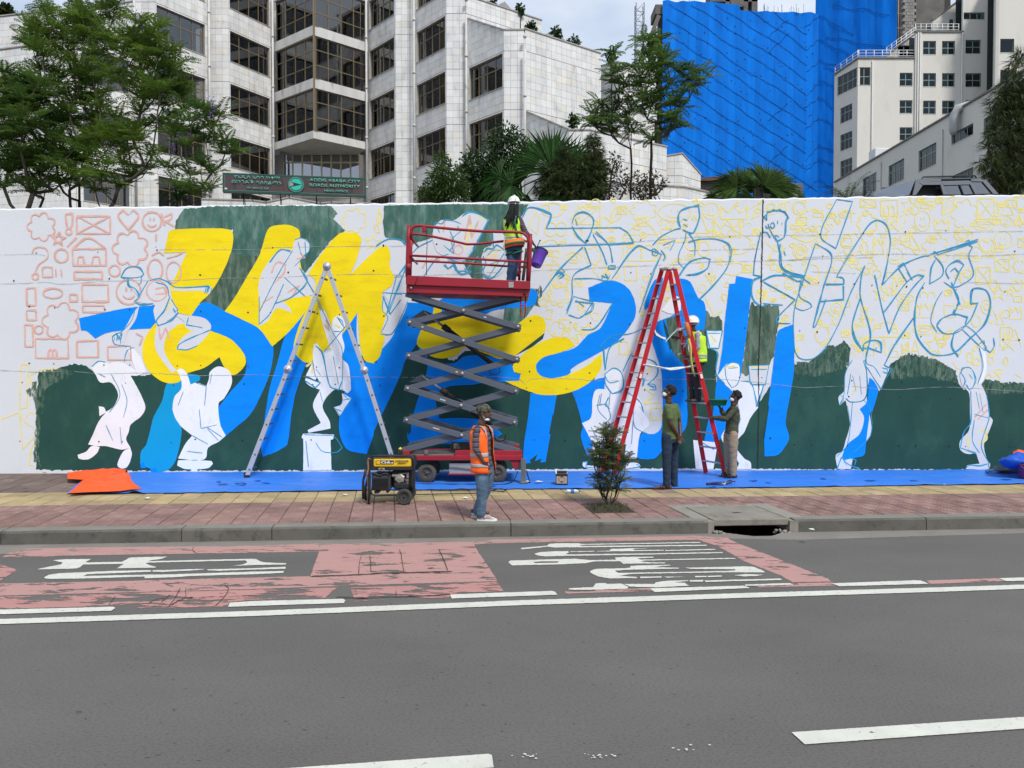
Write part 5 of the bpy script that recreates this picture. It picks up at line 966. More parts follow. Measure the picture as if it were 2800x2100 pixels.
railing(f2, 0, f2.L, ZR(160, 95), ZR(160, 95), 7); railing(f1, 0, f1.L, ZR(206, 99), ZR(161, 95), 4); railing(f3, 0, f3.L * .92, ZR(88, 94.8), ZR(88, 94.8), 8)
fs_ = Facet(2424, 96.5, 2503, 96.5); railing(fs_, 0, fs_.L, ZR(152, 96.5), ZR(95, 96.5), 6)
for f, u in ((f2, 2384), (f3, 2508), (f3, 2514), (f4, 2696), (f3, 2628)):
    a = f.su(u); b = B(); b.tube([f.P(a, 11, .1), f.P(a, ZR(166 if f is f2 else 92, 95), .1)], .09, 6); b.build('downpipe', m_pipe, hot)
def VT(d):
    zt = ZR(260, 61.4); v = 0.
    lo_, hi_ = -300., 900.
    for _ in range(40):
        v = (lo_ + hi_) / 2
        if ZR(v, d) > zt: lo_ = v
        else: hi_ = v
    return v
m_duct = M('duct_grey', (.42, .43, .43), rough=.5, var=.12)
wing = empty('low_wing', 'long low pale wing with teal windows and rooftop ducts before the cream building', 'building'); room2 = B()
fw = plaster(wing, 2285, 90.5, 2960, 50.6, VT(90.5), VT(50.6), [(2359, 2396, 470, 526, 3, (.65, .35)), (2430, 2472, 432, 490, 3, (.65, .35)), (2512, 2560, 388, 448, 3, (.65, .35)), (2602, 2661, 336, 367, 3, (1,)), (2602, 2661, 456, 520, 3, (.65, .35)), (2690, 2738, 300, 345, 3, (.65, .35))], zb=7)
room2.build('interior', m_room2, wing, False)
for u in (2412, 2580): a = fw.su(u); b = B(); b.tube([fw.P(a, 7, .08), fw.P(a, fw.zv(a, 444 if u < 2500 else 354), .08)], .07, 6); b.build('downpipe', m_pipe, wing)
zt = ZR(260, 61.4)
b = B(); b.tube([fw.P(fw.su(2626), zt - 2.1, .5), fw.P(fw.su(2626), zt - 1.8, .5), fw.P(fw.su(2626), zt - .6, .5), fw.P(fw.su(2629), zt + .0, .3), fw.P(fw.su(2636), zt + .25, -.8)], [.25, .36, .36, .36, .34], 10); b.build('duct', m_duct, wing)
b = B(); b.tube([fw.P(fw.su(2664), zt + .0, -.9), fw.P(fw.su(2676), zt + .25, -.9), fw.P(fw.su(2696), zt + .4, -.9), fw.P(fw.su(2718), zt + .35, -.9)], [.2, .36, .4, .3], 12); b.build('duct', m_duct, wing)
p = fw.P(fw.su(2392), zt, -.9); b = B(); b.box(p.x - .8, p.y, p.z - 1.5, p.x + .8, p.y + 1.5, p.z + 1.2); bevel(b.build('roof_box', m_wh, wing), .05)
# dark low roofs seen between the palms
sh = empty('brown_shed', 'low brown roofed shed in front of the blue wrapped tower', 'shed')
cbox(1914, 486, 2010, 545, 62, 6, 'wall', m_rc, sh); b = B(); b.prism([at(1908, 494, 61.5), at(1935, 483, 61.5), at(2000, 482, 61.5), at(2040, 494, 61.5)], (0, 6, 0)); b.build('roof', M('rust_roof', (.12, .075, .06), rough=.8, var=.2), sh)
cbox(2130, 501, 2196, 545, 60, 6, 'annex', m_rc, sh)
# ============================================================ PLANTS
m_bark = M('bark_grey_brown', (.085, .068, .052), rough=.95, var=.25, vs=6, bump=.5, bs=30); m_barkd = M('bark_dark', (.05, .038, .03), rough=.95, var=.25, vs=8)
def leafm(nm, c, tr=.42): return M(nm, c, rough=.6, var=.35, vs=2.2, spec=.15, attr='tint', trans=tr)
m_jac = leafm('leaf_feathery', (.12, .205, .04)); m_jac2 = leafm('leaf_feathery_dark', (.095, .175, .042)); m_bush = leafm('leaf_dark_glossy', (.036, .075, .026), .2); m_lime = leafm('leaf_oleander', (.06, .11, .03)); m_cas = leafm('leaf_needle', (.06, .088, .036), .2); m_palm = leafm('leaf_palm', (.02, .058, .012), .12); m_palm2 = leafm('leaf_palm_dull', (.045, .085, .02), .15); m_fern = leafm('leaf_olive', (.085, .115, .045), .25)
m_flow = M('blossom_violet', (.3, .2, .55), rough=.7, var=.2)
RND = random.Random(11)
def frond(b, o, d, up, L, pairs=12, pl=.13, droop=.5, wl=.016, fold=.55):
    wl *= 1.35
    """feather leaf: rachis from o along d, bending down, with paired pinnae"""
    d = d.normalized(); side = d.cross(up)
    if side.length < 1e-3: side = d.orthogonal()
    side.normalize(); nrm = side.cross(d)
    pts = []; p = Vector(o); q = Vector(d); n = pairs
    for i in range(n + 1):
        pts.append(p.copy()); p = p + q * (L / n); q = (q + Vector((0, 0, -droop / n * (.4 + 1.4 * i / n)))).normalized()
    for i in range(1, n + 1):
        t = i / n; a = (pts[i] - pts[i - 1]).normalized(); s_ = a.cross(Vector((0, 0, 1))); s_ = s_.normalized() if s_.length > .05 else side; nn = s_.cross(a)
        l = pl * math.sin(math.pi * (.14 + .8 * t)) ** .6
        for sg in (-1, 1):
            e = (s_ * sg + a * fold + nn * RND.uniform(-.1, .35)).normalized() * l * RND.uniform(.85, 1.1); w_ = a * wl
            m = pts[i] + e * .5 + Vector((0, 0, .008)); b.add([pts[i], m - w_, pts[i] + e + Vector((0, 0, -.015)), m + w_], [(0, 1, 2, 3)])
    b.add([pts[0] + side * .004, pts[n // 2] + side * .003, pts[-1], pts[n // 2] - side * .003, pts[0] - side * .004], [(0, 1, 3, 4), (1, 2, 3)])
def rosette(b, c, L, n=10, droop=.6, pairs=11, pl=.12, lift=.25, wl=.016):
    ph = RND.uniform(0, 6)
    for i in range(n):
        a = ph + 2 * math.pi * i / n + RND.uniform(-.25, .25); el = RND.uniform(lift - .15, lift + .75)
        q = RND.uniform(.75, 1.5); b.tc = (q * RND.uniform(.95, 1.2), q, q * RND.uniform(.7, 1.1))
        d = Vector((math.cos(a) * math.cos(el), math.sin(a) * math.cos(el), math.sin(el)))
        frond(b, c, d, Vector((0, 0, 1)), L * RND.uniform(.75, 1.1), pairs, pl * L / .42, droop, wl)
def stems(tips, bases, r0=.006, k=.0065, bend=.15):
    """branches: every tip grows from the nearest lower node; thicker where more hang on it"""
    nodes = [[Vector(p), None, 0] for p in bases]; order = sorted(tips, key=lambda p: (p.z, p.x)); paths = []
    for t in order:
        best = None
        for i, (p, par, c) in enumerate(nodes):
            dz = t.z - p.z; h = math.hypot(t.x - p.x, t.y - p.y)
            if dz < .22 or dz < h * .35: continue
            cost = (t - p).length + (.15 if i < len(bases) else 0) + 1.3 * max(0, h - .4 * dz)
            if best is None or cost < best[0]: best = (cost, i)
        if best is None: best = (0, min(range(len(bases)), key=lambda i: (nodes[i][0] - t).length))
        i = best[1]; a = nodes[i][0]; n = max(2, int((t - a).length / .3)); prev = i
        for j in range(1, n + 1):
            s = j / n; p = a.lerp(t, s); hx = math.sin(s * math.pi) * bend * (t - a).length
            p = p + Vector((t.x - a.x, t.y - a.y, 0)) * (math.sin(s * math.pi) * .14) - Vector((0, 0, hx * .35)) + Vector((RND.uniform(-.02, .02), RND.uniform(-.02, .02), 0)) * (j < n)
            nodes.append([p, prev, 0]); prev = len(nodes) - 1
    for i in range(len(nodes) - 1, -1, -1):
        nodes[i][2] += .35
        if nodes[i][1] is not None: nodes[nodes[i][1]][2] += nodes[i][2]
    b = B(); kids = {}
    for i, nd in enumerate(nodes):
        if nd[1] is not None: kids.setdefault(nd[1], []).append(i)
    rad = lambda i: r0 + k * math.sqrt(nodes[i][2])
    for i in range(len(nodes)):
        if nodes[i][1] is None or len(kids.get(nodes[i][1], [])) > 1 or nodes[nodes[i][1]][1] is None:
            ch = ([nodes[i][1]] if nodes[i][1] is not None else []) + [i]; c = i
            while len(kids.get(c, [])) == 1: c = kids[c][0]; ch.append(c)
            if len(ch) > 1: b.tube([nodes[j][0] for j in ch], [rad(max(j, ch[1]) if j == ch[0] else j) for j in ch], 6)
    return b
def pix(s, x0, sc, d, jit, y0=0):
    out = []
    for t in s.split():
        x, y = t.split(','); dd = d + RND.uniform(-jit, jit); out.append(at(x0 + float(x) / sc, y0 + float(y) / sc, dd))
    return out
def feather_tree(name, label, tips, bases, L, bark, leaf, blossoms=(), n=10, droop=.6, pairs=11, pl=.12, group=None, cat='tree', r0=.006, k=.006, lift=.25, wl=.016, extra=0):
    base_z = bases[0].z
    c = sum(bases, Vector()) / len(bases); t = empty(name, label, cat, c, 0, group)
    if extra: tips = tips + [p + Vector((RND.gauss(0, .34), RND.gauss(0, .3), RND.gauss(0, .3))) for p in tips if RND.random() < extra and p.z > base_z + 1.0]
    b = stems(tips, bases, r0, k); b.build('trunk', bark, t, False, Matrix.Translation(-c))
    b = B()
    for p in tips: rosette(b, p, L * RND.uniform(.95, 1.35), n + 2, droop, pairs, pl, lift, wl)
    b.build('crown', leaf, t, False, Matrix.Translation(-c))
    if blossoms:
        b = B()
        for p in blossoms:
            for q in range(30): b.ell(p + Vector((RND.gauss(0, .05), RND.gauss(0, .05), RND.gauss(0, .11))), .016, .016, .022, 5)
        b.build('blossom', m_flow, t, False, Matrix.Translation(-c))
    return t
Z1 = (0, 2.766); TG = 'feathery trees behind the mural wall'
def ground_at(u, d): p = at(u, 560, d); return Vector((p.x, d, 5.2 if d < 18 else 5.55))
tA = pix("40,560 30,690 140,690 100,780 20,800 220,600 290,640 220,760 340,730 300,850 150,900 60,960 200,1000 60,1080 300,1080 160,1150 20,1160 380,950 90,660 10,900 120,1030 250,920 180,830 -60,700 -80,900 -60,1050 -120,800 240,1160 330,1180 70,860 400,1060 120,1230 220,1280 300,1330 60,1300 400,1250 180,1400 350,1420 460,1180 480,1380 250,1460 30,1420", *Z1, 19.5, .9)
feather_tree('feathery_tree', 'spreading feathery tree at the left end with a leaning forked trunk', tA, [ground_at(-5, 19.5), ground_at(20, 19.5)], .5, m_bark, m_jac2, (), 10, .75, extra=.35, group=TG, k=.010)
tB = pix("340,70 540,30 360,120 270,240 560,160 650,120 770,80 860,150 400,200 720,200 800,270 640,260 250,370 330,430 480,300 520,400 700,340 840,330 430,640 480,710 420,830 540,780 600,690 680,660 740,710 560,560 640,800 720,760 480,900 560,950 640,1000 700,900 400,560 220,330 300,520 590,480 460,430 370,330 600,600 760,830 520,850 450,1000 600,1080 350,260 470,230 620,200 690,430 760,420 560,330 300,640 880,900 800,520 560,1180 640,1140 480,1080 420,1180 540,1280 660,1300 450,1400 600,1420 720,1020 330,980", *Z1, 20.5, .9)
feather_tree('feathery_tree', 'tallest feathery tree at the left with several thin stems and its top in the sky', tB, [ground_at(195, 20.5), ground_at(205, 20.3), ground_at(222, 20.6), ground_at(170, 20.2)], .47, m_bark, m_jac, (), 9, extra=.4, group=TG, k=.0058)
tC = pix("1050,180 1130,260 1010,260 1200,310 1280,400 1000,350 1100,400 1340,470 850,560 1040,560 1120,640 1280,610 1340,670 1220,700 1080,750 960,320 940,420 1060,480 1180,540 1200,420 900,620 1000,660 1160,760 1060,860 840,1030 780,1060 1000,1020 960,1060 1100,960 1150,1180 1050,1080 880,1100 700,1180 820,1250 760,1330 930,1240 640,1240 900,1400 720,1440 1020,1330 580,1340 1120,1280 1140,420 1040,330 1300,540 1380,740 1240,800", *Z1, 19.3, .8)
feather_tree('feathery_tree', 'feathery tree with upright crown in front of the tall marble windows and a violet blossom', tC, [ground_at(325, 19.3), ground_at(372, 19.4), ground_at(345, 19)], .46, m_bark, m_jac, pix("1060,130 1075,165", *Z1, 19.2, .1), 9, extra=.4, group=TG, k=.006)
tD = pix("1400,830 1520,830 1300,900 1450,930 1600,960 1560,1080 1720,1090 1760,1150 1300,1020 1400,1110 1520,1250 1600,1310 1570,1440 1450,1480 1660,880 1480,1020 1640,1060 1350,1000 1250,960 1700,1170 1560,880 1440,1330 1350,1420 1270,1280", *Z1, 18.8, .6)
feather_tree('feathery_tree', 'low feathery tree leaning right towards the dark sign board, with small violet blossoms', tD, [ground_at(395, 18.8), ground_at(378, 18.7)], .46, m_bark, m_jac2, pix("1595,780 1600,820 1300,1090 1365,1065", *Z1, 18.7, .1), 8, group=TG, k=.006)
# tangle of bare twigs at the foot of the left trees
Z4 = (1600, 2.765)
tE = pix("200,400 330,510 240,530 190,570 220,630 120,780 60,870 120,910 180,950 300,650 330,740 260,700 240,790 350,840 280,890 310,950 200,1000 80,960 40,920 150,860 350,1010", *Z4, 19.6, .5)
feather_tree('slender_tree', 'slender feathery tree with bare upright stems left of the blue wrapped tower', tE, [ground_at(1695, 19.6), ground_at(1705, 19.7), ground_at(1680, 19.5), ground_at(1722, 19.5), ground_at(1668, 19.6)], .40, m_barkd, m_jac2, (), 8, .55, 12, .10, 'slender trees before the marble steps', k=.005, lift=.05)
tF = pix("440,310 540,300 500,350 430,580 480,520 540,500 600,430 620,480 560,570 400,640 480,640 430,700 520,720 420,820 690,530 640,620 790,520 860,540 880,600 780,610 820,660 760,690 680,760 640,800 720,820 600,890 660,910 700,950 620,1000 560,940 500,1060 560,420 450,420 500,800 430,760 590,720", *Z4, 19.2, .5)
feather_tree('slender_tree', 'slender feathery tree whose long curved stem crosses the blue wrapped tower', tF, [ground_at(1757, 19.2), ground_at(1762, 19.1), ground_at(1765, 19.2), ground_at(1740, 19.2), ground_at(1775, 19.1), ground_at(1790, 19.3)], .41, m_barkd, m_jac2, (), 8, .55, 12, .10, 'slender trees before the marble steps', k=.0055, lift=.05)
def leafy(name, label, blobs, x0, sc, d, mat, n, ll, lw, cat='bush', group=None, base=None, droop=.2, bark=None, needle=False):
    bs_ = [(at(x0 + x / sc, y / sc, d), r / sc * d / FP) for x, y, r in blobs]; c = ground_at(x0 + (base or blobs[0][0]) / sc, d); t = empty(name, label, cat, c, 0, group)
    b = B(); tot = sum(r * r for _, r in bs_)
    for ctr, r in bs_:
        for i in range(int(n * r * r / tot)):
            v = Vector((RND.gauss(0, 1), RND.gauss(0, 1), RND.gauss(0, 1))); v.normalize(); p = ctr + v * r * (RND.random() ** .45)
            e = (v * .8 + Vector((RND.gauss(0, .6), RND.gauss(0, .6), RND.gauss(0, .6) - droop))).normalized(); q = RND.uniform(.5, 1.4); b.tc = (q * RND.uniform(.9, 1.2), q, q * RND.uniform(.7, 1.1))
            s_ = e.cross(Vector((RND.gauss(0, 1), RND.gauss(0, 1), RND.gauss(0, 1)))).normalized(); l = ll * RND.uniform(.7, 1.25)
            if needle:
                for k2 in range(6):
                    e2 = (e + Vector((RND.gauss(0, .3), RND.gauss(0, .3), RND.gauss(0, .25) - .12))).normalized(); b.add([p - s_ * lw / 2, p + s_ * lw / 2, p + e2 * l + Vector((0, 0, -l * .15))], [(0, 1, 2)])
            else: b.add([p, p + e * l * .5 + s_ * lw, p + e * l, p + e * l * .5 - s_ * lw], [(0, 1, 2, 3)])
    b.build('crown', mat, t, False, Matrix.Translation(-c))
    b = stems([q - Vector((0, 0, r * .3)) for q, r in bs_], [c], .01, .012); b.build('trunk', bark or m_barkd, t, False, Matrix.Translation(-c))
    return t
leafy('oleander_bush', 'light green bush with narrow leaves right of the marble pillar behind the wall', [(300, 1180, 40), (310, 1260, 75), (280, 1340, 100), (350, 1360, 120), (250, 1440, 110), (390, 1450, 110), (330, 1470, 130), (180, 1490, 70)], 1100, 2.766, 18.5, m_lime, 2600, .15, .016)
leafy('broadleaf_shrub', 'dark glossy broadleaf shrub between the oleander bush and the big fan palm', [(700, 1060, 70), (780, 1040, 110), (850, 1010, 60), (700, 1130, 110), (840, 1120, 110), (520, 1170, 60), (520, 1260, 110), (600, 1260, 110), (470, 1320, 90), (560, 1380, 150), (680, 1260, 120), (760, 1220, 120), (650, 1420, 150), (760, 1400, 130), (540, 1470, 120), (440, 1440, 60)], 1100, 2.766, 19.4, m_bush, 5200, .10, .024)
leafy('needle_shrub', 'dull feathery needle shrub growing against the right side of the big fan palm', [(1440, 1060, 50), (1450, 1140, 70), (1240, 1240, 110), (1150, 1310, 110), (1260, 1340, 130), (1360, 1300, 120), (1440, 1290, 110), (1480, 1260, 70), (1200, 1430, 130), (1320, 1440, 140), (1430, 1420, 120), (1100, 1430, 100)], 1100, 2.766, 18.6, m_cas, 7000, .17, .012, needle=True)
leafy('reddish_shrub', 'thin shrub with reddish leaves at the feet of the slender trees', [(230, 1200, 50), (200, 1280, 60), (260, 1330, 70), (390, 1390, 90), (440, 1440, 100), (510, 1330, 50), (560, 1380, 60), (480, 1470, 80), (300, 1420, 60), (180, 1440, 60), (600, 1390, 30)], 1600, 2.765, 18.6, leafm('leaf_reddish', (.07, .06, .03)), 1100, .09, .02)
leafy('drooping_conifer', 'dark drooping needle tree at the right edge beside the parked car', [(1640, 400, 50), (1600, 500, 60), (1560, 640, 80), (1640, 640, 90), (1500, 720, 70), (1600, 760, 100), (1440, 790, 50), (1510, 860, 80), (1620, 900, 100), (1430, 870, 40), (1460, 1000, 70), (1560, 1010, 110), (1400, 1040, 40), (1640, 1100, 100), (1540, 1130, 90), (1440, 1190, 70), (1350, 1240, 40), (1420, 1260, 70), (1560, 1250, 110), (1480, 1340, 80), (1620, 1350, 110), (1540, 1420, 80), (1440, 1400, 40), (1720, 700, 120), (1750, 1000, 140), (1750, 1250, 140), (1390, 1120, 30)], 2200, 2.765, 23, m_cas, 4200, .3, .016, 'tree', base=1720, needle=True, droop=.5, bark=m_bark)
leafy('far_tree', 'small grey green treetop showing in the sky at the upper left corner', [(40, 70, 26), (20, 95, 26), (60, 90, 26), (10, 120, 20), (50, 60, 18)], 0, 2.766, 60, m_cas, 900, .35, .09, 'tree')
def fan(b, hub, nrm, upv, R, n=30, span=290, wl=.034):
    nrm = nrm.normalized(); x = upv - nrm * upv.dot(nrm); x.normalize(); y = nrm.cross(x)
    for i in range(n):
        a = R_(-span / 2 + span * i / (n - 1)); d = x * math.cos(a) + y * math.sin(a); s_ = nrm.cross(d); l = R * RND.uniform(.86, 1.05) * (1 - .18 * abs(i / (n - 1) - .5)); q = RND.uniform(.35, 1.5); b.tc = (q, q, q * .9); wf = RND.uniform(.36, .62)
        m = hub + d * l * wf + nrm * .03; e = hub + d * l - Vector((0, 0, l * .07)) + nrm * RND.uniform(-.08, .08)
        b.add([hub, m - s_ * wl + nrm * .03, m, m + s_ * wl + nrm * .03, e], [(0, 1, 2), (0, 2, 3), (1, 4, 2), (2, 4, 3)])
def fan_palm(name, label, c, fans, R, mat, group=None):
    t = empty(name, label, 'palm', Vector((c.x, c.y, 5.5)), 0, group); o = Vector((c.x, c.y, 5.5)); T_ = Matrix.Translation(-o)
    b = B(); b.tube([o, o.lerp(c, .5) + Vector((.03, 0, 0)), c - Vector((0, 0, .1))], [.16, .15, .13], 10); b.build('trunk', m_bark, t, False, T_)
    for (dx, dz, dy, rs, sp) in fans:
        b = B(); dv = Vector((dx, dy, dz)); hub = c + dv * R; nrm = Vector((dx * .5, -1 + abs(dx) * .3, .35 - dz * .5)); up = Vector((dx, dy * .3, dz + .25))
        b.tc = 1.01; b.tube([c - Vector((0, 0, .1)), c.lerp(hub, .5) + Vector((0, 0, .05)), hub], [.02, .016, .012], 5); fan(b, hub, nrm, up, R * rs, span=sp); b.build('fan_leaf', mat, t, False, T_)
    return t
c = at(1508, 462, 18.8)
fan_palm('fan_palm', 'big green fan palm with spiky leaves above the worker on the lift', c, [(0, -.08, -.3, 1.1, 210), (-.35, .0, .1, 1.0, 170), (.35, .0, .1, 1.0, 170), (.0, .2, .3, .85, 130), (-.75, -.35, -.2, .75, 230), (-.95, -.15, .0, .7, 200), (-.55, -.65, -.3, .75, 240), (.6, -.2, .3, .8, 220), (.2, -.6, -.3, .7, 230), (-.3, -.75, -.2, .75, 230), (-1.0, -.7, -.1, .7, 230)], 1.3, m_palm, 'fan palms')
c = at(2072, 505, 20.6)
fan_palm('fan_palm', 'smaller fan palm standing in front of the blue wrapped tower', c, [(.1, -.12, -.35, 1.1, 180), (-.62, -.1, -.1, .95, 170), (.55, -.1, .0, 1.0, 150), (-1.1, -.4, .1, .7, 150), (1.2, -.35, .1, .8, 150), (-.2, .0, .4, .9, 130), (-.2, -.45, -.3, .8, 200), (.15, -.5, -.4, .85, 210), (0, -.2, .1, .8, 200)], .92, m_palm2, 'fan palms')
t = empty('date_palm', 'small feather palm just showing above the wall left of the car', 'palm', ground_at(2318, 20)); o = t.location; b = B()
for i in range(20):
    a = RND.uniform(0, 6.28); el = RND.uniform(.15, 1.1); q = RND.uniform(.6, 1.3); b.tc = (q, q, q * .8)
    frond(b, at(2318, 548, 20), Vector((math.cos(a) * math.cos(el), math.sin(a) * math.cos(el) * .5, math.sin(el))), Vector((0, 0, 1)), RND.uniform(.6, .95), 16, .2, .9, .008, .9)
b.build('crown', m_palm2, t, False, Matrix.Translation(-o)); b = B(); b.tube([o, at(2318, 550, 20)], [.12, .1], 8); b.build('trunk', m_bark, t, False, Matrix.Translation(-o))
t = empty('spiky_plant', 'rosette of long narrow leaves at the wall edge under the leaning feathery tree', 'plant', ground_at(490, 18)); o = t.location; b = B()
for i in range(60):
    a = RND.uniform(0, 6.28); el = RND.uniform(.1, 1.2); q = RND.uniform(.6, 1.3); b.tc = (q, q, q * .8); p = at(485, 550, 18); d = Vector((math.cos(a) * math.cos(el), math.sin(a) * math.cos(el), math.sin(el))); l = RND.uniform(.4, .65); s_ = d.cross(Vector((0, 0, 1))).normalized() * .022
    b.add([p, p + d * l * .5 + s_, p + d * l - Vector((0, 0, l * .3)), p + d * l * .5 - s_], [(0, 1, 2, 3)])
b.build('crown', m_palm, t, False, Matrix.Translation(-o))
# small saplings rooted in the office parapets
for i, (x, y, d, lab) in enumerate(((680, 10, 51, 'tiny sapling sprouting on the highest parapet by the left roof gable'), (890, 60, 50.5, 'tiny sapling sprouting on the high parapet right of the roof gable'), (970, 190, 46, 'sapling rooted on the lower parapet over the middle marble step'), (1165, 235, 47, 'leafiest sapling by the right roof gable of the marble block'), (1300, 300, 48, 'sapling rooted near the right end of the long marble parapet'), (1290, 900, 44, 'sapling growing on the low sloping marble roof above the palm'), (1580, 415, 49.5, 'sapling on the rear parapet beside the lattice mast'))):
    leafy('roof_sapling', lab, [(x, y, 28), (x - 16, y + 16, 22), (x + 16, y + 22, 24), (x + 4, y + 40, 22)], 1100, 2.766, d, m_bush, 150, .22, .07, 'sapling', 'saplings on the marble parapets')
    S.objects
# ---------------------------------------------------- sapling on the pavement, in its soil square
ZS = (1560, 6.146); bs0 = gnd(1666, 1381, PZ); dS = bs0.y
tips = pix("600,170 600,300 720,300 450,480 560,400 720,450 480,560 620,600 780,540 420,680 560,720 700,700 900,640 920,720 480,800 600,860 740,820 840,860 450,980 560,1010 700,960 500,1080 620,1090 780,1080 850,1000 480,1170 560,1200 700,1180 820,1180 640,480 540,620 680,560 380,600 560,250 760,250", *ZS, dS, .12, 1150)
t = feather_tree('young_tree', 'young olive green sapling planted in a soil square on the pavement', tips, [bs0, bs0 + Vector((.03, .01, 0))], .18, m_barkd, m_fern, (), 8, .5, 10, .12, None, 'sapling', .004, .004, .3, .0055)
m_dirt = M('dug_soil', (.058, .045, .032), rough=1, var=.35, vs=14, bump=.9, bs=60, c2=(.05, .06, .025), c2s=9)
pts = [(1600, 1384), (1622, 1382), (1657, 1379), (1690, 1380), (1716, 1383), (1722, 1388), (1741, 1402), (1700, 1404), (1660, 1405), (1628, 1406), (1610, 1396)]
b = B(); P_ = [gnd(u, v, PZ) for u, v in pts]; cc = sum(P_, Vector()) / len(P_); n = 6; vs = []
for j in range(n + 1):
    for p in P_: q = p.lerp(cc, j / n); vs.append(Vector((q.x, q.y, PZ - .01 + .035 * math.sin(min(1, j / n * 2) * math.pi / 2) + .02 * mnoise.noise((q.x * 9, q.y * 9, 0)))))
k = len(P_); b.add(vs, [(j * k + i, j * k + (i + 1) % k, (j + 1) * k + (i + 1) % k, (j + 1) * k + i) for j in range(n) for i in range(k)], True)
soil = b.build('soil_patch', m_dirt, None); tag(soil, 'rough square of bare soil around the pavement sapling', 'soil')
b = B(); m_gr = leafm('grass_blade', (.07, .085, .03))
for i in range(420):
    p = P_[RND.randrange(k)].lerp(P_[RND.randrange(k)], RND.random()).lerp(cc, RND.uniform(0, .5)); l = RND.uniform(.03, .09); a = RND.uniform(0, 6.28); e = Vector((math.cos(a) * .7, math.sin(a) * .7, 1)).normalized() * l; s_ = Vector((-math.sin(a), math.cos(a), 0)) * .005; p.z = PZ + .01; q = RND.uniform(.6, 1.3); b.tc = (q, q, q)
    b.add([p - s_, p + s_, p + e], [(0, 1, 2)])
tag(b.build('grass', m_gr, soil, False), kind='stuff')
# ============================================================ GROUND SHEET, TARPS, LIFT, LADDERS, GENERATOR, SMALL THINGS
m_shb = M('sheet_blue', (.03, .19, .72), rough=.55, var=.1, vs=1.2, bump=1., bs=5, c2=(.085, .22, .62), c2s=3.2, c2t=(.46, .72), stretch=(.5, 1.6, 1))
m_shd = M('sheet_wet', (.012, .075, .40), rough=.3, var=.1)
tv = lambda u: 1353.5 - .0095 * u + (2.5 * math.sin(u * .004)) * .6
def shz(x, y): return PZ + .014 + .012 * (mnoise.noise((x * 1.3, y * 3, 0)) + .6) * .6 + .016 * max(0, mnoise.noise((x * 4, y * 1.2, 4))) + .010 * max(0, mnoise.noise((x * 2.2 + y * 3, y * 6 - x, 9)))
b = B(); n, m = 420, 26; vs = []
for j in range(m + 1):
    for i in range(n + 1):
        u = 182 + (3300 - 182) * i / n; p = gnd(u, tv(u) + 1.2 * mnoise.noise((u * .03, 0, 0)), PZ); q = wall_hit(u + (0 if u > 400 else (400 - u) * .3), 1290, .03); q = Vector((q.x, q.y, PZ)); r = p.lerp(q, j / m)
        z = shz(r.x, r.y)
        if j == 0: z += .022 * max(0, math.exp(-((u - 370) / 14) ** 2)) * 2
        vs.append((r.x, r.y, z))
b.add(vs, [(j * (n + 1) + i, j * (n + 1) + i + 1, (j + 1) * (n + 1) + i + 1, (j + 1) * (n + 1) + i) for j in range(m) for i in range(n)], True)
sheet_o = b.build('ground_sheet', m_shb); tag(sheet_o, 'long blue plastic sheet spread on the pavement along the foot of the mural', 'ground sheet')
b = B()
for k, (u, v, rx, ry) in enumerate([(610, 1325, 14, 3), (660, 1325, 20, 4), (728, 1322, 14, 2), (705, 1315, 12, 2), (598, 1318, 8, 2), (2060, 1315, 14, 2.5), (2380, 1315, 16, 2.5), (2500, 1316, 12, 2), (2100, 1322, 10, 2), (1700, 1316, 10, 2), (1345, 1330, 12, 2), (850, 1318, 12, 1), (2750, 1312, 16, 2), (1950, 1332, 10, 2), (2250, 1310, 9, 2)]):
    o = gnd(u, v, PZ); P_ = []
    for t in range(14): a = t * .449; q = gnd(u + rx * math.cos(a) * random.uniform(.6, 1.2), v + ry * math.sin(a) * random.uniform(.5, 1.2), PZ + .02); q.z = shz(q.x, q.y) + .004; P_.append(q)
    b.ngon(P_)
b.build('wet_patch', m_shd, sheet_o)
m_org = M('sheet_orange', (.85, .095, .012), rough=.55, var=.1, vs=2, bump=.4, bs=6); Zc = lambda x, y, d: at(160 + x / 5.53, 1250 + y / 5.53, d)
ot = empty('orange_tarp', 'crumpled orange tarpaulin folded over at the left end of the blue sheet', 'tarpaulin', gnd(290, 1330, PZ)); T_ = Matrix.Translation(-ot.location)
def clothgrid(rows, nm, mat, par, T_, amp=.02, sub=6, fr=3.):
    """rows: list of polylines of 3D points (same count) -> smooth wrinkled sheet"""
    def rs(P_, n): 
        out = []; k = len(P_) - 1
        for i in range(n + 1):
            t = i / n * k; j = min(int(t), k - 1); f_ = t - j; p0, p1, p2, p3 = P_[max(j - 1, 0)], P_[j], P_[j + 1], P_[min(j + 2, k)]
            out.append(.5 * ((2 * p1) + (p2 - p0) * f_ + (2 * p0 - 5 * p1 + 4 * p2 - p3) * f_ ** 2 + (3 * p1 - p0 - 3 * p2 + p3) * f_ ** 3))
        return out
    n = 40; R_s = [rs([Vector(p) for p in r], n) for r in rows]; cols = [rs([R_s[j][i] for j in range(len(rows))], sub * (len(rows) - 1)) for i in range(n + 1)]; m = len(cols[0]); vs = []
    for i in range(n + 1):
        for j in range(m): p = cols[i][j]; w_ = mnoise.noise(p * fr) + .5 * mnoise.noise(p * fr * 2.3); e = math.sin(math.pi * j / (m - 1)) ** .4; vs.append(p + Vector((0, -.4, .8)) * amp * w_ * e)
    b = B(); b.add(vs, [(i * m + j, (i + 1) * m + j, (i + 1) * m + j + 1, i * m + j + 1) for i in range(n) for j in range(m - 1)], True); o = b.build(nm, mat, par, False, T_)
    sd = o.modifiers.new('thick', 'SOLIDIFY'); sd.thickness = .006; return o
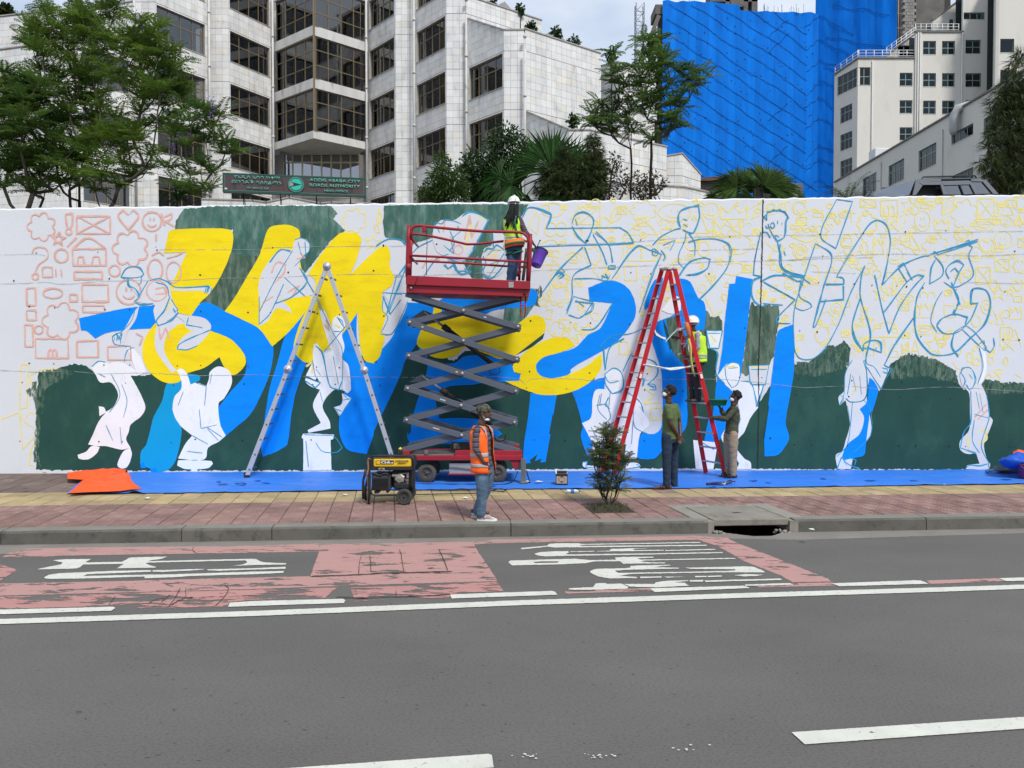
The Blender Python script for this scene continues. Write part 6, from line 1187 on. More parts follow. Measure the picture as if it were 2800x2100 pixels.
gz = lambda x, y, dz=.03: gnd(160 + x / 5.53, 1250 + y / 5.53, PZ + dz)
clothgrid([[gz(155, 540, .07), gz(400, 528, .06), gz(700, 518, .06), gz(950, 506, .06), gz(1268, 468, .04)], [gz(255, 450, .1), gz(450, 440, .12), gz(700, 430, .12), gz(950, 430, .12), gz(1195, 440, .08)], [gz(330, 375, .13), gz(520, 380, .15), gz(720, 380, .16), gz(920, 370, .16), gz(1130, 390, .12)], [gz(400, 340, .12), gz(560, 345, .1), gz(740, 330, .14), gz(950, 290, .2), gz(1085, 300, .18)], [gz(410, 325, .08), gz(560, 325, .06), gz(740, 300, .1), gz(950, 240, .2), gz(1060, 230, .2)]], 'lower_fold', m_org, ot, T_, .04, 9, 4.5)
clothgrid([[Zc(140, 325, 14), Zc(330, 335, 13.95), Zc(600, 352, 13.9), Zc(790, 300, 14), Zc(830, 385, 14.05), Zc(960, 370, 14.2)], [Zc(128, 270, 14.2), Zc(350, 280, 14.15), Zc(600, 290, 14.1), Zc(790, 240, 14.2), Zc(900, 260, 14.3), Zc(1000, 280, 14.4)], [Zc(150, 240, 14.6), Zc(360, 215, 14.6), Zc(620, 183, 14.6), Zc(800, 170, 14.6), Zc(900, 168, 14.65), Zc(1040, 195, 14.8)], [Zc(160, 260, 15), Zc(360, 250, 15), Zc(620, 240, 15), Zc(800, 235, 15), Zc(900, 235, 15), Zc(1040, 260, 15)]], 'upper_fold', m_org, ot, T_, .05, 9, 5)
# ------------------------------------------------------------ scissor lift
m_lred = M('lift_red', (.30, .012, .026), rough=.5, var=.12, vs=2, bump=.06, bs=8, c2=(.22, .02, .03), c2s=5, c2t=(.6, .75)); m_slate = M('lift_slate', (.085, .10, .13), rough=.55, var=.12, vs=2, c2=(.13, .13, .135), c2s=7, c2t=(.62, .8)); m_blk_ = M('black_rubber', (.016, .016, .017), rough=.7, var=.2); m_grey = M('bare_steel', (.3, .3, .29), rough=.45, metal=.6, var=.15); m_tyre = M('dusty_tyre', (.085, .075, .062), rough=.95, var=.25, vs=8, bump=.3, bs=40); m_rim = M('dusty_rim', (.07, .062, .055), rough=.7, var=.25, vs=9)
m_scr = M('scuffed_label', (.5, .5, .5), rough=.6, var=.2, vs=20)
m_alu = M('aluminium', (.5, .52, .56), rough=.4, metal=.35, var=.08); m_dsteel = M('dirty_steel', (.13, .125, .115), rough=.7, var=.3, vs=6)
DL = 14.0
lift = empty('scissor_lift', 'raised scissor lift with dark red platform and slate grey arms', 'scissor lift', Vector((at(1270, 1300, DL).x, DL, PZ))); TL = Matrix.Translation(-lift.location)
def LB(b, nm, mat, bv=0, par=None): o = b.build(nm, mat, par or lift, True, TL if par is None else None); return bevel(o, bv) if bv else o
Lp = [(1118, 806), (1120.4, 881.7), (1117.8, 973.2), (1114.6, 1062.5), (1112, 1149), (1108, 1230)]; Rp = [(1420, 808), (1416, 893.7), (1412.8, 983.3), (1409.8, 1070), (1406.6, 1155.3), (1412, 1232)]
def ext(p, q, e): d = (q - p).normalized(); return p - d * e, q + d * e
for dd, sgn in ((DL, 1), (14.85, -1)):
    for k in range(5):
        for (p, q, o) in ((Lp[k], Rp[k + 1], 0), (Lp[k + 1], Rp[k], .075 * sgn)):
            a, c = ext(at(*p, DL), at(*q, DL), .055); a.y = c.y = dd + o; b = B(); b.bar(a, c, .05, .105); LB(b, 'scissor_arm', m_slate, .006)
for k, (p, q) in enumerate(zip(Lp[1:5], Rp[1:5])):
    for w_ in (p, q): c = at(*w_, DL); b = B(); b.tube([c + Vector((0, -.035, 0)), c + Vector((0, .9, 0))], .022, 10); b.tube([c + Vector((0, -.04, 0)), c + Vector((0, -.028, 0))], .034, 12); LB(b, 'pivot_pin', m_grey)
for k in range(5): c = (at(*Lp[k], DL) + at(*Rp[k + 1], DL)) / 2; b = B(); b.tube([c + Vector((0, -.035, 0)), c + Vector((0, .9, 0))], .024, 10); b.tube([c + Vector((0, -.042, 0)), c + Vector((0, -.028, 0))], .036, 12); LB(b, 'pivot_pin', m_grey)
for (u0, v0, u1, v1) in ((1160, 852, 1350, 998), (1155, 1028, 1345, 1165)):
    a, c = at(u0, v0, 14.45), at(u1, v1, 14.45); m_ = a.lerp(c, .3); b = B(); b.tube([m_, c], .045, 12); b.tube([a.lerp(c, .27), a.lerp(c, .36)], .06, 12); LB(b, 'hydraulic_cylinder', m_blk_); b = B(); b.tube([a, m_], .022, 8); LB(b, 'piston_rod', m_grey)
    b = B(); b.prism([a + Vector((-.25, 0, -.12)), a + Vector((-.02, 0, .03)), a + Vector((.16, 0, -.04)), a + Vector((.1, 0, -.12))], (0, .06, 0)); LB(b, 'bracket', m_slate)
for (u, v) in ((1360, 1012), (1375, 1195)):
    c = at(u, v, 14.3); b = B(); b.tube([c + Vector((.1 * math.cos(t) - .05, 0, .08 * math.sin(t))) for t in [-3.6 + .35 * i for i in range(13)]], .009, 6); LB(b, 'hose', m_blk_)
for t_, k_, s_z in ((.33, 3, .05), (.27, 4, .06), (.12, 1, .02), (.45, 2, .02), (.7, 0, .025)):
    a, c = at(*Lp[k_], DL), at(*Rp[k_ + 1], DL); p = a.lerp(c, t_); d = (c - a).normalized(); b = B(); b.bar(p + Vector((0, -.028, 0)) - d * s_z, p + Vector((0, -.028, 0)) + d * s_z, .022, .003, (0, -1, 0)); LB(b, 'sticker', m_scr)
# platform: near face traced, depth towards the wall
def slab(c4, d0, dep, nm, mat, bv=.006): b = B(); b.prism([at(u, v, d0) for u, v in c4], (0, dep, 0)); return LB(b, nm, mat, bv)
slab([(1113, 753), (1449, 769), (1448, 791), (1111, 778)], 13.85, .03, 'toe_board', m_lred); slab([(1111, 779.5), (1448, 792.5), (1446, 811), (1110.5, 800)], 13.9, 1.0, 'platform_deck', m_lred)
slab([(1113, 753), (1449, 769), (1448, 791), (1111, 778)], 14.92, .03, 'toe_board', m_lred); slab([(1113, 777), (1448, 790), (1448, 792), (1113, 779)], 13.88, 1.04, 'deck_plate', m_dsteel, 0)
b = B(); b.bar(at(1112, 766, 13.88), at(1112, 766, 13.88) + Vector((0, 1.05, 0)), .03, .15); LB(b, 'toe_board', m_lred); b = B(); b.bar(at(1448, 780, 13.88), at(1448, 780, 13.88) + Vector((0, 1.05, 0)), .03, .15); LB(b, 'toe_board', m_lred)
ZP = lambda x, y, d: at(1090 + x / 5.267, 520 + y / 5.267, d)
def rail(s, d, r, nm='guard_rail', mat=None, sh=None):
    pts = []
    for t in s.split(): x, y = map(float, t.split(',')); pts.append(ZP(x, y, d))
    b = B(); b.tube(pts, r, 8); return LB(b, nm, mat or m_lred)
N_, F_ = 13.9, 14.86
rail("175,680 180,600 200,545 235,520 300,512 400,522 800,562 1200,593 1500,600 1740,607 1800,622 1850,665 1878,740 1882,800", N_, .026)
rail("165,650 205,632 260,634 420,652 700,712 980,778 1100,778 1200,770 1380,748 1560,730 1760,722 1860,740", F_, .024)
rail("170,942 600,962 1000,985 1400,1010 1850,1035", N_, .022); rail("180,1016 600,1035 1000,1055 1300,1078 1600,1098 1840,1108", F_, .022)
rail("150,505 140,700 130,1000 125,1240", N_, .036, 'guard_post'); rail("182,600 175,900 165,1240", F_, .03, 'guard_post'); rail("1898,630 1895,800 1885,1100 1870,1320", N_, .034, 'guard_post'); rail("1868,700 1860,1000 1850,1310", N_ + .15, .022, 'guard_post'); rail("1765,800 1750,1000 1735,1300", F_, .026, 'guard_post'); rail("1845,840 1820,1060 1790,1300", F_ - .3, .03, 'guard_post', m_dsteel)
rail("150,560 185,560", N_, .02); rail("135,1060 150,1150", N_, .05, 'bracket'); rail("1730,1160 1710,1240", F_, .055, 'bracket')
b = B(); b.tube([ZP(x, y, N_) + Vector((0, k, 0)) for (x, y), k in (((178, 690), 0), ((180, 690), .5), ((182, 690), .96))], .022, 8); b.tube([ZP(172, 960, N_), ZP(172, 960, N_) + Vector((0, .96, 0))], .02, 8); b.tube([ZP(1885, 760, N_), ZP(1885, 760, N_) + Vector((0, .96, 0))], .022, 8); b.tube([ZP(1872, 1040, N_), ZP(1872, 1040, N_) + Vector((0, .96, 0))], .02, 8); LB(b, 'end_rail', m_lred)
b = B(); c = ZP(365, 565, N_ - .03); b.box(c.x - .035, c.y - .03, c.z - .05, c.x + .035, c.y + .05, c.z + .045); LB(b, 'control_box', m_lred, .01)
c = ZP(1620, 1362, 13.845); b = B(); b.box(c.x - .045, c.y - .004, c.z - .05, c.x + .045, c.y + .002, c.z + .05); LB(b, 'rating_plate', M('worn_plate', (.33, .33, .33), rough=.5, var=.3, vs=30))
rail("400,560 405,640 410,800 400,1000 402,1228", N_ + .03, .006, 'cable', m_blk_); rail("270,1240 260,1290 230,1360 225,1400", 13.82, .006, 'cable', m_blk_)
for x, y, mt in ((178, 1410, m_grey), (1815, 1490, m_blk_)): c = ZP(x, y, 13.89); b = B(); b.tube([c, c + Vector((0, -.012, 0))], .024, 12); LB(b, 'pivot_pin', mt)
b = B(); b.tube([at(1424, 812, 14), at(1423, 850, 14), at(1426, 867, 14), at(1434, 867, 14), at(1437, 850, 14), at(1437, 812, 14)], .014, 8); b.tube([at(1424, 836, 14), at(1437, 836, 14)], .01, 6); LB(b, 'access_step', m_lred)
# chassis
def cb(u0, v0, u1, v1, d, dep, nm, mat, bv=.008): b = B(); p, q = at(u0, v1, d), at(u1, v0, d); b.box(p.x, d, p.z, q.x, d + dep, q.z); return LB(b, nm, mat, bv)
cb(1101, 1246, 1428, 1259, 13.92, 1.0, 'chassis', m_lred); cb(1244, 1232, 1427, 1247, 13.95, .1, 'side_beam', m_lred); cb(1101, 1233, 1120, 1246, 13.95, .9, 'side_beam', m_lred); cb(1160, 1228, 1240, 1240, 14.82, .1, 'side_beam', m_lred); cb(1232, 1212, 1286, 1230, 14.4, .25, 'motor', m_blk_); cb(1240, 1213, 1256, 1228, 14.35, .04, 'motor_cover', m_dsteel); cb(1406, 1217, 1419, 1232, 14.2, .12, 'valve_box', m_lred); cb(1122, 1243, 1243, 1246, 14.0, .8, 'deck_plate', m_dsteel); cb(1160, 1232, 1170, 1243, 13.98, .05, 'bracket', m_dsteel)
cb(1228, 1267, 1306, 1296, 13.98, .3, 'tool_tray', M('dull_tin', (.36, .38, .41), rough=.4, metal=.4, var=.2, vs=3)); cb(1225, 1295, 1308, 1298.5, 13.96, .34, 'tray_rail', m_lred, .002); b = B(); b.bar(at(1228, 1278, 13.97), at(1304, 1286, 13.97), .01, .03); LB(b, 'strap', m_dsteel)
b = B(); b.prism([at(1394, 1260, 13.95), at(1425, 1260, 13.95), at(1412, 1285, 13.95), at(1408, 1285, 13.95)], (0, .06, 0)); LB(b, 'gusset', m_lred)
c = at(1431, 1262, 13.9); b = B(); b.bar(Vector((c.x, 13.9, at(1431, 1254, 13.9).z)), Vector((c.x, 13.9, PZ + .05)), .09, .09, (0, 1, 0)); LB(b, 'outrigger', m_dsteel); b = B(); b.lathe([(.085, PZ + .022), (.085, PZ + .045), (.05, PZ + .06), (.03, PZ + .09)], 16, Matrix.Translation((c.x, 13.9, 0))); LB(b, 'outrigger_foot', m_dsteel)
def wheel(x, y, z, r, w_, sg, par, T_, treads=22):
    g = bpy.data.objects.new('wheel', None); COL.objects.link(g); g.parent = par; g.matrix_local = T_ @ Matrix.Translation((x, y, z)); RX = Matrix.Rotation(R_(90), 4, 'X')
    b = B(); b.lathe([(r * .62, -w_ / 2), (r * .9, -w_ / 2), (r * .97, -w_ * .3), (r * .97, w_ * .3), (r * .9, w_ / 2), (r * .62, w_ / 2)], 40, RX, True, False)
    for i in range(treads):
        a = 2 * math.pi * i / treads; q = Matrix.Rotation(a, 4, 'Y'); b.box(-r * .085, -w_ * .46, r * .9, r * .085, w_ * .46, r, q)
    b.build('tyre', m_tyre, g, False)
    b = B(); b.lathe([(0.001, -w_ * .42), (r * .12, -w_ * .42), (r * .14, -w_ * .3), (r * .3, -w_ * .25), (r * .5, -w_ * .3), (r * .62, -w_ * .48), (r * .64, w_ * .4)], 28, Matrix.Rotation(R_(-90), 4, 'X') if 0 else Matrix.Scale(-1, 4, (0, 1, 0)) @ Matrix.Rotation(R_(90), 4, 'X') @ Matrix.Scale(1, 4), True)
    for i in range(5): a = i * 1.2566; b.tube([(r * .3 * math.cos(a), -w_ * .3, r * .3 * math.sin(a)), (r * .3 * math.cos(a), -w_ * .4, r * .3 * math.sin(a))], r * .06, 6)
    b.build('rim', m_rim, g, True); return g
for u in (1167.6, 1359.6):
    p = at(u, 1292.8, 14.05); r = p.z - PZ - .015
    wheel(p.x, 14.05, PZ + .015 + r, r, .13, 1, lift, TL); wheel(p.x, 14.8, PZ + .015 + r, r, .13, 1, lift, TL)
# ------------------------------------------------------------ aluminium folding ladder
al = empty('folding_ladder', 'silver aluminium folding ladder standing as an A-frame left of the lift', 'ladder', gnd(675, 1309, PZ)); TA = Matrix.Translation(-al.location)
apex, jl, jr, fl_, fr2 = (894, 728), (787, 1009), (996, 1012), (675, 1307), (1088, 1300)
dn, df = 14.62, 14.98
def seg(p, q, d): a, c = at(*p, d), at(*q, d); a.z = max(a.z, PZ + .03); c.z = max(c.z, PZ + .03); return a, c
for d in (dn, df):
    for (p, q) in ((apex, jl), (jl, fl_), (apex, jr), (jr, fr2)): a, c = seg(p, q, d); b = B(); b.bar(a, c, .028, .082); bevel(b.build('stile', m_alu, al, True, TA), .006)
    for f_ in (fl_, fr2): a, c = seg(apex, f_, d); b = B(); b.box(c.x - .055, d - .03, PZ + .02, c.x + .055, d + .03, PZ + .07); bevel(b.build('rubber_foot', m_blk_, al, True, TA), .012)
    for p, r in ((apex, .075), (jl, .075), (jr, .075)): c = at(*p, d); b = B(); b.tube([c + Vector((0, -.03, 0)), c + Vector((0, .03, 0))], r, 18); b.tube([c + Vector((0, -.045, 0)), c + Vector((0, -.028, 0))], r * .45, 12); b.build('hinge', m_alu, al, True, TA)
for (p, q) in ((apex, jl), (jl, fl_), (apex, jr), (jr, fr2)):
    n = 6 if p is apex else 7
    for i in range(n): t = (i + .7) / (n + .2); a = seg(p, q, dn); c = a[0].lerp(a[1], t); b = B(); b.bar(c + Vector((0, -.018, 0)), c + Vector((0, df - dn, 0)), .032, .032); b.build('rung', m_dsteel, al, True, TA)
# ------------------------------------------------------------ red step ladder
m_rl = M('ladder_red', (.52, .008, .018), rough=.45, var=.08, vs=3); m_stp = M('ladder_step_grey', (.42, .44, .47), rough=.45, metal=.3, var=.1)
rl = empty('step_ladder', 'tall red double-sided step ladder with grey treads, worker standing on it', 'ladder', gnd(1982, 1306, PZ)); TR = Matrix.Translation(-rl.location)
R4 = lambda x, y, d: at(1500 + x / 2.0743, 540 + y / 2.0743, d)
tops = {'ln': R4(682, 405, 14.95), 'lf': R4(644, 407, 15.2), 'rn': R4(716, 405, 14.9), 'rf': R4(686, 420, 15.15)}
feet = {'ln': R4(372, 1600, 14.95), 'lf': R4(303, 1560, 15.3), 'rn': R4(1002, 1592, 14.74), 'rf': R4(892, 1555, 15.22)}
for k in feet: q = feet[k]; q.z = PZ + .03; b = B(); d = (q - tops[k]).normalized(); b.bar(tops[k], q, .035, .085, (-1 if k[0] == 'l' else 1, -.12, 0)); bevel(b.build('stile', m_rl, rl, True, TR), .006)
for s_ in 'lr':
    for i in range(13):
        t = .07 + .0725 * i; a, c = tops[s_ + 'f'].lerp(feet[s_ + 'f'], t), tops[s_ + 'n'].lerp(feet[s_ + 'n'], t); c.z = a.z = (a.z + c.z) / 2; b = B(); b.bar(a, c, .085, .026); bevel(b.build('step', m_stp, rl, True, TR), .005)
b = B(); b.bar(tops['lf'] + Vector((-.04, 0, .01)), tops['ln'] + Vector((-.02, -.03, .01)), .05, .03); b.bar(tops['rf'] + Vector((-.02, 0, .02)), tops['rn'] + Vector((.0, -.03, .01)), .06, .03); b.bar((tops['lf'] + tops['rf']) / 2, (tops['ln'] + tops['rn']) / 2, .16, .02); b.build('top_hinge', m_stp, rl, True, TR)
b = B(); pts = [R4(x, y, 14.9) for x, y in ((535, 948), (590, 962), (640, 968), (690, 972), (730, 966), (790, 962), (848, 955))]; b.tube(pts, [.012, .02, .016, .022, .016, .018, .012], 6); b.tube([p + Vector((0, -.02, .03 * math.sin(i * 1.3))) for i, p in enumerate(pts)], .012, 6); b.build('spreader_strap', M('white_strap', (.72, .72, .70), rough=.7), rl, True, TR)
m_pap = M('paper_white', (.75, .75, .72), rough=.7, var=.06)
for k, x, y in (('r', 856, 1020), ('l', 517, 1030)):
    t = .51; c = tops[k + 'n'].lerp(feet[k + 'n'], .515); d = (feet[k + 'n'] - tops[k + 'n']).normalized(); b = B(); b.bar(c + Vector((0, -.047, 0)) - d * .06, c + Vector((0, -.047, 0)) + d * .06, .045, .003, (0, -1, 0)); o = b.build('sticker', m_pap, rl, True, TR)
    b = B(); b.bar(c + Vector((0, -.05, 0)) - d * .055, c + Vector((0, -.05, 0)) - d * .03, .04, .002, (0, -1, 0)); b.build('sticker_print', m_rl, o)
m_plas = M('clear_plastic_strip', (.62, .64, .68), rough=.3, var=.1)
ps = empty('plastic_strip', 'thin torn plastic strips fluttering from the red step ladder', 'plastic strip', R4(750, 800, 15.0)); TP = Matrix.Translation(-ps.location); b = B()
for P_ in ([(780, 745), (730, 750), (700, 775), (665, 815)], [(600, 745), (612, 775), (640, 790), (665, 800)], [(762, 770), (748, 830), (752, 880), (735, 890)], [(780, 830), (765, 850), (768, 870)]):
    L_ = [R4(x, y, 15.05 + .03 * i) for i, (x, y) in enumerate(P_)]; n = len(L_); b.add([p + Vector((0, 0, .02 + .015 * math.sin(i * 2))) for i, p in enumerate(L_)] + [p - Vector((.01, .02, .025)) for p in L_], [(i, i + 1, n + i + 1, n + i) for i in range(n - 1)], True)
b.build('strip', m_plas, ps, False, TP)
rg = empty('rag', 'orange and yellow rags tied to the stile of the red ladder', 'rag', R4(800, 780, 14.8)); TG_ = Matrix.Translation(-rg.location)
b = B(); b.tube([R4(782, 712, 14.82), R4(788, 740, 14.78), R4(796, 775, 14.8), R4(800, 800, 14.8)], [.035, .05, .04, .02], 7); b.build('orange_cloth', M('rag_orange', (.5, .17, .06), rough=.9, var=.2), rg, True, TG_); b = B(); b.tube([R4(795, 800, 14.78), R4(805, 850, 14.75), R4(808, 920, 14.76), R4(818, 980, 14.78), R4(830, 1015, 14.8)], [.025, .03, .02, .022, .012], 7); b.build('yellow_cloth', M('rag_yellow', (.5, .38, .1), rough=.9, var=.2), rg, True, TG_)
# ------------------------------------------------------------ generator
DG = 11.85
gen = empty('generator', 'black and yellow portable petrol generator on wheels standing on the pavement', 'generator', gnd(1065, 1381, PZ)); TGn = Matrix.Translation(-gen.location); m_gb = M('generator_black', (.02, .02, .021), rough=.5, var=.25, vs=8, c2=(.06, .055, .05), c2s=6, c2t=(.58, .75)); m_gy = M('generator_yellow', (.75, .48, .02), rough=.4, var=.1, vs=6, c2=(.4, .27, .06), c2s=9, c2t=(.62, .75))
ZG = lambda x, y, d=0: at(970 + x / 9.217, 1220 + y / 9.217, DG + d)
def gbx(x0, y0, x1, y1, d0, d1, nm, mat, bv=.01): b = B(); p, q = ZG(x0, y1, 0), ZG(x1, y0, 0); b.box(p.x, DG + d0, p.z, q.x, DG + d1, q.z); return bevel(b.build(nm, mat, gen, True, TGn), bv, 3)
def gtb(P_, r, nm, mat, d=0): b = B(); b.tube([ZG(x, y, d) for x, y in P_], r, 8); return b.build(nm, mat, gen, True, TGn)
tank = gbx(410, 300, 1470, 600, .03, .5, 'fuel_tank', m_gb, .04); gbx(465, 318, 1420, 530, .005, .06, 'tank_panel', m_gy, .025); gbx(420, 540, 1470, 612, .0, .1, 'control_panel', m_gb); gbx(605, 550, 748, 596, -.006, .01, 'plate', M('brass_plate', (.5, .42, .2), rough=.4), .002); gbx(625, 560, 725, 586, -.009, 0, 'plate_print', m_gb, .001)
gbx(530, 360, 985, 455, -.002, .01, 'badge', m_gb, .004); gbx(545, 372, 645, 448, -.006, .0, 'badge_mark', m_gy, .002); mg_ = TGn @ Matrix.Translation((0, DG - .006, 0))
def gtext(s, x0, x1, y, h, mat, nm='lettering'): p0, p1 = ZG(x0, y), ZG(x1, y); text(s, p0.x, p1.x, p0.z, h / 9.217 * DG / FP, mat, gen, mg_, nm, .002, 0, .03)
gtext('G6', 660, 905, 408, 74, m_wh); gtext('s', 920, 975, 420, 44, m_wh); gtext('GASOLINE', 1022, 1355, 368, 34, m_gb); gtext('6500W', 1080, 1312, 425, 34, m_gb)
b = B(); c = ZG(910, 285, .2); b.lathe([(.05, 0), (.055, .02), (.05, .05), (.02, .055)], 14, Matrix.Translation((c.x, c.y, c.z - .02))); b.build('fuel_cap', m_gy, gen, True, TGn)
gbx(415, 720, 892, 1130, .02, .45, 'side_panel', M('panel_charcoal', (.042, .043, .045), rough=.55, var=.15), .03)
for i in range(11): gbx(455 + (i % 2) * 4, 815 + i * 22, 850, 825 + i * 22, .0, .03, 'louvre', m_gb, .003)
gtb([(430, 700), (520, 690), (580, 730), (640, 740), (720, 700), (800, 690), (870, 740)], .016, 'cable', m_gb, .02)
gbx(900, 640, 1430, 1090, .14, .46, 'engine_block', m_gb, .03); gbx(960, 930, 1330, 1110, .06, .3, 'crankcase', m_gb, .03); gbx(910, 715, 1060, 800, .05, .2, 'engine_cowl', m_grey, .02)
b = B(); c = ZG(1132, 812, .06); RXm = Matrix.Translation(c) @ Matrix.Rotation(R_(90), 4, 'X') @ Matrix.Rotation(.3, 4, 'Z'); b.lathe([(.085, -.08), (.083, .0), (.062, .012), (.03, .014), (.026, .022), (.012, .026)], 6, RXm, False); b.build('recoil_starter', M('worn_silver', (.42, .40, .36), rough=.35, metal=.6, var=.2), gen, True, TGn)
gbx(1290, 680, 1345, 820, .06, .12, 'linkage', m_grey, .004); gbx(1150, 690, 1290, 730, .08, .14, 'air_pipe', m_grey, .01); gbx(1250, 830, 1340, 930, .07, .15, 'carburettor', m_dsteel, .02); gbx(1280, 930, 1330, 980, .08, .12, 'bolt', m_grey, .01)
for d in (0, .5):
    gtb([(350, 1490), (362, 1200), (372, 800), (378, 340), (400, 262), (480, 250), (900, 246), (1380, 236), (1450, 260), (1500, 340), (1503, 700), (1500, 1120), (1480, 1180), (1430, 1220), (1050, 1225), (700, 1235), (520, 1245), (450, 1220), (410, 1160), (395, 1000)], .016, 'tube_frame', m_gb, d)
gbx(470, 1150, 590, 1210, .05, .4, 'mount', m_gb); gbx(760, 1140, 820, 1210, .1, .3, 'mount', m_dsteel); gbx(310, 700, 400, 1495, .01, .04, 'leg', M('rusty_leg', (.13, .09, .07), rough=.8, var=.3, vs=7), .003)
gtb([(278, 580), (250, 730), (215, 850), (208, 1000), (215, 1330)], .02, 'handle', m_gb, .02); gtb([(330, 800), (300, 920), (272, 1010), (278, 1365)], .02, 'handle', m_gb, .28)
gtb([(400, 335), (350, 300), (335, 400), (345, 560), (320, 690), (310, 760)], .012, 'orange_cable', M('cable_orange', (.35, .14, .06), rough=.6), -.01)
for d in (-.03, .47):
    p = ZG(1250, 1270, 0); r = p.z - PZ - .004; g = bpy.data.objects.new('wheel', None); COL.objects.link(g); g.parent = gen; g.matrix_local = TGn @ Matrix.Translation((p.x, DG + d, PZ + .004 + r)); RX = Matrix.Rotation(R_(90), 4, 'X')
    b = B(); b.lathe([(r * .55, .0), (r * .8, .035), (r * .95, .025), (r, .0), (r, -.03), (r * .9, -.05), (r * .5, -.05)], 32, RX); b.build('tyre', M('worn_rubber', (.05, .05, .05), rough=.85, var=.3, vs=12), g, True); b = B(); b.lathe([(.001, .02), (r * .12, .02), (r * .16, -.0), (r * .5, -.005), (r * .56, .012), (r * .56, -.03)], 24, RX); b.build('hub', m_gb, g, True)
c = ZG(1150, 296, .25); can = empty('spray_can', 'black spray can with yellow cap standing on the generator', 'spray can', c); b = B(); b.lathe([(.032, 0), (.034, .006), (.034, .125), (.03, .135)], 16); b.build('can_body', M('can_black', (.02, .018, .02), rough=.3, c2=(.25, .2, .02), c2s=9), can); b = B(); b.lathe([(.031, .135), (.028, .15), (.014, .158), (.012, .168), (.003, .17)], 16); b.build('cap', m_gy, can)
# cables on the ground
def gcable(name, label, pts, r=.009, lift_=0.): b = B(); P_ = [Vector((p.x, p.y, PZ + .03 + lift_)) for p in [gnd(u, v, PZ) for u, v in [(q.x, q.y) for q in spline(pts, False, 8, 179)]]]; b.tube(P_, r, 6); tag(b.build(name, m_blk_), label, 'cable')
gcable('power_cable', 'black cable running over the blue sheet from the generator to the lift', [(1136, 1327), (1200, 1328), (1300, 1328), (1370, 1329), (1400, 1322), (1412, 1305), (1416, 1292)]); gcable('power_cable', 'black cable looping over the yellow tiles beside the man in the orange vest', [(1130, 1344), (1210, 1346), (1300, 1347), (1340, 1347), (1370, 1341), (1384, 1345), (1376, 1349), (1345, 1347), (1320, 1353)]); gcable('power_cable', 'black cable lying straight along the yellow tiles right of the generator', [(1128, 1357), (1180, 1356), (1240, 1355), (1306, 1354)]); gcable('power_cable', 'thin black cable hanging in a hook beside the outrigger of the lift', [(1440, 1290), (1446, 1312), (1450, 1324), (1440, 1318)], .008)
# cardboard box, bottle, litter
c = gnd(1536, 1329, PZ); cx = empty('cardboard_box', 'small open cardboard box with a black diamond printed on its side', 'box', c, R_(-4)); m_cb = M('cardboard', (.42, .31, .2), rough=.85, var=.1, vs=5); w_, h = .215, .19
b = B(); b.box(-w_ / 2, 0, .03, w_ / 2, .2, .03 + h); bevel(b.build('carton', m_cb, cx), .004)
b = B()
for x0, z0, x1, z1 in ((-w_ / 2, .03, -w_ / 2 + .012, h + .03), (w_ / 2 - .012, .03, w_ / 2, h + .03), (-w_ / 2 + .012, .03, w_ / 2 - .012, .045), (-w_ / 2 + .012, h - .012, w_ / 2 - .012, h + .03)): b.box(x0, -.003, z0, x1, .0005, z1)
b.prism([(-.03, -.003, .155), (.0, -.003, .185), (.03, -.003, .155)], (0, .002, 0)); b.prism([(-.03, -.003, .085), (0, -.003, .055), (.03, -.003, .085)], (0, .002, 0))
for p, q in (((-.03, .155), (-.065, .12)), ((-.065, .12), (-.03, .085)), ((.03, .155), (.065, .12)), ((.065, .12), (.03, .085))): b.bar((p[0], -.002, p[1]), (q[0], -.002, q[1]), .002, .004, (0, -1, 0))
b.build('printed_mark', m_gb, cx); b = B(); b.add([(-w_ / 2, .0, .22), (-w_ / 2 - .01, -.0, .30), (-w_ / 2 + .02, .01, .30), (-w_ / 2 + .02, .01, .22)], [(0, 1, 2, 3)]); b.build('flap', m_pap, cx); b = B(); b.box(-w_ / 2 + .02, .02, .03 + h, w_ / 2 - .02, .18, .06 + h); b.build('inner_lid', m_gb, cx)
c = gnd(1567, 1349, PZ); bo = empty('water_bottle', 'clear plastic water bottle with blue label lying on the yellow tiles', 'bottle', c + Vector((-.115, 0, .036)), 0); RY = Matrix.Rotation(R_(90), 4, 'Y'); b = B(); b.lathe([(.02, 0), (.033, .006), (.033, .05), (.030, .06), (.033, .07), (.033, .15), (.028, .18), (.012, .205), (.012, .215)], 16, RY); b.build('bottle_body', M('bottle_plastic', (.55, .66, .78), rough=.15, var=.2, vs=20, coat=.5), bo); b = B(); b.lathe([(.0336, .075), (.0336, .13)], 16, RY, True, False); b.build('bottle_label', M('label_blue', (.04, .2, .55), rough=.4), bo); b = B(); b.lathe([(.014, .213), (.014, .232)], 12, RY); b.build('bottle_cap', M('cap_blue', (.02, .06, .35), rough=.4), bo)
def scrap(label, u, v, r, mat, n=7, cat='litter'):
    b = B(); z = PZ + (.045 if v < 1345 - .009 * u * .9 + 8 else .012); o = gnd(u, v, PZ); o.z = z; P_ = []
    for i in range(n): a = 2 * math.pi * i / n; P_.append(o + Vector((r * math.cos(a) * random.uniform(.6, 1.1), r * math.sin(a) * random.uniform(.6, 1.1), random.uniform(0, r * .35))))
    P_.append(o + Vector((0, 0, r * .3))); b.add(P_, [(i, (i + 1) % n, n) for i in range(n)]); tag(b.build('litter_scrap', mat), label, cat)
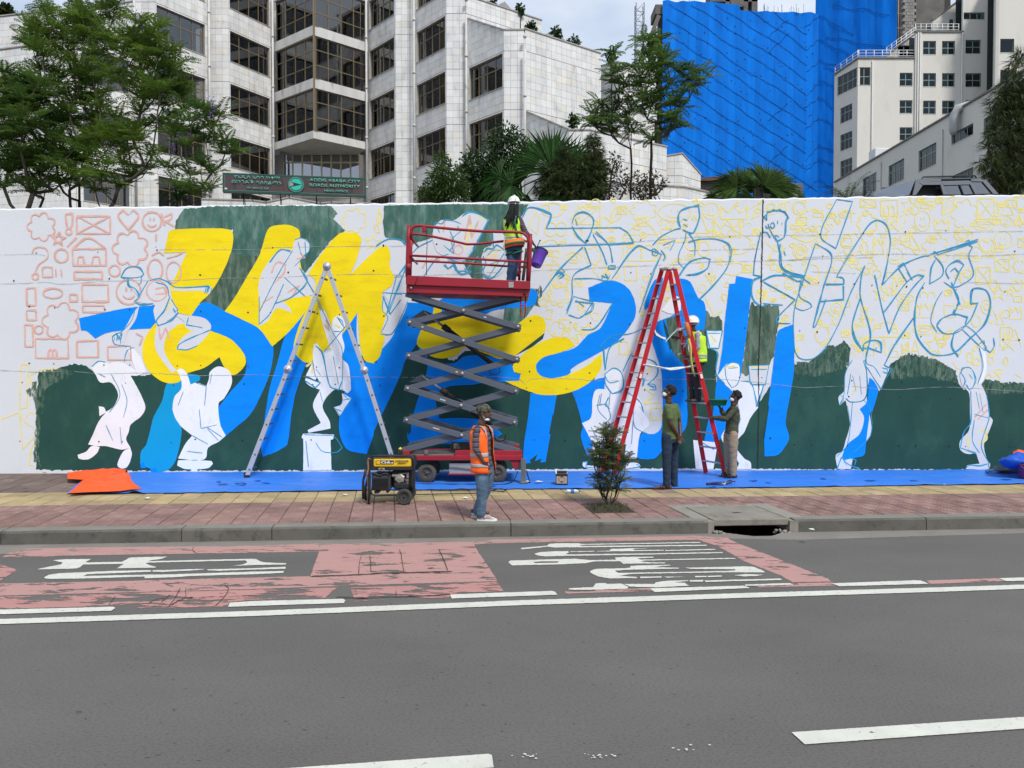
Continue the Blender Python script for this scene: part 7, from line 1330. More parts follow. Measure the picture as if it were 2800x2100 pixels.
scrap('crumpled pale paper on the blue sheet left of the cardboard box', 1473, 1325, .085, M('paper_cream', (.66, .6, .5), rough=.8, var=.1)); scrap('white paper scrap by the outrigger foot of the lift', 1442, 1324, .06, m_pap); scrap('white crumpled scrap on the yellow tiles behind the man in the orange vest', 1273, 1364, .05, m_pap); scrap('white scrap on the yellow tiles left of the generator', 944, 1355, .05, m_pap); scrap('white scrap on the yellow tiles near the orange tarpaulin', 402, 1365, .05, m_pap); scrap('white cube like scrap at the front edge of the blue sheet far right', 2583, 1332, .035, m_pap, 4); scrap('white crumpled scrap lying in the gutter right of the drain mouth', 2220, 1451, .05, m_pap); scrap('flat grey stone at the foot of the bare white wall end', 122, 1299, .06, m_conc); scrap('brown twig like scrap on the bare pavement at far left', 70, 1345, .06, m_barkd)
c = gnd(1962, 1330, PZ); pb = empty('paint_rag', 'dark paint-stained rag and brush lying on the sheet below the red ladder', 'rag', c + Vector((0, 0, .03))); b = B(); b.tube([(-.12, 0, .02), (0, .01, .025), (.1, .0, .02), (.28, .03, .04)], [.02, .03, .035, .012], 7); b.tube([(.12, .02, .03), (.22, .0, .08), (.32, .04, .05)], .014, 6); b.build('cloth', M('rag_dark', (.03, .035, .1), rough=.8, var=.4, c2=(.5, .5, .55), c2s=12), pb); b = B(); b.tube([(-.12, 0, .02), (-.2, -.01, .015)], .022, 8); b.build('handle', M('dark_maroon', (.05, .02, .04), rough=.5), pb)
# bundle of sheets, dolly and pink bucket at the right end
c = gnd(2790, 1302, PZ); bu = empty('sheet_bundle', 'heap of bunched blue sheeting with an orange fold on top at far right', 'bundle', c); ZB = lambda x, y, d: at(2500 + x / 7.373, 1180 + y / 7.373, d); Tb = Matrix.Translation(-c)
clothgrid([[ZB(1690, 600, 14.7), ZB(1800, 700, 14.6), ZB(2000, 770, 14.6), ZB(2300, 800, 14.6), ZB(2700, 800, 14.6)], [ZB(1692, 596, 14.7), ZB(1850, 560, 14.5), ZB(2050, 600, 14.4), ZB(2300, 620, 14.4), ZB(2700, 640, 14.4)], [ZB(1700, 594, 14.8), ZB(1870, 500, 14.8), ZB(2080, 425, 14.8), ZB(2300, 430, 14.8), ZB(2700, 470, 14.8)], [ZB(1720, 620, 15.2), ZB(1900, 600, 15.2), ZB(2080, 560, 15.2), ZB(2300, 560, 15.2), ZB(2700, 600, 15.2)]], 'blue_fold', M('bundle_blue', (.008, .085, .5), rough=.5, var=.15, vs=3, bump=.2, bs=6), bu, Tb, .085, 10, 5)
clothgrid([[ZB(2000, 440, 14.85), ZB(2100, 460, 14.8), ZB(2250, 470, 14.8), ZB(2500, 480, 14.8)], [ZB(1995, 400, 14.95), ZB(2100, 365, 14.9), ZB(2250, 390, 14.9), ZB(2500, 380, 14.9)], [ZB(2010, 440, 15.15), ZB(2120, 430, 15.15), ZB(2250, 430, 15.15), ZB(2500, 430, 15.15)]], 'orange_fold', m_org, bu, Tb, .03, 6, 6)
c = gnd(2726, 1298, PZ); dl = empty('hand_trolley', 'small metal trolley with a blue ringed wheel under the blue bundle', 'trolley', c); RX = Matrix.Rotation(R_(90), 4, 'X'); b = B(); b.lathe([(.012, -.015), (.036, -.015), (.036, .015), (.012, .015)], 18, Matrix.Translation((-.19, 0, .06)) @ RX); b.lathe([(.012, -.015), (.032, -.015), (.032, .015), (.012, .015)], 18, Matrix.Translation((.3, .05, .05)) @ RX); b.build('wheel', M('wheel_blue', (.02, .12, .4), rough=.4), dl); b = B(); b.tube([(-.14, 0, .07), (-.05, 0, .1), (.05, 0, .09), (.25, .02, .1)], [.03, .022, .02, .02], 8); b.box(.0, -.05, .1, .16, .12, .15); b.build('bracket', m_grey, dl); b = B(); b.box(.12, -.04, .05, .8, .3, .08); b.build('deck', m_gb, dl)
c = gnd(2813, 1312, PZ); pk = empty('pink_bucket', 'pink plastic bucket cut by the right edge of the photo', 'bucket', c + Vector((0, 0, .028))); b = B(); b.lathe([(.001, 0), (.15, 0), (.2, .26), (.215, .265), (.215, .28), (.195, .275), (.145, .01), (.001, .01)], 28); b.build('pail', M('pink_plastic', (.33, .05, .17), rough=.35, var=.06), pk); b = B(); b.tube([(.2 * math.cos(t), -.06 - .1 * math.sin(t), .27 - .12 * math.sin(t)) for t in [math.pi * i / 12 for i in range(13)]], .005, 6); b.build('handle', m_grey, pk)
# ------------------------------------------------------------ parked car behind the wall
ZV = lambda x, y: (2380 + x / 5.267, 450 + y / 5.267)
ca = R_(20); axl = Vector((math.cos(ca), math.sin(ca), 0)); lat = Vector((-math.sin(ca), math.cos(ca), 0)); c0 = at(*ZV(610, 440), 20.9)
def CS(x, y, inn=0.): u, v = ZV(x, y); d = ray(u, v); t = (c0 + lat * inn - CAMP).dot(lat) / d.dot(lat); return CAMP + d * t
def CSr(x, y, inn=0.): p = CS(x, y); return p + lat * inn
car = empty('parked_car', 'dark grey four wheel drive car with roof rails parked above the wall', 'car', Vector((c0.x + 1, c0.y, 5.8))); Tc = Matrix.Translation(-car.location); m_cp = M('car_grey_paint', (.12, .128, .142), rough=.3, var=.06, coat=.6, spec=.5); g_car = glass('car_glass', (.5, .52, .55), .22, .03, .4)
zbot = 6.25; prof = [(610, 440), (700, 215), (850, 185), (1100, 178), (1500, 175), (1650, 185), (1710, 215), (1850, 425)]
near = [CS(x, y) for x, y in prof]; tumble = .16
for i in range(1, 7): near[i] = near[i] + lat * tumble * .6
W_ = 1.75; far_ = [p + lat * (W_ - (tumble * 1.2 if 0 < i < 7 else 0)) for i, p in enumerate(near)]
b = B(); n = len(near); b.add(near[1:7] + far_[1:7], [(i, i + 1, 6 + i + 1, 6 + i) for i in range(5)], True); b.build('roof', m_cp, car, True, Tc)
def poly(b, L_, th=.03): b.prism([CS(x, y) + lat * (tumble * .6 * max(0, min(1, (430 - y) / 230.))) for x, y in L_], lat * th)
b = B()
for L_ in ([(610, 445), (660, 432), (780, 290), (760, 282), (720, 240), (700, 205)], [(700, 205), (720, 240), (1060, 228), (1060, 200), (1500, 195), (1650, 205), (1640, 185), (850, 185)], [(720, 240), (780, 285), (1040, 282), (1052, 232)], [(1040, 285), (1052, 430), (1100, 430), (1080, 295), (1060, 232), (1052, 232)], [(1060, 226), (1085, 290), (1470, 278), (1455, 218)], [(1470, 280), (1510, 420), (1575, 420), (1490, 235), (1455, 218)], [(1490, 230), (1660, 235), (1680, 205), (1500, 198)], [(1680, 205), (1660, 240), (1770, 418), (1850, 425), (1712, 215)]): poly(b, L_)
b.build('side_panel', m_cp, car, True, Tc); b = B(); poly(b, [(1312, 290), (1330, 290), (1350, 428), (1338, 428)]); b.build('door_frame', m_gb, car, True, Tc)
for L_, nm in (([(1082, 298), (1312, 290), (1338, 428), (1100, 428)], 'rear_door_glass'), ([(1330, 290), (1465, 284), (1505, 420), (1350, 428)], 'rear_door_glass'), ([(1495, 240), (1655, 242), (1765, 416), (1575, 418)], 'quarter_glass')): b = B(); b.prism([CS(x, y) + lat * (.03 + tumble * .6 * max(0, min(1, (430 - y) / 230.))) for x, y in L_], lat * .008); b.build(nm, g_car, car, True, Tc)
ws = [near[0] + axl * .02, near[1], far_[1], far_[0]]; ws = [p - axl * .05 for p in ws]; b = B(); b.prism([ws[0] - axl * .1, ws[1], ws[2], ws[3] - axl * .1], axl * .012); b.build('windscreen', glass('screen_glass', (.6, .62, .68), .3, .02, .5), car, True, Tc)
b = B(); b.bar(far_[0] - axl * .16, far_[1] - axl * .05, .06, .08); b.build('pillar', m_cp, car, True, Tc)
b = B(); q = [near[7], far_[7], far_[6], near[6]]; b.prism(q, -axl * .03); b.build('tailgate', m_cp, car, True, Tc)
b = B(); b.prism([CSr(x, y, .25) for x, y in ((610, 440), (740, 240), (1640, 230), (1780, 440))], lat * 1.2); b.build('cabin', M('car_interior', (.02, .019, .018), rough=.9), car, True, Tc)
lo_ = [near[0] - axl * 1.25, near[0] - axl * 1.2, near[7] + axl * .1]; z_s = near[0].z - .05
b = B(); b.prism([Vector((p.x, p.y, z)) for p, z in ((lo_[0], zbot), (lo_[0], z_s - .25), (near[0], z_s), (lo_[2], z_s), (lo_[2], zbot))], lat * W_); bevel(b.build('body', m_cp, car, True, Tc), .06)
for s_ in (-.65, 2.35):
    for o in (0, W_ - .22): p = near[0] + axl * s_ + lat * o; g = wheel(0, 0, 0, .36, .22, 1, car, Tc @ Matrix.Translation((p.x, p.y, 6.12)) @ Matrix.Rotation(ca, 4, 'Z'), 0)
for o in (.12, W_ - .22): p0 = CSr(770, 190, o); p1 = CSr(1560, 172, o); b = B(); b.tube([p0 - Vector((0, 0, .06)), p0 + axl * .12 + Vector((0, 0, .06)), p1 + Vector((0, 0, .05)), p1 + axl * .12 - Vector((0, 0, .06))], .022, 8); b.build('roof_rail', m_gb, car, True, Tc)
# ============================================================ PEOPLE
m_skin = M('skin_dark_brown', (.085, .042, .026), rough=.45, var=.1, vs=9); m_hair = M('hair_black', (.009, .008, .008), rough=.7, var=.3, vs=30, bump=.8, bs=90); m_mask = M('face_mask', (.62, .70, .76), rough=.8, var=.05); m_eye = M('eye_dark', (.02, .015, .012), rough=.2)
def bands(nm, stops, axis=2, scale=1., rough=.85, jit=0.):
    """cloth striped along z in object space: stops = [(width, colour)...] repeated"""
    m = M(nm, stops[0][1], rough=rough, var=.1, vs=8); t = m.node_tree; k = t.links.new
    p = [n for n in t.nodes if n.type == 'BSDF_PRINCIPLED'][0]; src = p.inputs['Base Color'].links[0].from_socket
    c = t.nodes.new('ShaderNodeTexCoord'); s_ = t.nodes.new('ShaderNodeSeparateXYZ'); k(c.outputs['Object'], s_.inputs[0]); tot = sum(w for w, _ in stops)
    md = t.nodes.new('ShaderNodeMath'); md.operation = 'MULTIPLY'; md.inputs[1].default_value = 1 / (tot * scale); k(s_.outputs[axis], md.inputs[0]); fr = t.nodes.new('ShaderNodeMath'); fr.operation = 'FRACT'; k(md.outputs[0], fr.inputs[0])
    r = t.nodes.new('ShaderNodeValToRGB'); r.color_ramp.interpolation = 'CONSTANT'; x = 0
    for i, (w_, col) in enumerate(stops):
        e = r.color_ramp.elements[0] if i == 0 else r.color_ramp.elements.new(x / tot)
        e.position = x / tot; e.color = rgba(col); x += w_
    if len(r.color_ramp.elements) > len(stops): r.color_ramp.elements.remove(r.color_ramp.elements[-1])
    k(fr.outputs[0], r.inputs[0]); vm = t.nodes.new('ShaderNodeMixRGB'); vm.inputs[0].default_value = .85; k(src, vm.inputs[1]); k(r.outputs[0], vm.inputs[2]); k(vm.outputs[0], p.inputs['Base Color']); return m
TMP = bpy.data.scenes.new('workbench'); JUNK = []
def remesh(b, nm, mat, par, T_, vox=.0085, it=4, wr=0., wf=9., fac=.5):
    o = bpy.data.objects.new(nm, b.mesh(nm, mat, True)); TMP.collection.objects.link(o); md = o.modifiers.new('r', 'REMESH'); md.mode = 'VOXEL'; md.voxel_size = vox; md.use_smooth_shade = True
    sm = o.modifiers.new('s', 'SMOOTH'); sm.iterations = it; sm.factor = fac
    TMP.view_layers[0].update(); dg = TMP.view_layers[0].depsgraph; me = bpy.data.meshes.new_from_object(o.evaluated_get(dg)); JUNK.append(o); me.name = nm
    if wr:
        nn_ = [v.normal.copy() for v in me.vertices]
        for v, vn in zip(me.vertices, nn_): q = v.co; e = mnoise.noise((q.x * wf, q.y * wf, q.z * wf * 1.8)) + .5 * mnoise.noise((q.x * wf * 2.4, q.y * wf * 2.4, q.z * wf * 3.5)); v.co = q + vn * (wr * e)
    me.materials.clear(); me.materials.append(mat); return link(nm, me, par, T_)
def eloft(b, rings, xd, yd, n=20):
    vs = []; fs = []
    for c, rx, ry in rings:
        for k in range(n): a = 2 * math.pi * k / n; vs.append(c + xd * (rx * math.cos(a)) + yd * (ry * math.sin(a)))
    for i in range(len(rings) - 1):
        for k in range(n): k2 = (k + 1) % n; fs.append((i * n + k, i * n + k2, (i + 1) * n + k2, (i + 1) * n + k))
    fs += [tuple(reversed(range(n))), tuple(range((len(rings) - 1) * n, len(rings) * n))]; b.add(vs, fs, True)
def limb(b, P_, R2):
    b.tube(P_, R2, 12)
    for p, r in zip(P_, R2): b.ell(p, r, r, r, 10)
def bez(a, c, e, n=6): return [a * (1 - t) ** 2 + c * 2 * t * (1 - t) + e * t * t for t in [i / n for i in range(n + 1)]]
def arm3(s, e, w_): return [s, s.lerp(e, .5), e, e.lerp(w_, .35), w_]
def hand(b, w_, d, nrm, curl, s=1.):
    """palm, four unequal bent fingers, thumb from the side"""
    d = d.normalized(); nrm = (nrm - d * nrm.dot(d)).normalized(); sd = d.cross(nrm); pc = w_ + d * .045 * s
    M3 = Matrix((sd, d, nrm)).transposed(); b.ell(pc, .038 * s, .052 * s, .017 * s, 12, M3.to_3x3())
    for i, (o, l) in enumerate(((-.027, .064), (-.009, .074), (.009, .069), (.026, .052))):
        p0 = w_ + d * .082 * s + sd * o * s; d1 = (d + nrm * curl * .5).normalized(); d2 = (d + nrm * curl * 1.3).normalized(); d3 = (d * (1 - curl * .6) + nrm * curl * 1.6).normalized(); L_ = l * s
        p1 = p0 + d1 * L_ * .45; p2 = p1 + d2 * L_ * .33; p3 = p2 + d3 * L_ * .25; limb(b, [p0, p1, p2, p3], [.0092 * s, .0088 * s, .008 * s, .0068 * s])
    t0 = w_ + d * .02 * s - sd * .026 * s; t1 = t0 + (d * .6 - sd * .8 + nrm * .3).normalized() * .038 * s; t2 = t1 + (d * .9 - sd * .25 + nrm * curl * .6).normalized() * .032 * s; limb(b, [t0, t1, t2], [.012 * s, .0105 * s, .0085 * s])
def human(q):
    """q: pose in photo pixels (u, v, depth offset) at depth D, clothes and look"""
    zx, zy, zs_, D_ = q['z']; J = {}
    for k, v in q['j'].items(): x, y, dy = v; J[k] = at(zx + x / zs_, zy + y / zs_, D_ + dy)
    s = q.get('s', 1.); fz = q.get('floor'); base = (J['an'] + J['af']) / 2; base.z = fz if fz is not None else PZ
    root = empty('person', q['label'], 'person', base); T_ = Matrix.Translation(-base)
    f = Vector(q['face']).normalized(); up = Vector(q.get('up', (0, 0, 1))); side = f.cross(up).normalized(); up = side.cross(f).normalized(); H = J['head']; M3 = Matrix((side, f, up)).transposed()
    hp = lambda x, y, z: H + side * x * s + f * y * s + up * z * s
    sh = (J['sf'] - J['sn']); xd = Vector((sh.x, sh.y, 0)).normalized(); yd = Vector((0, 0, 1)).cross(xd)
    if yd.dot(Vector(q['face'])) < 0: yd = -yd
    b = B()
    # body -------------------------------------------------
    b.ell(hp(0, -.012, .03), .076 * s, .094 * s, .096 * s, 18, M3); b.ell(hp(0, .02, -.035), .062 * s, .074 * s, .085 * s, 16, M3); b.ell(hp(0, .055, -.085), .034 * s, .033 * s, .03 * s, 10, M3)
    b.ell(hp(0, .1, -.018), .015 * s, .022 * s, .024 * s, 8, M3); b.ell(hp(0, .094, -.058), .024 * s, .012 * s, .011 * s, 8, M3); b.ell(hp(0, .08, .028), .05 * s, .02 * s, .014 * s, 8, M3)
    for k in (-1, 1): b.ell(hp(.078 * k, -.01, -.015), .012 * s, .022 * s, .033 * s, 8, M3)
    limb(b, [hp(0, -.02, -.07), J['neck'].lerp(hp(0, -.02, -.07), .4), J['neck']], [.054 * s, .053 * s, .06 * s])
    ch, wa, hi = J['chest'], J['waist'], J['hips']; top = (J['sn'] + J['sf']) / 2
    R3 = [(hi - Vector((0, 0, .06 * s)), .13 * s, .1 * s), (hi, .158 * s, .115 * s), (wa, .132 * s, .1 * s), (ch, .152 * s, .112 * s), (top - Vector((0, 0, .03 * s)), .155 * s, .085 * s), (top + Vector((0, 0, .035 * s)), .085 * s, .06 * s)]
    eloft(b, R3, xd, yd)
    rA = [.052 * s, .046 * s, .037 * s, .036 * s, .026 * s]
    for k in 'nf':
        limb(b, arm3(J['s' + k], J['e' + k], J['w' + k]), rA); hd = J['h' + k] - J['w' + k]; hand(b, J['w' + k], hd, Vector(q.get('pn' + k, (0, -1, 0))), q.get('curl' + k, .5), s)
    for k in 'nf':
        limb(b, [J['l' + k], J['l' + k].lerp(J['k' + k], .5), J['k' + k], J['k' + k].lerp(J['a' + k], .35), J['a' + k]], [.082 * s, .072 * s, .052 * s, .052 * s, .034 * s])
        fd = J['t' + k] - J['r' + k]; limb(b, [J['a' + k], J['r' + k] + Vector((0, 0, .035)), J['r' + k].lerp(J['t' + k], .6) + Vector((0, 0, .03)), J['t' + k] + Vector((0, 0, .02))], [.034 * s, .032 * s, .032 * s, .02 * s])
    remesh(b, 'body', m_skin, root, T_, .008, 3)
    for k in (-1, 1): e = B(); e.ell(hp(.032 * k, .088, .008), .012 * s, .008 * s, .007 * s, 8, M3); e.build('eye', m_eye, root, True, T_)
    # shirt ------------------------------------------------
    o = .014 * s; b = B()
    hem = q.get('hem', .1); R4_ = [(hi - Vector((0, 0, hem * s)), .17 * s, .135 * s), (hi, .168 * s, .132 * s), (wa, .15 * s, .12 * s), (ch, .168 * s, .128 * s), (top - Vector((0, 0, .02 * s)), .168 * s, .1 * s), (top + Vector((0, 0, .04 * s)), .085 * s, .07 * s)]
    eloft(b, R4_, xd, yd)
    sl = q.get('sleeve', .5)
    for k in 'nf':
        P_ = arm3(J['s' + k], J['e' + k], J['w' + k]); w_ = [r_ * s * q.get('sw', 1.) for r_ in (.06, .06, .056, .054, .046)]
        if sl <= .5: P_ = [P_[0], P_[0].lerp(P_[2], .35), P_[0].lerp(P_[2], .62)]; w_ = [.06 * s, .062 * s, .062 * s]
        elif sl < 1: P_ = P_[:3] + [P_[2].lerp(J['w' + k], .3)]; w_ = w_[:3] + [.05 * s]
        limb(b, P_, w_)
    remesh(b, q.get('shirt_name', 'shirt'), q['shirt'], root, T_, .009, 5, q.get('wr', .008), 8)
    # trousers ---------------------------------------------
    b = B(); eloft(b, [(hi - Vector((0, 0, .12 * s)), .15 * s, .12 * s), (hi - Vector((0, 0, .03)), .165 * s, .125 * s), (hi + Vector((0, 0, .06 * s)), .15 * s, .116 * s)], xd, yd); tw = q.get('tw', 1.)
    for k in 'nf': A_ = J['a' + k] + Vector((0, 0, -.03)); limb(b, [J['l' + k], J['l' + k].lerp(J['k' + k], .5), J['k' + k], J['k' + k].lerp(A_, .5), A_], [.098 * s, .09 * s * tw, .075 * s * tw, .068 * s * tw, .06 * s * tw])
    remesh(b, 'trousers', q['trousers'], root, T_, .009, 4, .007, 9)
    # shoes ------------------------------------------------
    for k in 'nf':
        r_, t_ = J['r' + k], J['t' + k]; fl = fz if fz is not None else PZ + q.get('lift', 0); d = Vector((t_.x - r_.x, t_.y - r_.y, 0)); L_ = max(.24, d.length) * 1.0; d.normalize(); x_ = Vector((-d.y, d.x, 0)); c0_ = Vector((r_.x, r_.y, fl)); b = B()
        prof = [(-.01, .03, .07), (.03, .037, .085), (.09, .037, .085), (.15, .042, .06), (.2, .046, .048), (L_ - .02, .036, .038), (L_ + .01, .014, .025)]
        if q['shoe'] == 'sandal':
            b.prism([c0_ + d * a + x_ * w_ for a, w_ in ((-.01, .025), (.08, .032), (.2, .045), (L_, .02), (L_, -.02), (.2, -.045), (.08, -.032), (-.01, -.025))], (0, 0, .018)); b.build('sole', m_blk_, root, True, T_); b = B()
            for a, w_, h in ((.17, .05, .052), (.13, .046, .062), (.06, .042, .07)): b.tube([c0_ + d * a + x_ * (w_ * math.cos(t)) + Vector((0, 0, .012 + h * math.sin(t))) for t in [math.pi * i / 8 for i in range(9)]], .012, 6)
            b.build('strap', M('sandal_brown', (.03, .018, .014), rough=.6), root, True, T_)
        else:
            for a, w_, h in prof: pass
            rings = [[c0_ + d * a + x_ * (w_ * math.cos(t)) + Vector((0, 0, .022 + (h - .02) * max(0, math.sin(t)) + min(0, math.sin(t)) * .004)) for t in [2 * math.pi * i / 14 for i in range(14)]] for a, w_, h in prof]; n = 14
            b.add([p for r in rings for p in r], [(i * n + j, i * n + (j + 1) % n, (i + 1) * n + (j + 1) % n, (i + 1) * n + j) for i in range(len(rings) - 1) for j in range(n)] + [tuple(range(n)), tuple(range((len(rings) - 1) * n, len(rings) * n))], True); b.build('shoe', q['shoe_mat'], root, True, T_)
            b = B(); b.prism([c0_ + d * a + x_ * w_ for a, w_ in ((-.018, .028), (.08, .04), (.19, .05), (L_ - .02, .04), (L_ + .018, .012), (L_ + .018, -.012), (L_ - .02, -.04), (.19, -.05), (.08, -.04), (-.018, -.028))], (0, 0, .026)); bevel(b.build('sole', q.get('sole', m_pap), root, True, T_), .006)
            if q.get('flash'):
                b = B()
                for sg in (-1, 1): b.prism([c0_ + d * a + x_ * (sg * .047) + Vector((0, 0, z)) for a, z in ((.05, .05), (.09, .036), (.17, .058), (.1, .048), (.07, .06))], x_ * (sg * .004))
                b.build('shoe_flash', M('flash_red', (.5, .06, .04), rough=.6), root, True, T_)
    # hair / hat / mask ------------------------------------
    hr = q.get('hair')
    if hr:
        b = B()
        for i in range(150 if hr == 'curly' else 60):
            v = Vector((RND.gauss(0, 1), RND.gauss(0, 1), RND.gauss(0, 1))).normalized()
            if v.z < -.25 or (v.y > .35 and v.z < .45) or (v.y > .0 and v.z < .1): continue
            r = RND.uniform(.014, .026) if hr == 'curly' else .014; b.ell(hp(v.x * .078, -.012 + v.y * .098, .038 + v.z * .1), r, r, r, 6)
        b.ell(hp(0, -.022, .045), .083 * s, .094 * s, .095 * s, 14, M3); remesh(b, 'hair', m_hair, root, T_, .008, 1)
    if q.get('mask'):
        b = B(); n = 12; vs = []
        dz, dy_, rr = (-.098, .03, .052) if q['mask'] == 'chin' else (-.05, .02, .082); hh = .02 if q['mask'] == 'chin' else .042
        for i in range(n + 1):
            a = math.pi * (i / n) ; x = math.cos(a) * .07; y = math.sin(a)
            for j, z in enumerate((-1, 0, 1)): vs.append(hp(x * (1 - .1 * abs(z)), dy_ + y * rr * (1.0 - .12 * abs(z)), dz + z * hh * (.35 + .65 * math.sin(a) ** .5)))
        b.add(vs, [(i * 3 + j, (i + 1) * 3 + j, (i + 1) * 3 + j + 1, i * 3 + j + 1) for i in range(n) for j in (0, 1)], True); o_ = b.build('face_mask', m_mask, root, True, T_); sd = o_.modifiers.new('t', 'SOLIDIFY'); sd.thickness = .004
        b = B()
        for k in (-1, 1): b.tube([hp(.07 * k, dy_ + .005, dz + .02), hp(.082 * k, -.02, -.005 if q['mask'] == 'chin' else -.02), hp(.07 * k, dy_ + .005, dz - .015)], .0035, 5)
        b.build('mask_loop', m_pap, root, True, T_)
    if q.get('helmet'):
        b = B(); n = 24; rings = []
        for i in range(9): a = math.pi / 2 * i / 8; rings.append((.118 * math.cos(a) if i < 8 else .004, .138 * math.cos(a) if i < 8 else .004, .04 + .125 * math.sin(a)))
        rings = [(.128, .15, .03), (.126, .146, .042)] + rings; vs = [hp(rx * math.cos(t), -.01 + ry * math.sin(t) + (.03 * max(0, math.sin(t)) if i < 2 else 0), z) for i, (rx, ry, z) in enumerate(rings) for t in [2 * math.pi * k / n for k in range(n)]]
        b.add(vs, [(i * n + k, i * n + (k + 1) % n, (i + 1) * n + (k + 1) % n, (i + 1) * n + k) for i in range(len(rings) - 1) for k in range(n)] + [tuple(range(n))], True)
        b.tube([hp(0, -.01 + .14 * math.cos(t), .045 + .127 * math.sin(t)) for t in [math.pi * i / 14 for i in range(15)]], .011, 6); b.build('helmet', M('helmet_white', (.78, .78, .76), rough=.35, var=.04), root, True, T_)
        b = B(); b.tube([hp(.088 * math.cos(t), -.02 + .1 * math.sin(t), -.0) for t in [math.pi + math.pi * i / 12 for i in range(13)]], .012, 6); b.ell(hp(0, -.125, -.005), .022, .014, .022, 10, M3); b.build('helmet_harness', M('harness_grey', (.45, .45, .45), rough=.6), root, True, T_)
    v = q.get('vest')
    if v:
        R5 = [(hi - Vector((0, 0, v.get('low', .06) * s)), .192 * s, .158 * s), (hi.lerp(wa, .5), .178 * s, .146 * s), (wa, .168 * s, .14 * s), (ch - Vector((0, 0, .04)), .18 * s, .146 * s), (ch + Vector((0, 0, .07)), .172 * s, .138 * s), (top - Vector((0, 0, .03 * s)), .135 * s, .122 * s), (top + Vector((0, 0, .045 * s)), .1 * s, .095 * s)]
        R5 = [(c_, a_ * v.get('wide', 1.), b_ * v.get('wide', 1.)) for c_, a_, b_ in R5]; g = R_(v['gap']); n = 40
        def vl(rings, nm, mat, off=0, th=.006):
            vs = [c + xd * ((rx + off) * math.sin(t)) + yd * ((ry + off) * math.cos(t)) + Vector((0, 0, .012 * mnoise.noise((t * 1.5, c.z * 6, 1)))) + (xd * math.sin(t) + yd * math.cos(t)) * (.012 * mnoise.noise((t * 2, c.z * 9, 7))) for c, rx, ry in rings for t in [g + (2 * math.pi - 2 * g) * k / n for k in range(n + 1)]]
            b = B(); b.add(vs, [(i * (n + 1) + k, i * (n + 1) + k + 1, (i + 1) * (n + 1) + k + 1, (i + 1) * (n + 1) + k) for i in range(len(rings) - 1) for k in range(n)], True); o_ = b.build(nm, mat, root, True, T_); sd = o_.modifiers.new('t', 'SOLIDIFY'); sd.thickness = th; sd.offset = 1; return o_
        dense = []
        for (c0_, a0, b0), (c1_, a1, b1) in zip(R5, R5[1:]):
            for i in range(4): t = i / 4; dense.append((c0_.lerp(c1_, t), a0 + (a1 - a0) * t, b0 + (b1 - b0) * t))
        dense.append(R5[-1]); vo = vl(dense, 'safety_vest', v['mat'])
        for z0, z1 in v['bands']:
            seg_ = [r for r in dense]; zl, zh = dense[0][0].z, dense[-1][0].z
            def rat(z):
                for r0, r1 in zip(dense, dense[1:]):
                    if r0[0].z <= z <= r1[0].z: t = (z - r0[0].z) / max(1e-6, r1[0].z - r0[0].z); return (r0[0].lerp(r1[0], t), r0[1] + (r1[1] - r0[1]) * t, r0[2] + (r1[2] - r0[2]) * t)
                return dense[-1]
            vl([rat(zl + (zh - zl) * (z0 + (z1 - z0) * i / 3)) for i in range(4)], 'reflective_band', M('reflective_grey', (.36, .36, .37), rough=.4, var=.08), .009, .003)
        if v.get('strap'):
            for k in (-1, 1):
                b = B(); P_ = [ch + xd * (.1 * k) + yd * .135, top + xd * (.11 * k) + yd * .115 - Vector((0, 0, .01)), top + xd * (.105 * k) + yd * .02 + Vector((0, 0, .055)), top + xd * (.1 * k) - yd * .1]; P_ = [P_[0], P_[0].lerp(P_[1], .5), P_[1], P_[1].lerp(P_[2], .5) + Vector((0, 0, .015)), P_[2], P_[3]]; w_ = xd * .022
                b.add([p + w_ for p in P_] + [p - w_ for p in P_], [(i, i + 1, len(P_) + i + 1, len(P_) + i) for i in range(len(P_) - 1)], True); o_ = b.build('reflective_band', MATS['reflective_grey'], root, True, T_); sd = o_.modifiers.new('t', 'SOLIDIFY'); sd.thickness = .004
    return root, T_, J, hp, M3, xd, yd
def jeans(nm, c, c2): return M(nm, c, rough=.9, var=.18, vs=5, bump=.3, bs=40, c2=c2, c2s=3.2, c2t=(.48, .7))
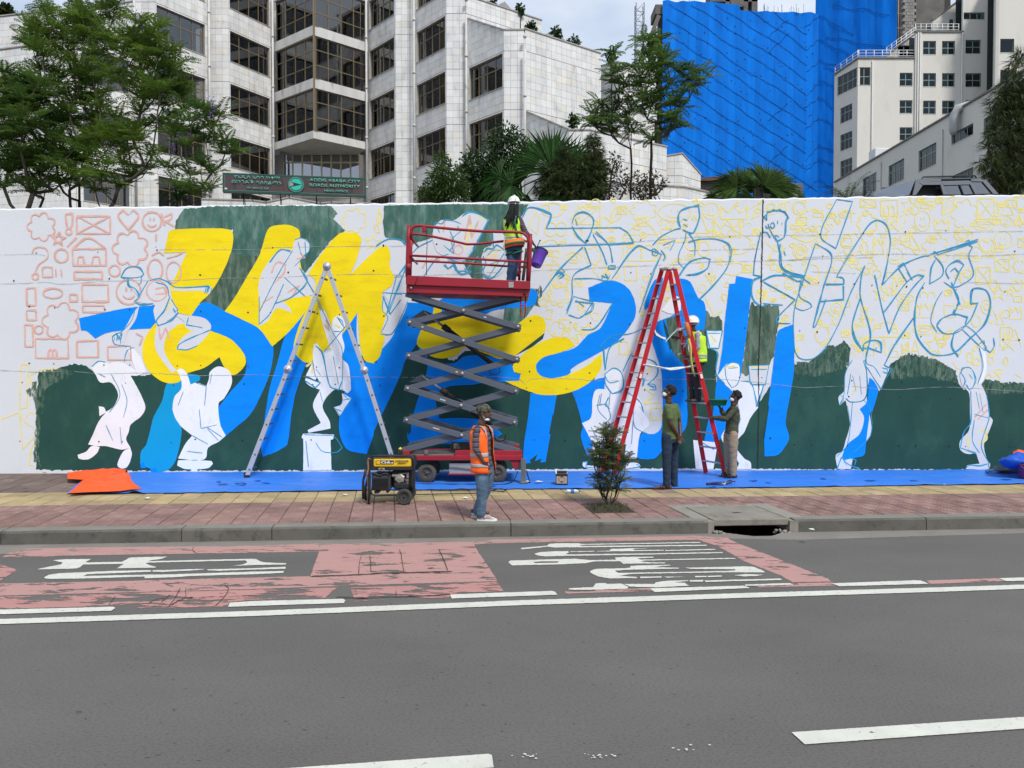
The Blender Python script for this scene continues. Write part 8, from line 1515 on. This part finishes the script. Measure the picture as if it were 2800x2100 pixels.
# --- man in the orange vest by the kerb
N_A = (.014, .018, .035)
qA = dict(z=(1260, 1080, 4.607, 10.72), s=.97, label='man in orange safety vest and camouflage cap standing at the kerb with hands in pockets', face=(1, -.3, 0), up=(.03, 0, 1),
    j=dict(head=(297, 222, 0), neck=(262, 365, 0), sn=(200, 436, -.15), sf=(318, 420, .13), chest=(262, 540, 0), waist=(268, 740, 0), hips=(285, 880, 0), en=(188, 680, -.2), wn=(285, 845, -.2), hn=(335, 905, -.16), ef=(375, 660, .2), wf=(395, 820, .14), hf=(395, 890, .1), ln=(262, 905, -.08), lf=(335, 895, .08), kn=(268, 1190, -.1), kf=(330, 1150, .1), an=(255, 1480, -.08), af=(205, 1425, .12), rn=(225, 1570, -.08), tn=(408, 1595, -.1), rf=(150, 1490, .14), tf=(345, 1505, .12)),
    shirt=bands('shirt_stripes', [(.02, (.055, .06, .085)), (.006, (.2, .2, .22)), (.012, (.03, .035, .06)), (.008, (.22, .2, .2)), (.022, (.02, .025, .05))]), sleeve=.8, sw=.88, hem=.02, trousers=jeans('jeans_faded', (.075, .13, .2), (.15, .22, .29)), tw=1.12, shoe='shoe', shoe_mat=M('trainer_grey', (.3, .28, .27), rough=.7, var=.1, c2=(.6, .58, .56), c2s=16, c2t=(.5, .55)), flash=True, mask='chin', hair='short',
    vest=dict(wide=1.1, mat=M('vest_orange', (.95, .135, .012), rough=.6, var=.08, vs=6), gap=30, bands=((.13, .2), (.35, .43)), low=.1, strap=True))
root, T_, J, hp, M3, xd, yd = human(qA)
m_camo = M('camouflage', (.1, .1, .065), rough=.9, var=.1, c2=(.03, .032, .025), c2s=22, c2t=(.5, .53))
b = B(); b.ell(hp(0, -.015, .045), .09, .108, .085, 18, M3); b.ell(hp(0, -.015, .03), .09, .108, .05, 18, M3); o = remesh(b, 'cap', m_camo, root, T_, .008, 2)
b = B(); b.prism([hp(.075 * math.cos(t), -.09 - .14 * math.sin(t), .03 - .035 * math.sin(t)) for t in [math.pi * i / 10 for i in range(11)]], (0, 0, .014)); b.build('visor', m_camo, root, True, T_)
# --- man in the green shirt
qB = dict(z=(1760, 1020, 4.88, 13.43), s=1.03, label='man in olive T-shirt and navy trousers looking up with hands clasped behind his back', face=(-.9, .28, .3), up=(.3, 0, .95),
    j=dict(head=(335, 265, 0), neck=(335, 385, 0), sn=(315, 450, -.16), sf=(420, 445, .17), chest=(352, 540, 0), waist=(352, 700, 0), hips=(348, 830, 0), en=(362, 680, -.2), wn=(455, 825, -.12), hn=(485, 935, -.1), ef=(478, 660, .18), wf=(492, 850, .0), hf=(470, 940, -.04), ln=(312, 850, -.08), lf=(392, 850, .09), kn=(306, 1170, -.09), kf=(400, 1170, .1), an=(308, 1485, -.09), af=(408, 1475, .12), rn=(350, 1545, -.09), tn=(130, 1550, -.12), rf=(445, 1530, .12), tf=(345, 1535, .1)),
    shirt=M('tshirt_olive', (.095, .135, .05), rough=.95, var=.1, vs=5), sleeve=.5, hem=.06, trousers=M('trousers_navy', (.016, .032, .065), rough=.9, var=.15, vs=5), tw=1.0, shoe='sandal', mask='face', hair='curly', lift=.0)
human(qB)
# --- man with the basin
qC = dict(z=(1760, 1020, 4.88, 14.6), s=.97, label='man in dark green jacket and beige trousers holding a green basin beside the red ladder', face=(-.95, .25, .12), up=(.08, 0, 1),
    j=dict(head=(1222, 328, 0), neck=(1200, 425, 0), sn=(1225, 480, -.15), sf=(1185, 470, .15), chest=(1195, 570, 0), waist=(1180, 700, 0), hips=(1172, 790, 0), en=(1105, 610, -.2), wn=(925, 597, -.06), hn=(835, 602, -.02), ef=(1085, 592, .12), wf=(1035, 492, .06), hf=(1005, 440, .03), ln=(1190, 810, -.08), lf=(1135, 810, .08), kn=(1190, 1070, -.07), kf=(1128, 1070, .07), an=(1195, 1330, -.06), af=(1132, 1310, .1), rn=(1232, 1395, -.06), tn=(1112, 1402, -.08), rf=(1165, 1360, .1), tf=(1090, 1350, .08)),
    shirt=M('jacket_green', (.06, .068, .038), rough=.85, var=.18, vs=6), shirt_name='jacket', sleeve=1, wr=.012, hem=.02, trousers=M('trousers_beige', (.3, .23, .155), rough=.9, var=.14, vs=5), tw=1.15, shoe='sandal', mask='face', hair='curly', pnf=(0, 0, 1), curlf=.35, curln=.9, pnn=(0, 0, -1), lift=.03)
root, T_, J, hp, M3, xd, yd = human(qC)
c = at(1760 + 995 / 4.88, 1020 + 432 / 4.88, 14.63); bs_ = empty('basin', 'green plastic basin held up on the palm of the man in the dark jacket', 'basin', c)
b = B(); b.lathe([(.001, 0), (.135, 0), (.145, .01), (.172, .105), (.182, .108), (.18, .115), (.168, .112), (.135, .012), (.001, .01)], 32); b.build('bowl', M('basin_green', (.012, .16, .05), rough=.4, var=.06), bs_)
b = B(); b.lathe([(.001, .085), (.16, .085), (.16, .08), (.001, .08)], 28); b.build('paint', m_dg, bs_)
# --- painter on the red ladder
st_z = R4(840, 1165, 15.0).z + .02
qD = dict(z=(1780, 700, 3.95, 15.04), s=.97, floor=st_z, label='painter in white helmet and yellow-green vest standing on the red ladder facing the wall', face=(-.85, .5, 0), up=(.02, 0, 1),
    j=dict(head=(438, 738, 0), neck=(462, 805, 0), sn=(505, 850, -.12), sf=(468, 845, .14), chest=(508, 910, 0), waist=(525, 1040, 0), hips=(515, 1115, 0), en=(510, 985, -.14), wn=(425, 1080, -.08), hn=(372, 1092, -.04), ef=(405, 885, .17), wf=(300, 886, .24), hf=(245, 878, .28), ln=(520, 1130, -.07), lf=(485, 1130, .07), kn=(495, 1330, -.07), kf=(455, 1330, .07), an=(512, 1520, -.06), af=(450, 1520, .07), rn=(575, 1565, -.05), tn=(435, 1570, -.06), rf=(510, 1560, .08), tf=(385, 1565, .08)),
    shirt=M('shirt_grey', (.33, .33, .38), rough=.9, var=.12, vs=6, c2=(.26, .26, .31), c2s=20), sleeve=.95, hem=.02, trousers=M('trousers_charcoal', (.03, .028, .03), rough=.9, var=.2, vs=6), tw=1.05, shoe='shoe', shoe_mat=M('boot_grey', (.09, .08, .07), rough=.8, var=.2), sole=M('sole_dark', (.02, .02, .025)), hair='short', helmet=True,
    vest=dict(mat=M('vest_lime', (.50, .82, .03), rough=.6, var=.08, vs=6), gap=20, bands=((.12, .17), (.2, .25)), low=.06))
human(qD)
# --- worker on the lift platform
dk = at(1395, 783, 14.35).z
qE = dict(z=(1340, 520, 5.026, 14.35), s=.95, floor=dk, label='worker with long dreadlocks and white helmet on the lift platform holding a bucket', face=(-.25, 1, 0), up=(0, 0, 1),
    j=dict(head=(326, 195, 0), neck=(312, 330, 0), sn=(228, 395, .05), sf=(395, 390, -.05), chest=(308, 460, 0), waist=(316, 640, 0), hips=(330, 755, 0), en=(205, 560, .1), wn=(250, 700, .26), hn=(290, 740, .3), ef=(480, 565, -.08), wf=(595, 735, -.12), hf=(645, 800, -.14), ln=(292, 790, .02), lf=(368, 790, -.0), kn=(296, 1010, .02), kf=(345, 1010, .1), an=(265, 1245, .02), af=(308, 1235, .2), rn=(268, 1320, -.02), tn=(255, 1320, .24), rf=(312, 1320, .14), tf=(300, 1320, .4)),
    shirt=bands('shirt_plaid', [(.03, (.06, .04, .06)), (.006, (.28, .22, .26)), (.02, (.035, .03, .045)), (.012, (.14, .1, .13))]), sleeve=.75, hem=-.02, trousers=jeans('jeans_blue', (.03, .07, .15), (.06, .11, .2)), tw=1.05, shoe='shoe', shoe_mat=MATS['boot_grey'], helmet=True, pnf=(-1, 0, .3), curlf=.9,
    vest=dict(mat=MATS['vest_lime'], gap=14, bands=((.1, .15), (.19, .24)), low=-.02))
root, T_, J, hp, M3, xd, yd = human(qE)
b = B()
for i in range(46):
    a = RND.uniform(-2.9, -.25); x0, y0 = .085 * math.cos(a), .1 * math.sin(a); p0 = hp(x0, y0 - .01, .0); l = RND.uniform(.28, .5); sw = RND.uniform(-.06, .02); P_ = [p0 + Vector((0, 0, .05)), p0]
    for k in range(1, 6): t = k / 5; P_.append(p0 + Vector((sw * t * t - .06 * t * (1 if x0 < 0 else .4), -.075 * math.sin(t * 1.6), -l * t)))
    b.tube(P_, [.013, .014, .013, .012, .011, .01, .007], 6)
b.ell(hp(0, -.03, .02), .085, .1, .1, 14, M3); b.build('dreadlocks', m_hair, root, True, T_)
hi = J['hips']; m_hg = M('harness_green', (.02, .16, .075), rough=.7, var=.1); m_ho = M('harness_orange', (.85, .16, .02), rough=.6, var=.1)
def belt(z0, z1, r, mat, nm, ty=0):
    b = B(); n = 28; vs = []
    for z in (z0, z1):
        for k in range(n): a = 2 * math.pi * k / n; vs.append(hi + xd * (.17 * r * math.cos(a)) + yd * (.14 * r * math.sin(a)) + Vector((0, 0, z + ty * math.cos(a))))
    b.add(vs, [(k, (k + 1) % n, n + (k + 1) % n, n + k) for k in range(n)], True); o = b.build(nm, mat, root, True, T_); sd = o.modifiers.new('t', 'SOLIDIFY'); sd.thickness = .008; sd.offset = 1
belt(-.05, .08, 1.1, m_ho, 'padded_belt', .03); belt(-.01, .03, 1.17, m_hg, 'belt_strap', .03)
for k in 'nf':
    c = J['l' + k] - Vector((0, 0, .1)); b = B(); b.tube([c + Vector((.105 * math.cos(t), .1 * math.sin(t), .035 * math.cos(t))) for t in [2 * math.pi * i / 20 for i in range(21)]], .016, 6); b.build('leg_strap', m_hg, root, True, T_)
b = B(); P_ = [J['sf'] + Vector((-.06, -.1, .03)), J['chest'] + Vector((.04, -.165, 0)), J['waist'] + Vector((.08, -.16, -.02)), J['hips'] + Vector((.15, -.08, .02))]; b.tube(P_, .018, 6); b.tube([J['sn'] + Vector((.05, -.09, .04)), J['chest'] + Vector((-.03, -.165, .02)), J['chest'] + Vector((.04, -.165, -.05))], .014, 6); b.build('back_strap', m_hg, root, True, T_)
b = B(); b.tube([J['sn'] + Vector((-.02, -.08, -.06)), J['sn'] + Vector((-.03, -.1, -.2)), J['sn'] + Vector((-.02, -.1, -.34)), J['waist'] + Vector((-.17, -.06, -.1)), J['hips'] + Vector((-.17, -.04, -.3)), J['kn'] + Vector((-.1, -.05, 0))], .009, 6); b.tube([J['sn'] + Vector((-.02, -.09, -.05)), J['sn'] + Vector((-.04, -.11, -.09)), J['sn'] + Vector((.01, -.11, -.11))], .014, 6); b.build('safety_rope', m_pap, root, True, T_)
b = B(); c = J['hf']; b.tube([c + Vector((.0, -.02, .02)), c + Vector((.05, -.03, .13))], .008, 6); b.ell(c + Vector((.055, -.03, .14)), .018, .01, .012, 8); b.build('roller_stub', m_blk_, root, True, T_)
# purple bucket in the right hand
b0, b1 = at(1340 + 628 / 5.026, 520 + 1035 / 5.026, 14.2), at(1340 + 690 / 5.026, 520 + 862 / 5.026, 14.24); ax = (b1 - b0); L_ = ax.length + .05; ax = (ax.normalized() + Vector((0, .22, 0))).normalized(); pb_ = empty('purple_bucket', 'purple plastic bucket tipped sideways in the hand of the worker on the lift', 'bucket', b0)
Mx = ax.to_track_quat('Z', 'Y').to_matrix().to_4x4(); b = B(); b.lathe([(.001, 0), (.098, 0), (.104, .008), (.128, L_), (.138, L_ + .005), (.138, L_ + .02), (.124, L_ + .02), (.096, .012), (.001, .012)], 32, Mx); b.build('pail', M('purple_plastic', (.16, .07, .52), rough=.35, var=.12, vs=9), pb_); b = B(); b.lathe([(.139, L_ - .0), (.141, L_ + .022), (.13, L_ + .024)], 32, Mx, True, False); b.build('rim_ring', m_blk_, pb_)
b = B(); hp_ = J['hf'] - b0; b.tube([Mx @ Vector((.135, 0, L_)), hp_ + Vector((0, 0, -.03)), Mx @ Vector((-.135, 0, L_))], .004, 6); b.build('handle', m_grey, pb_); b = B(); b.box(-.06, -.02, -.03, .03, .02, .035, Matrix.Translation(at(1340 + 608 / 5.026, 520 + 835 / 5.026, 14.08) - b0) @ Matrix.Rotation(.5, 4, 'Y')); bevel(b.build('sponge', M('sponge_green', (.03, .09, .06), rough=.9), pb_), .008)
bpy.data.batch_remove(JUNK); bpy.data.scenes.remove(TMP)
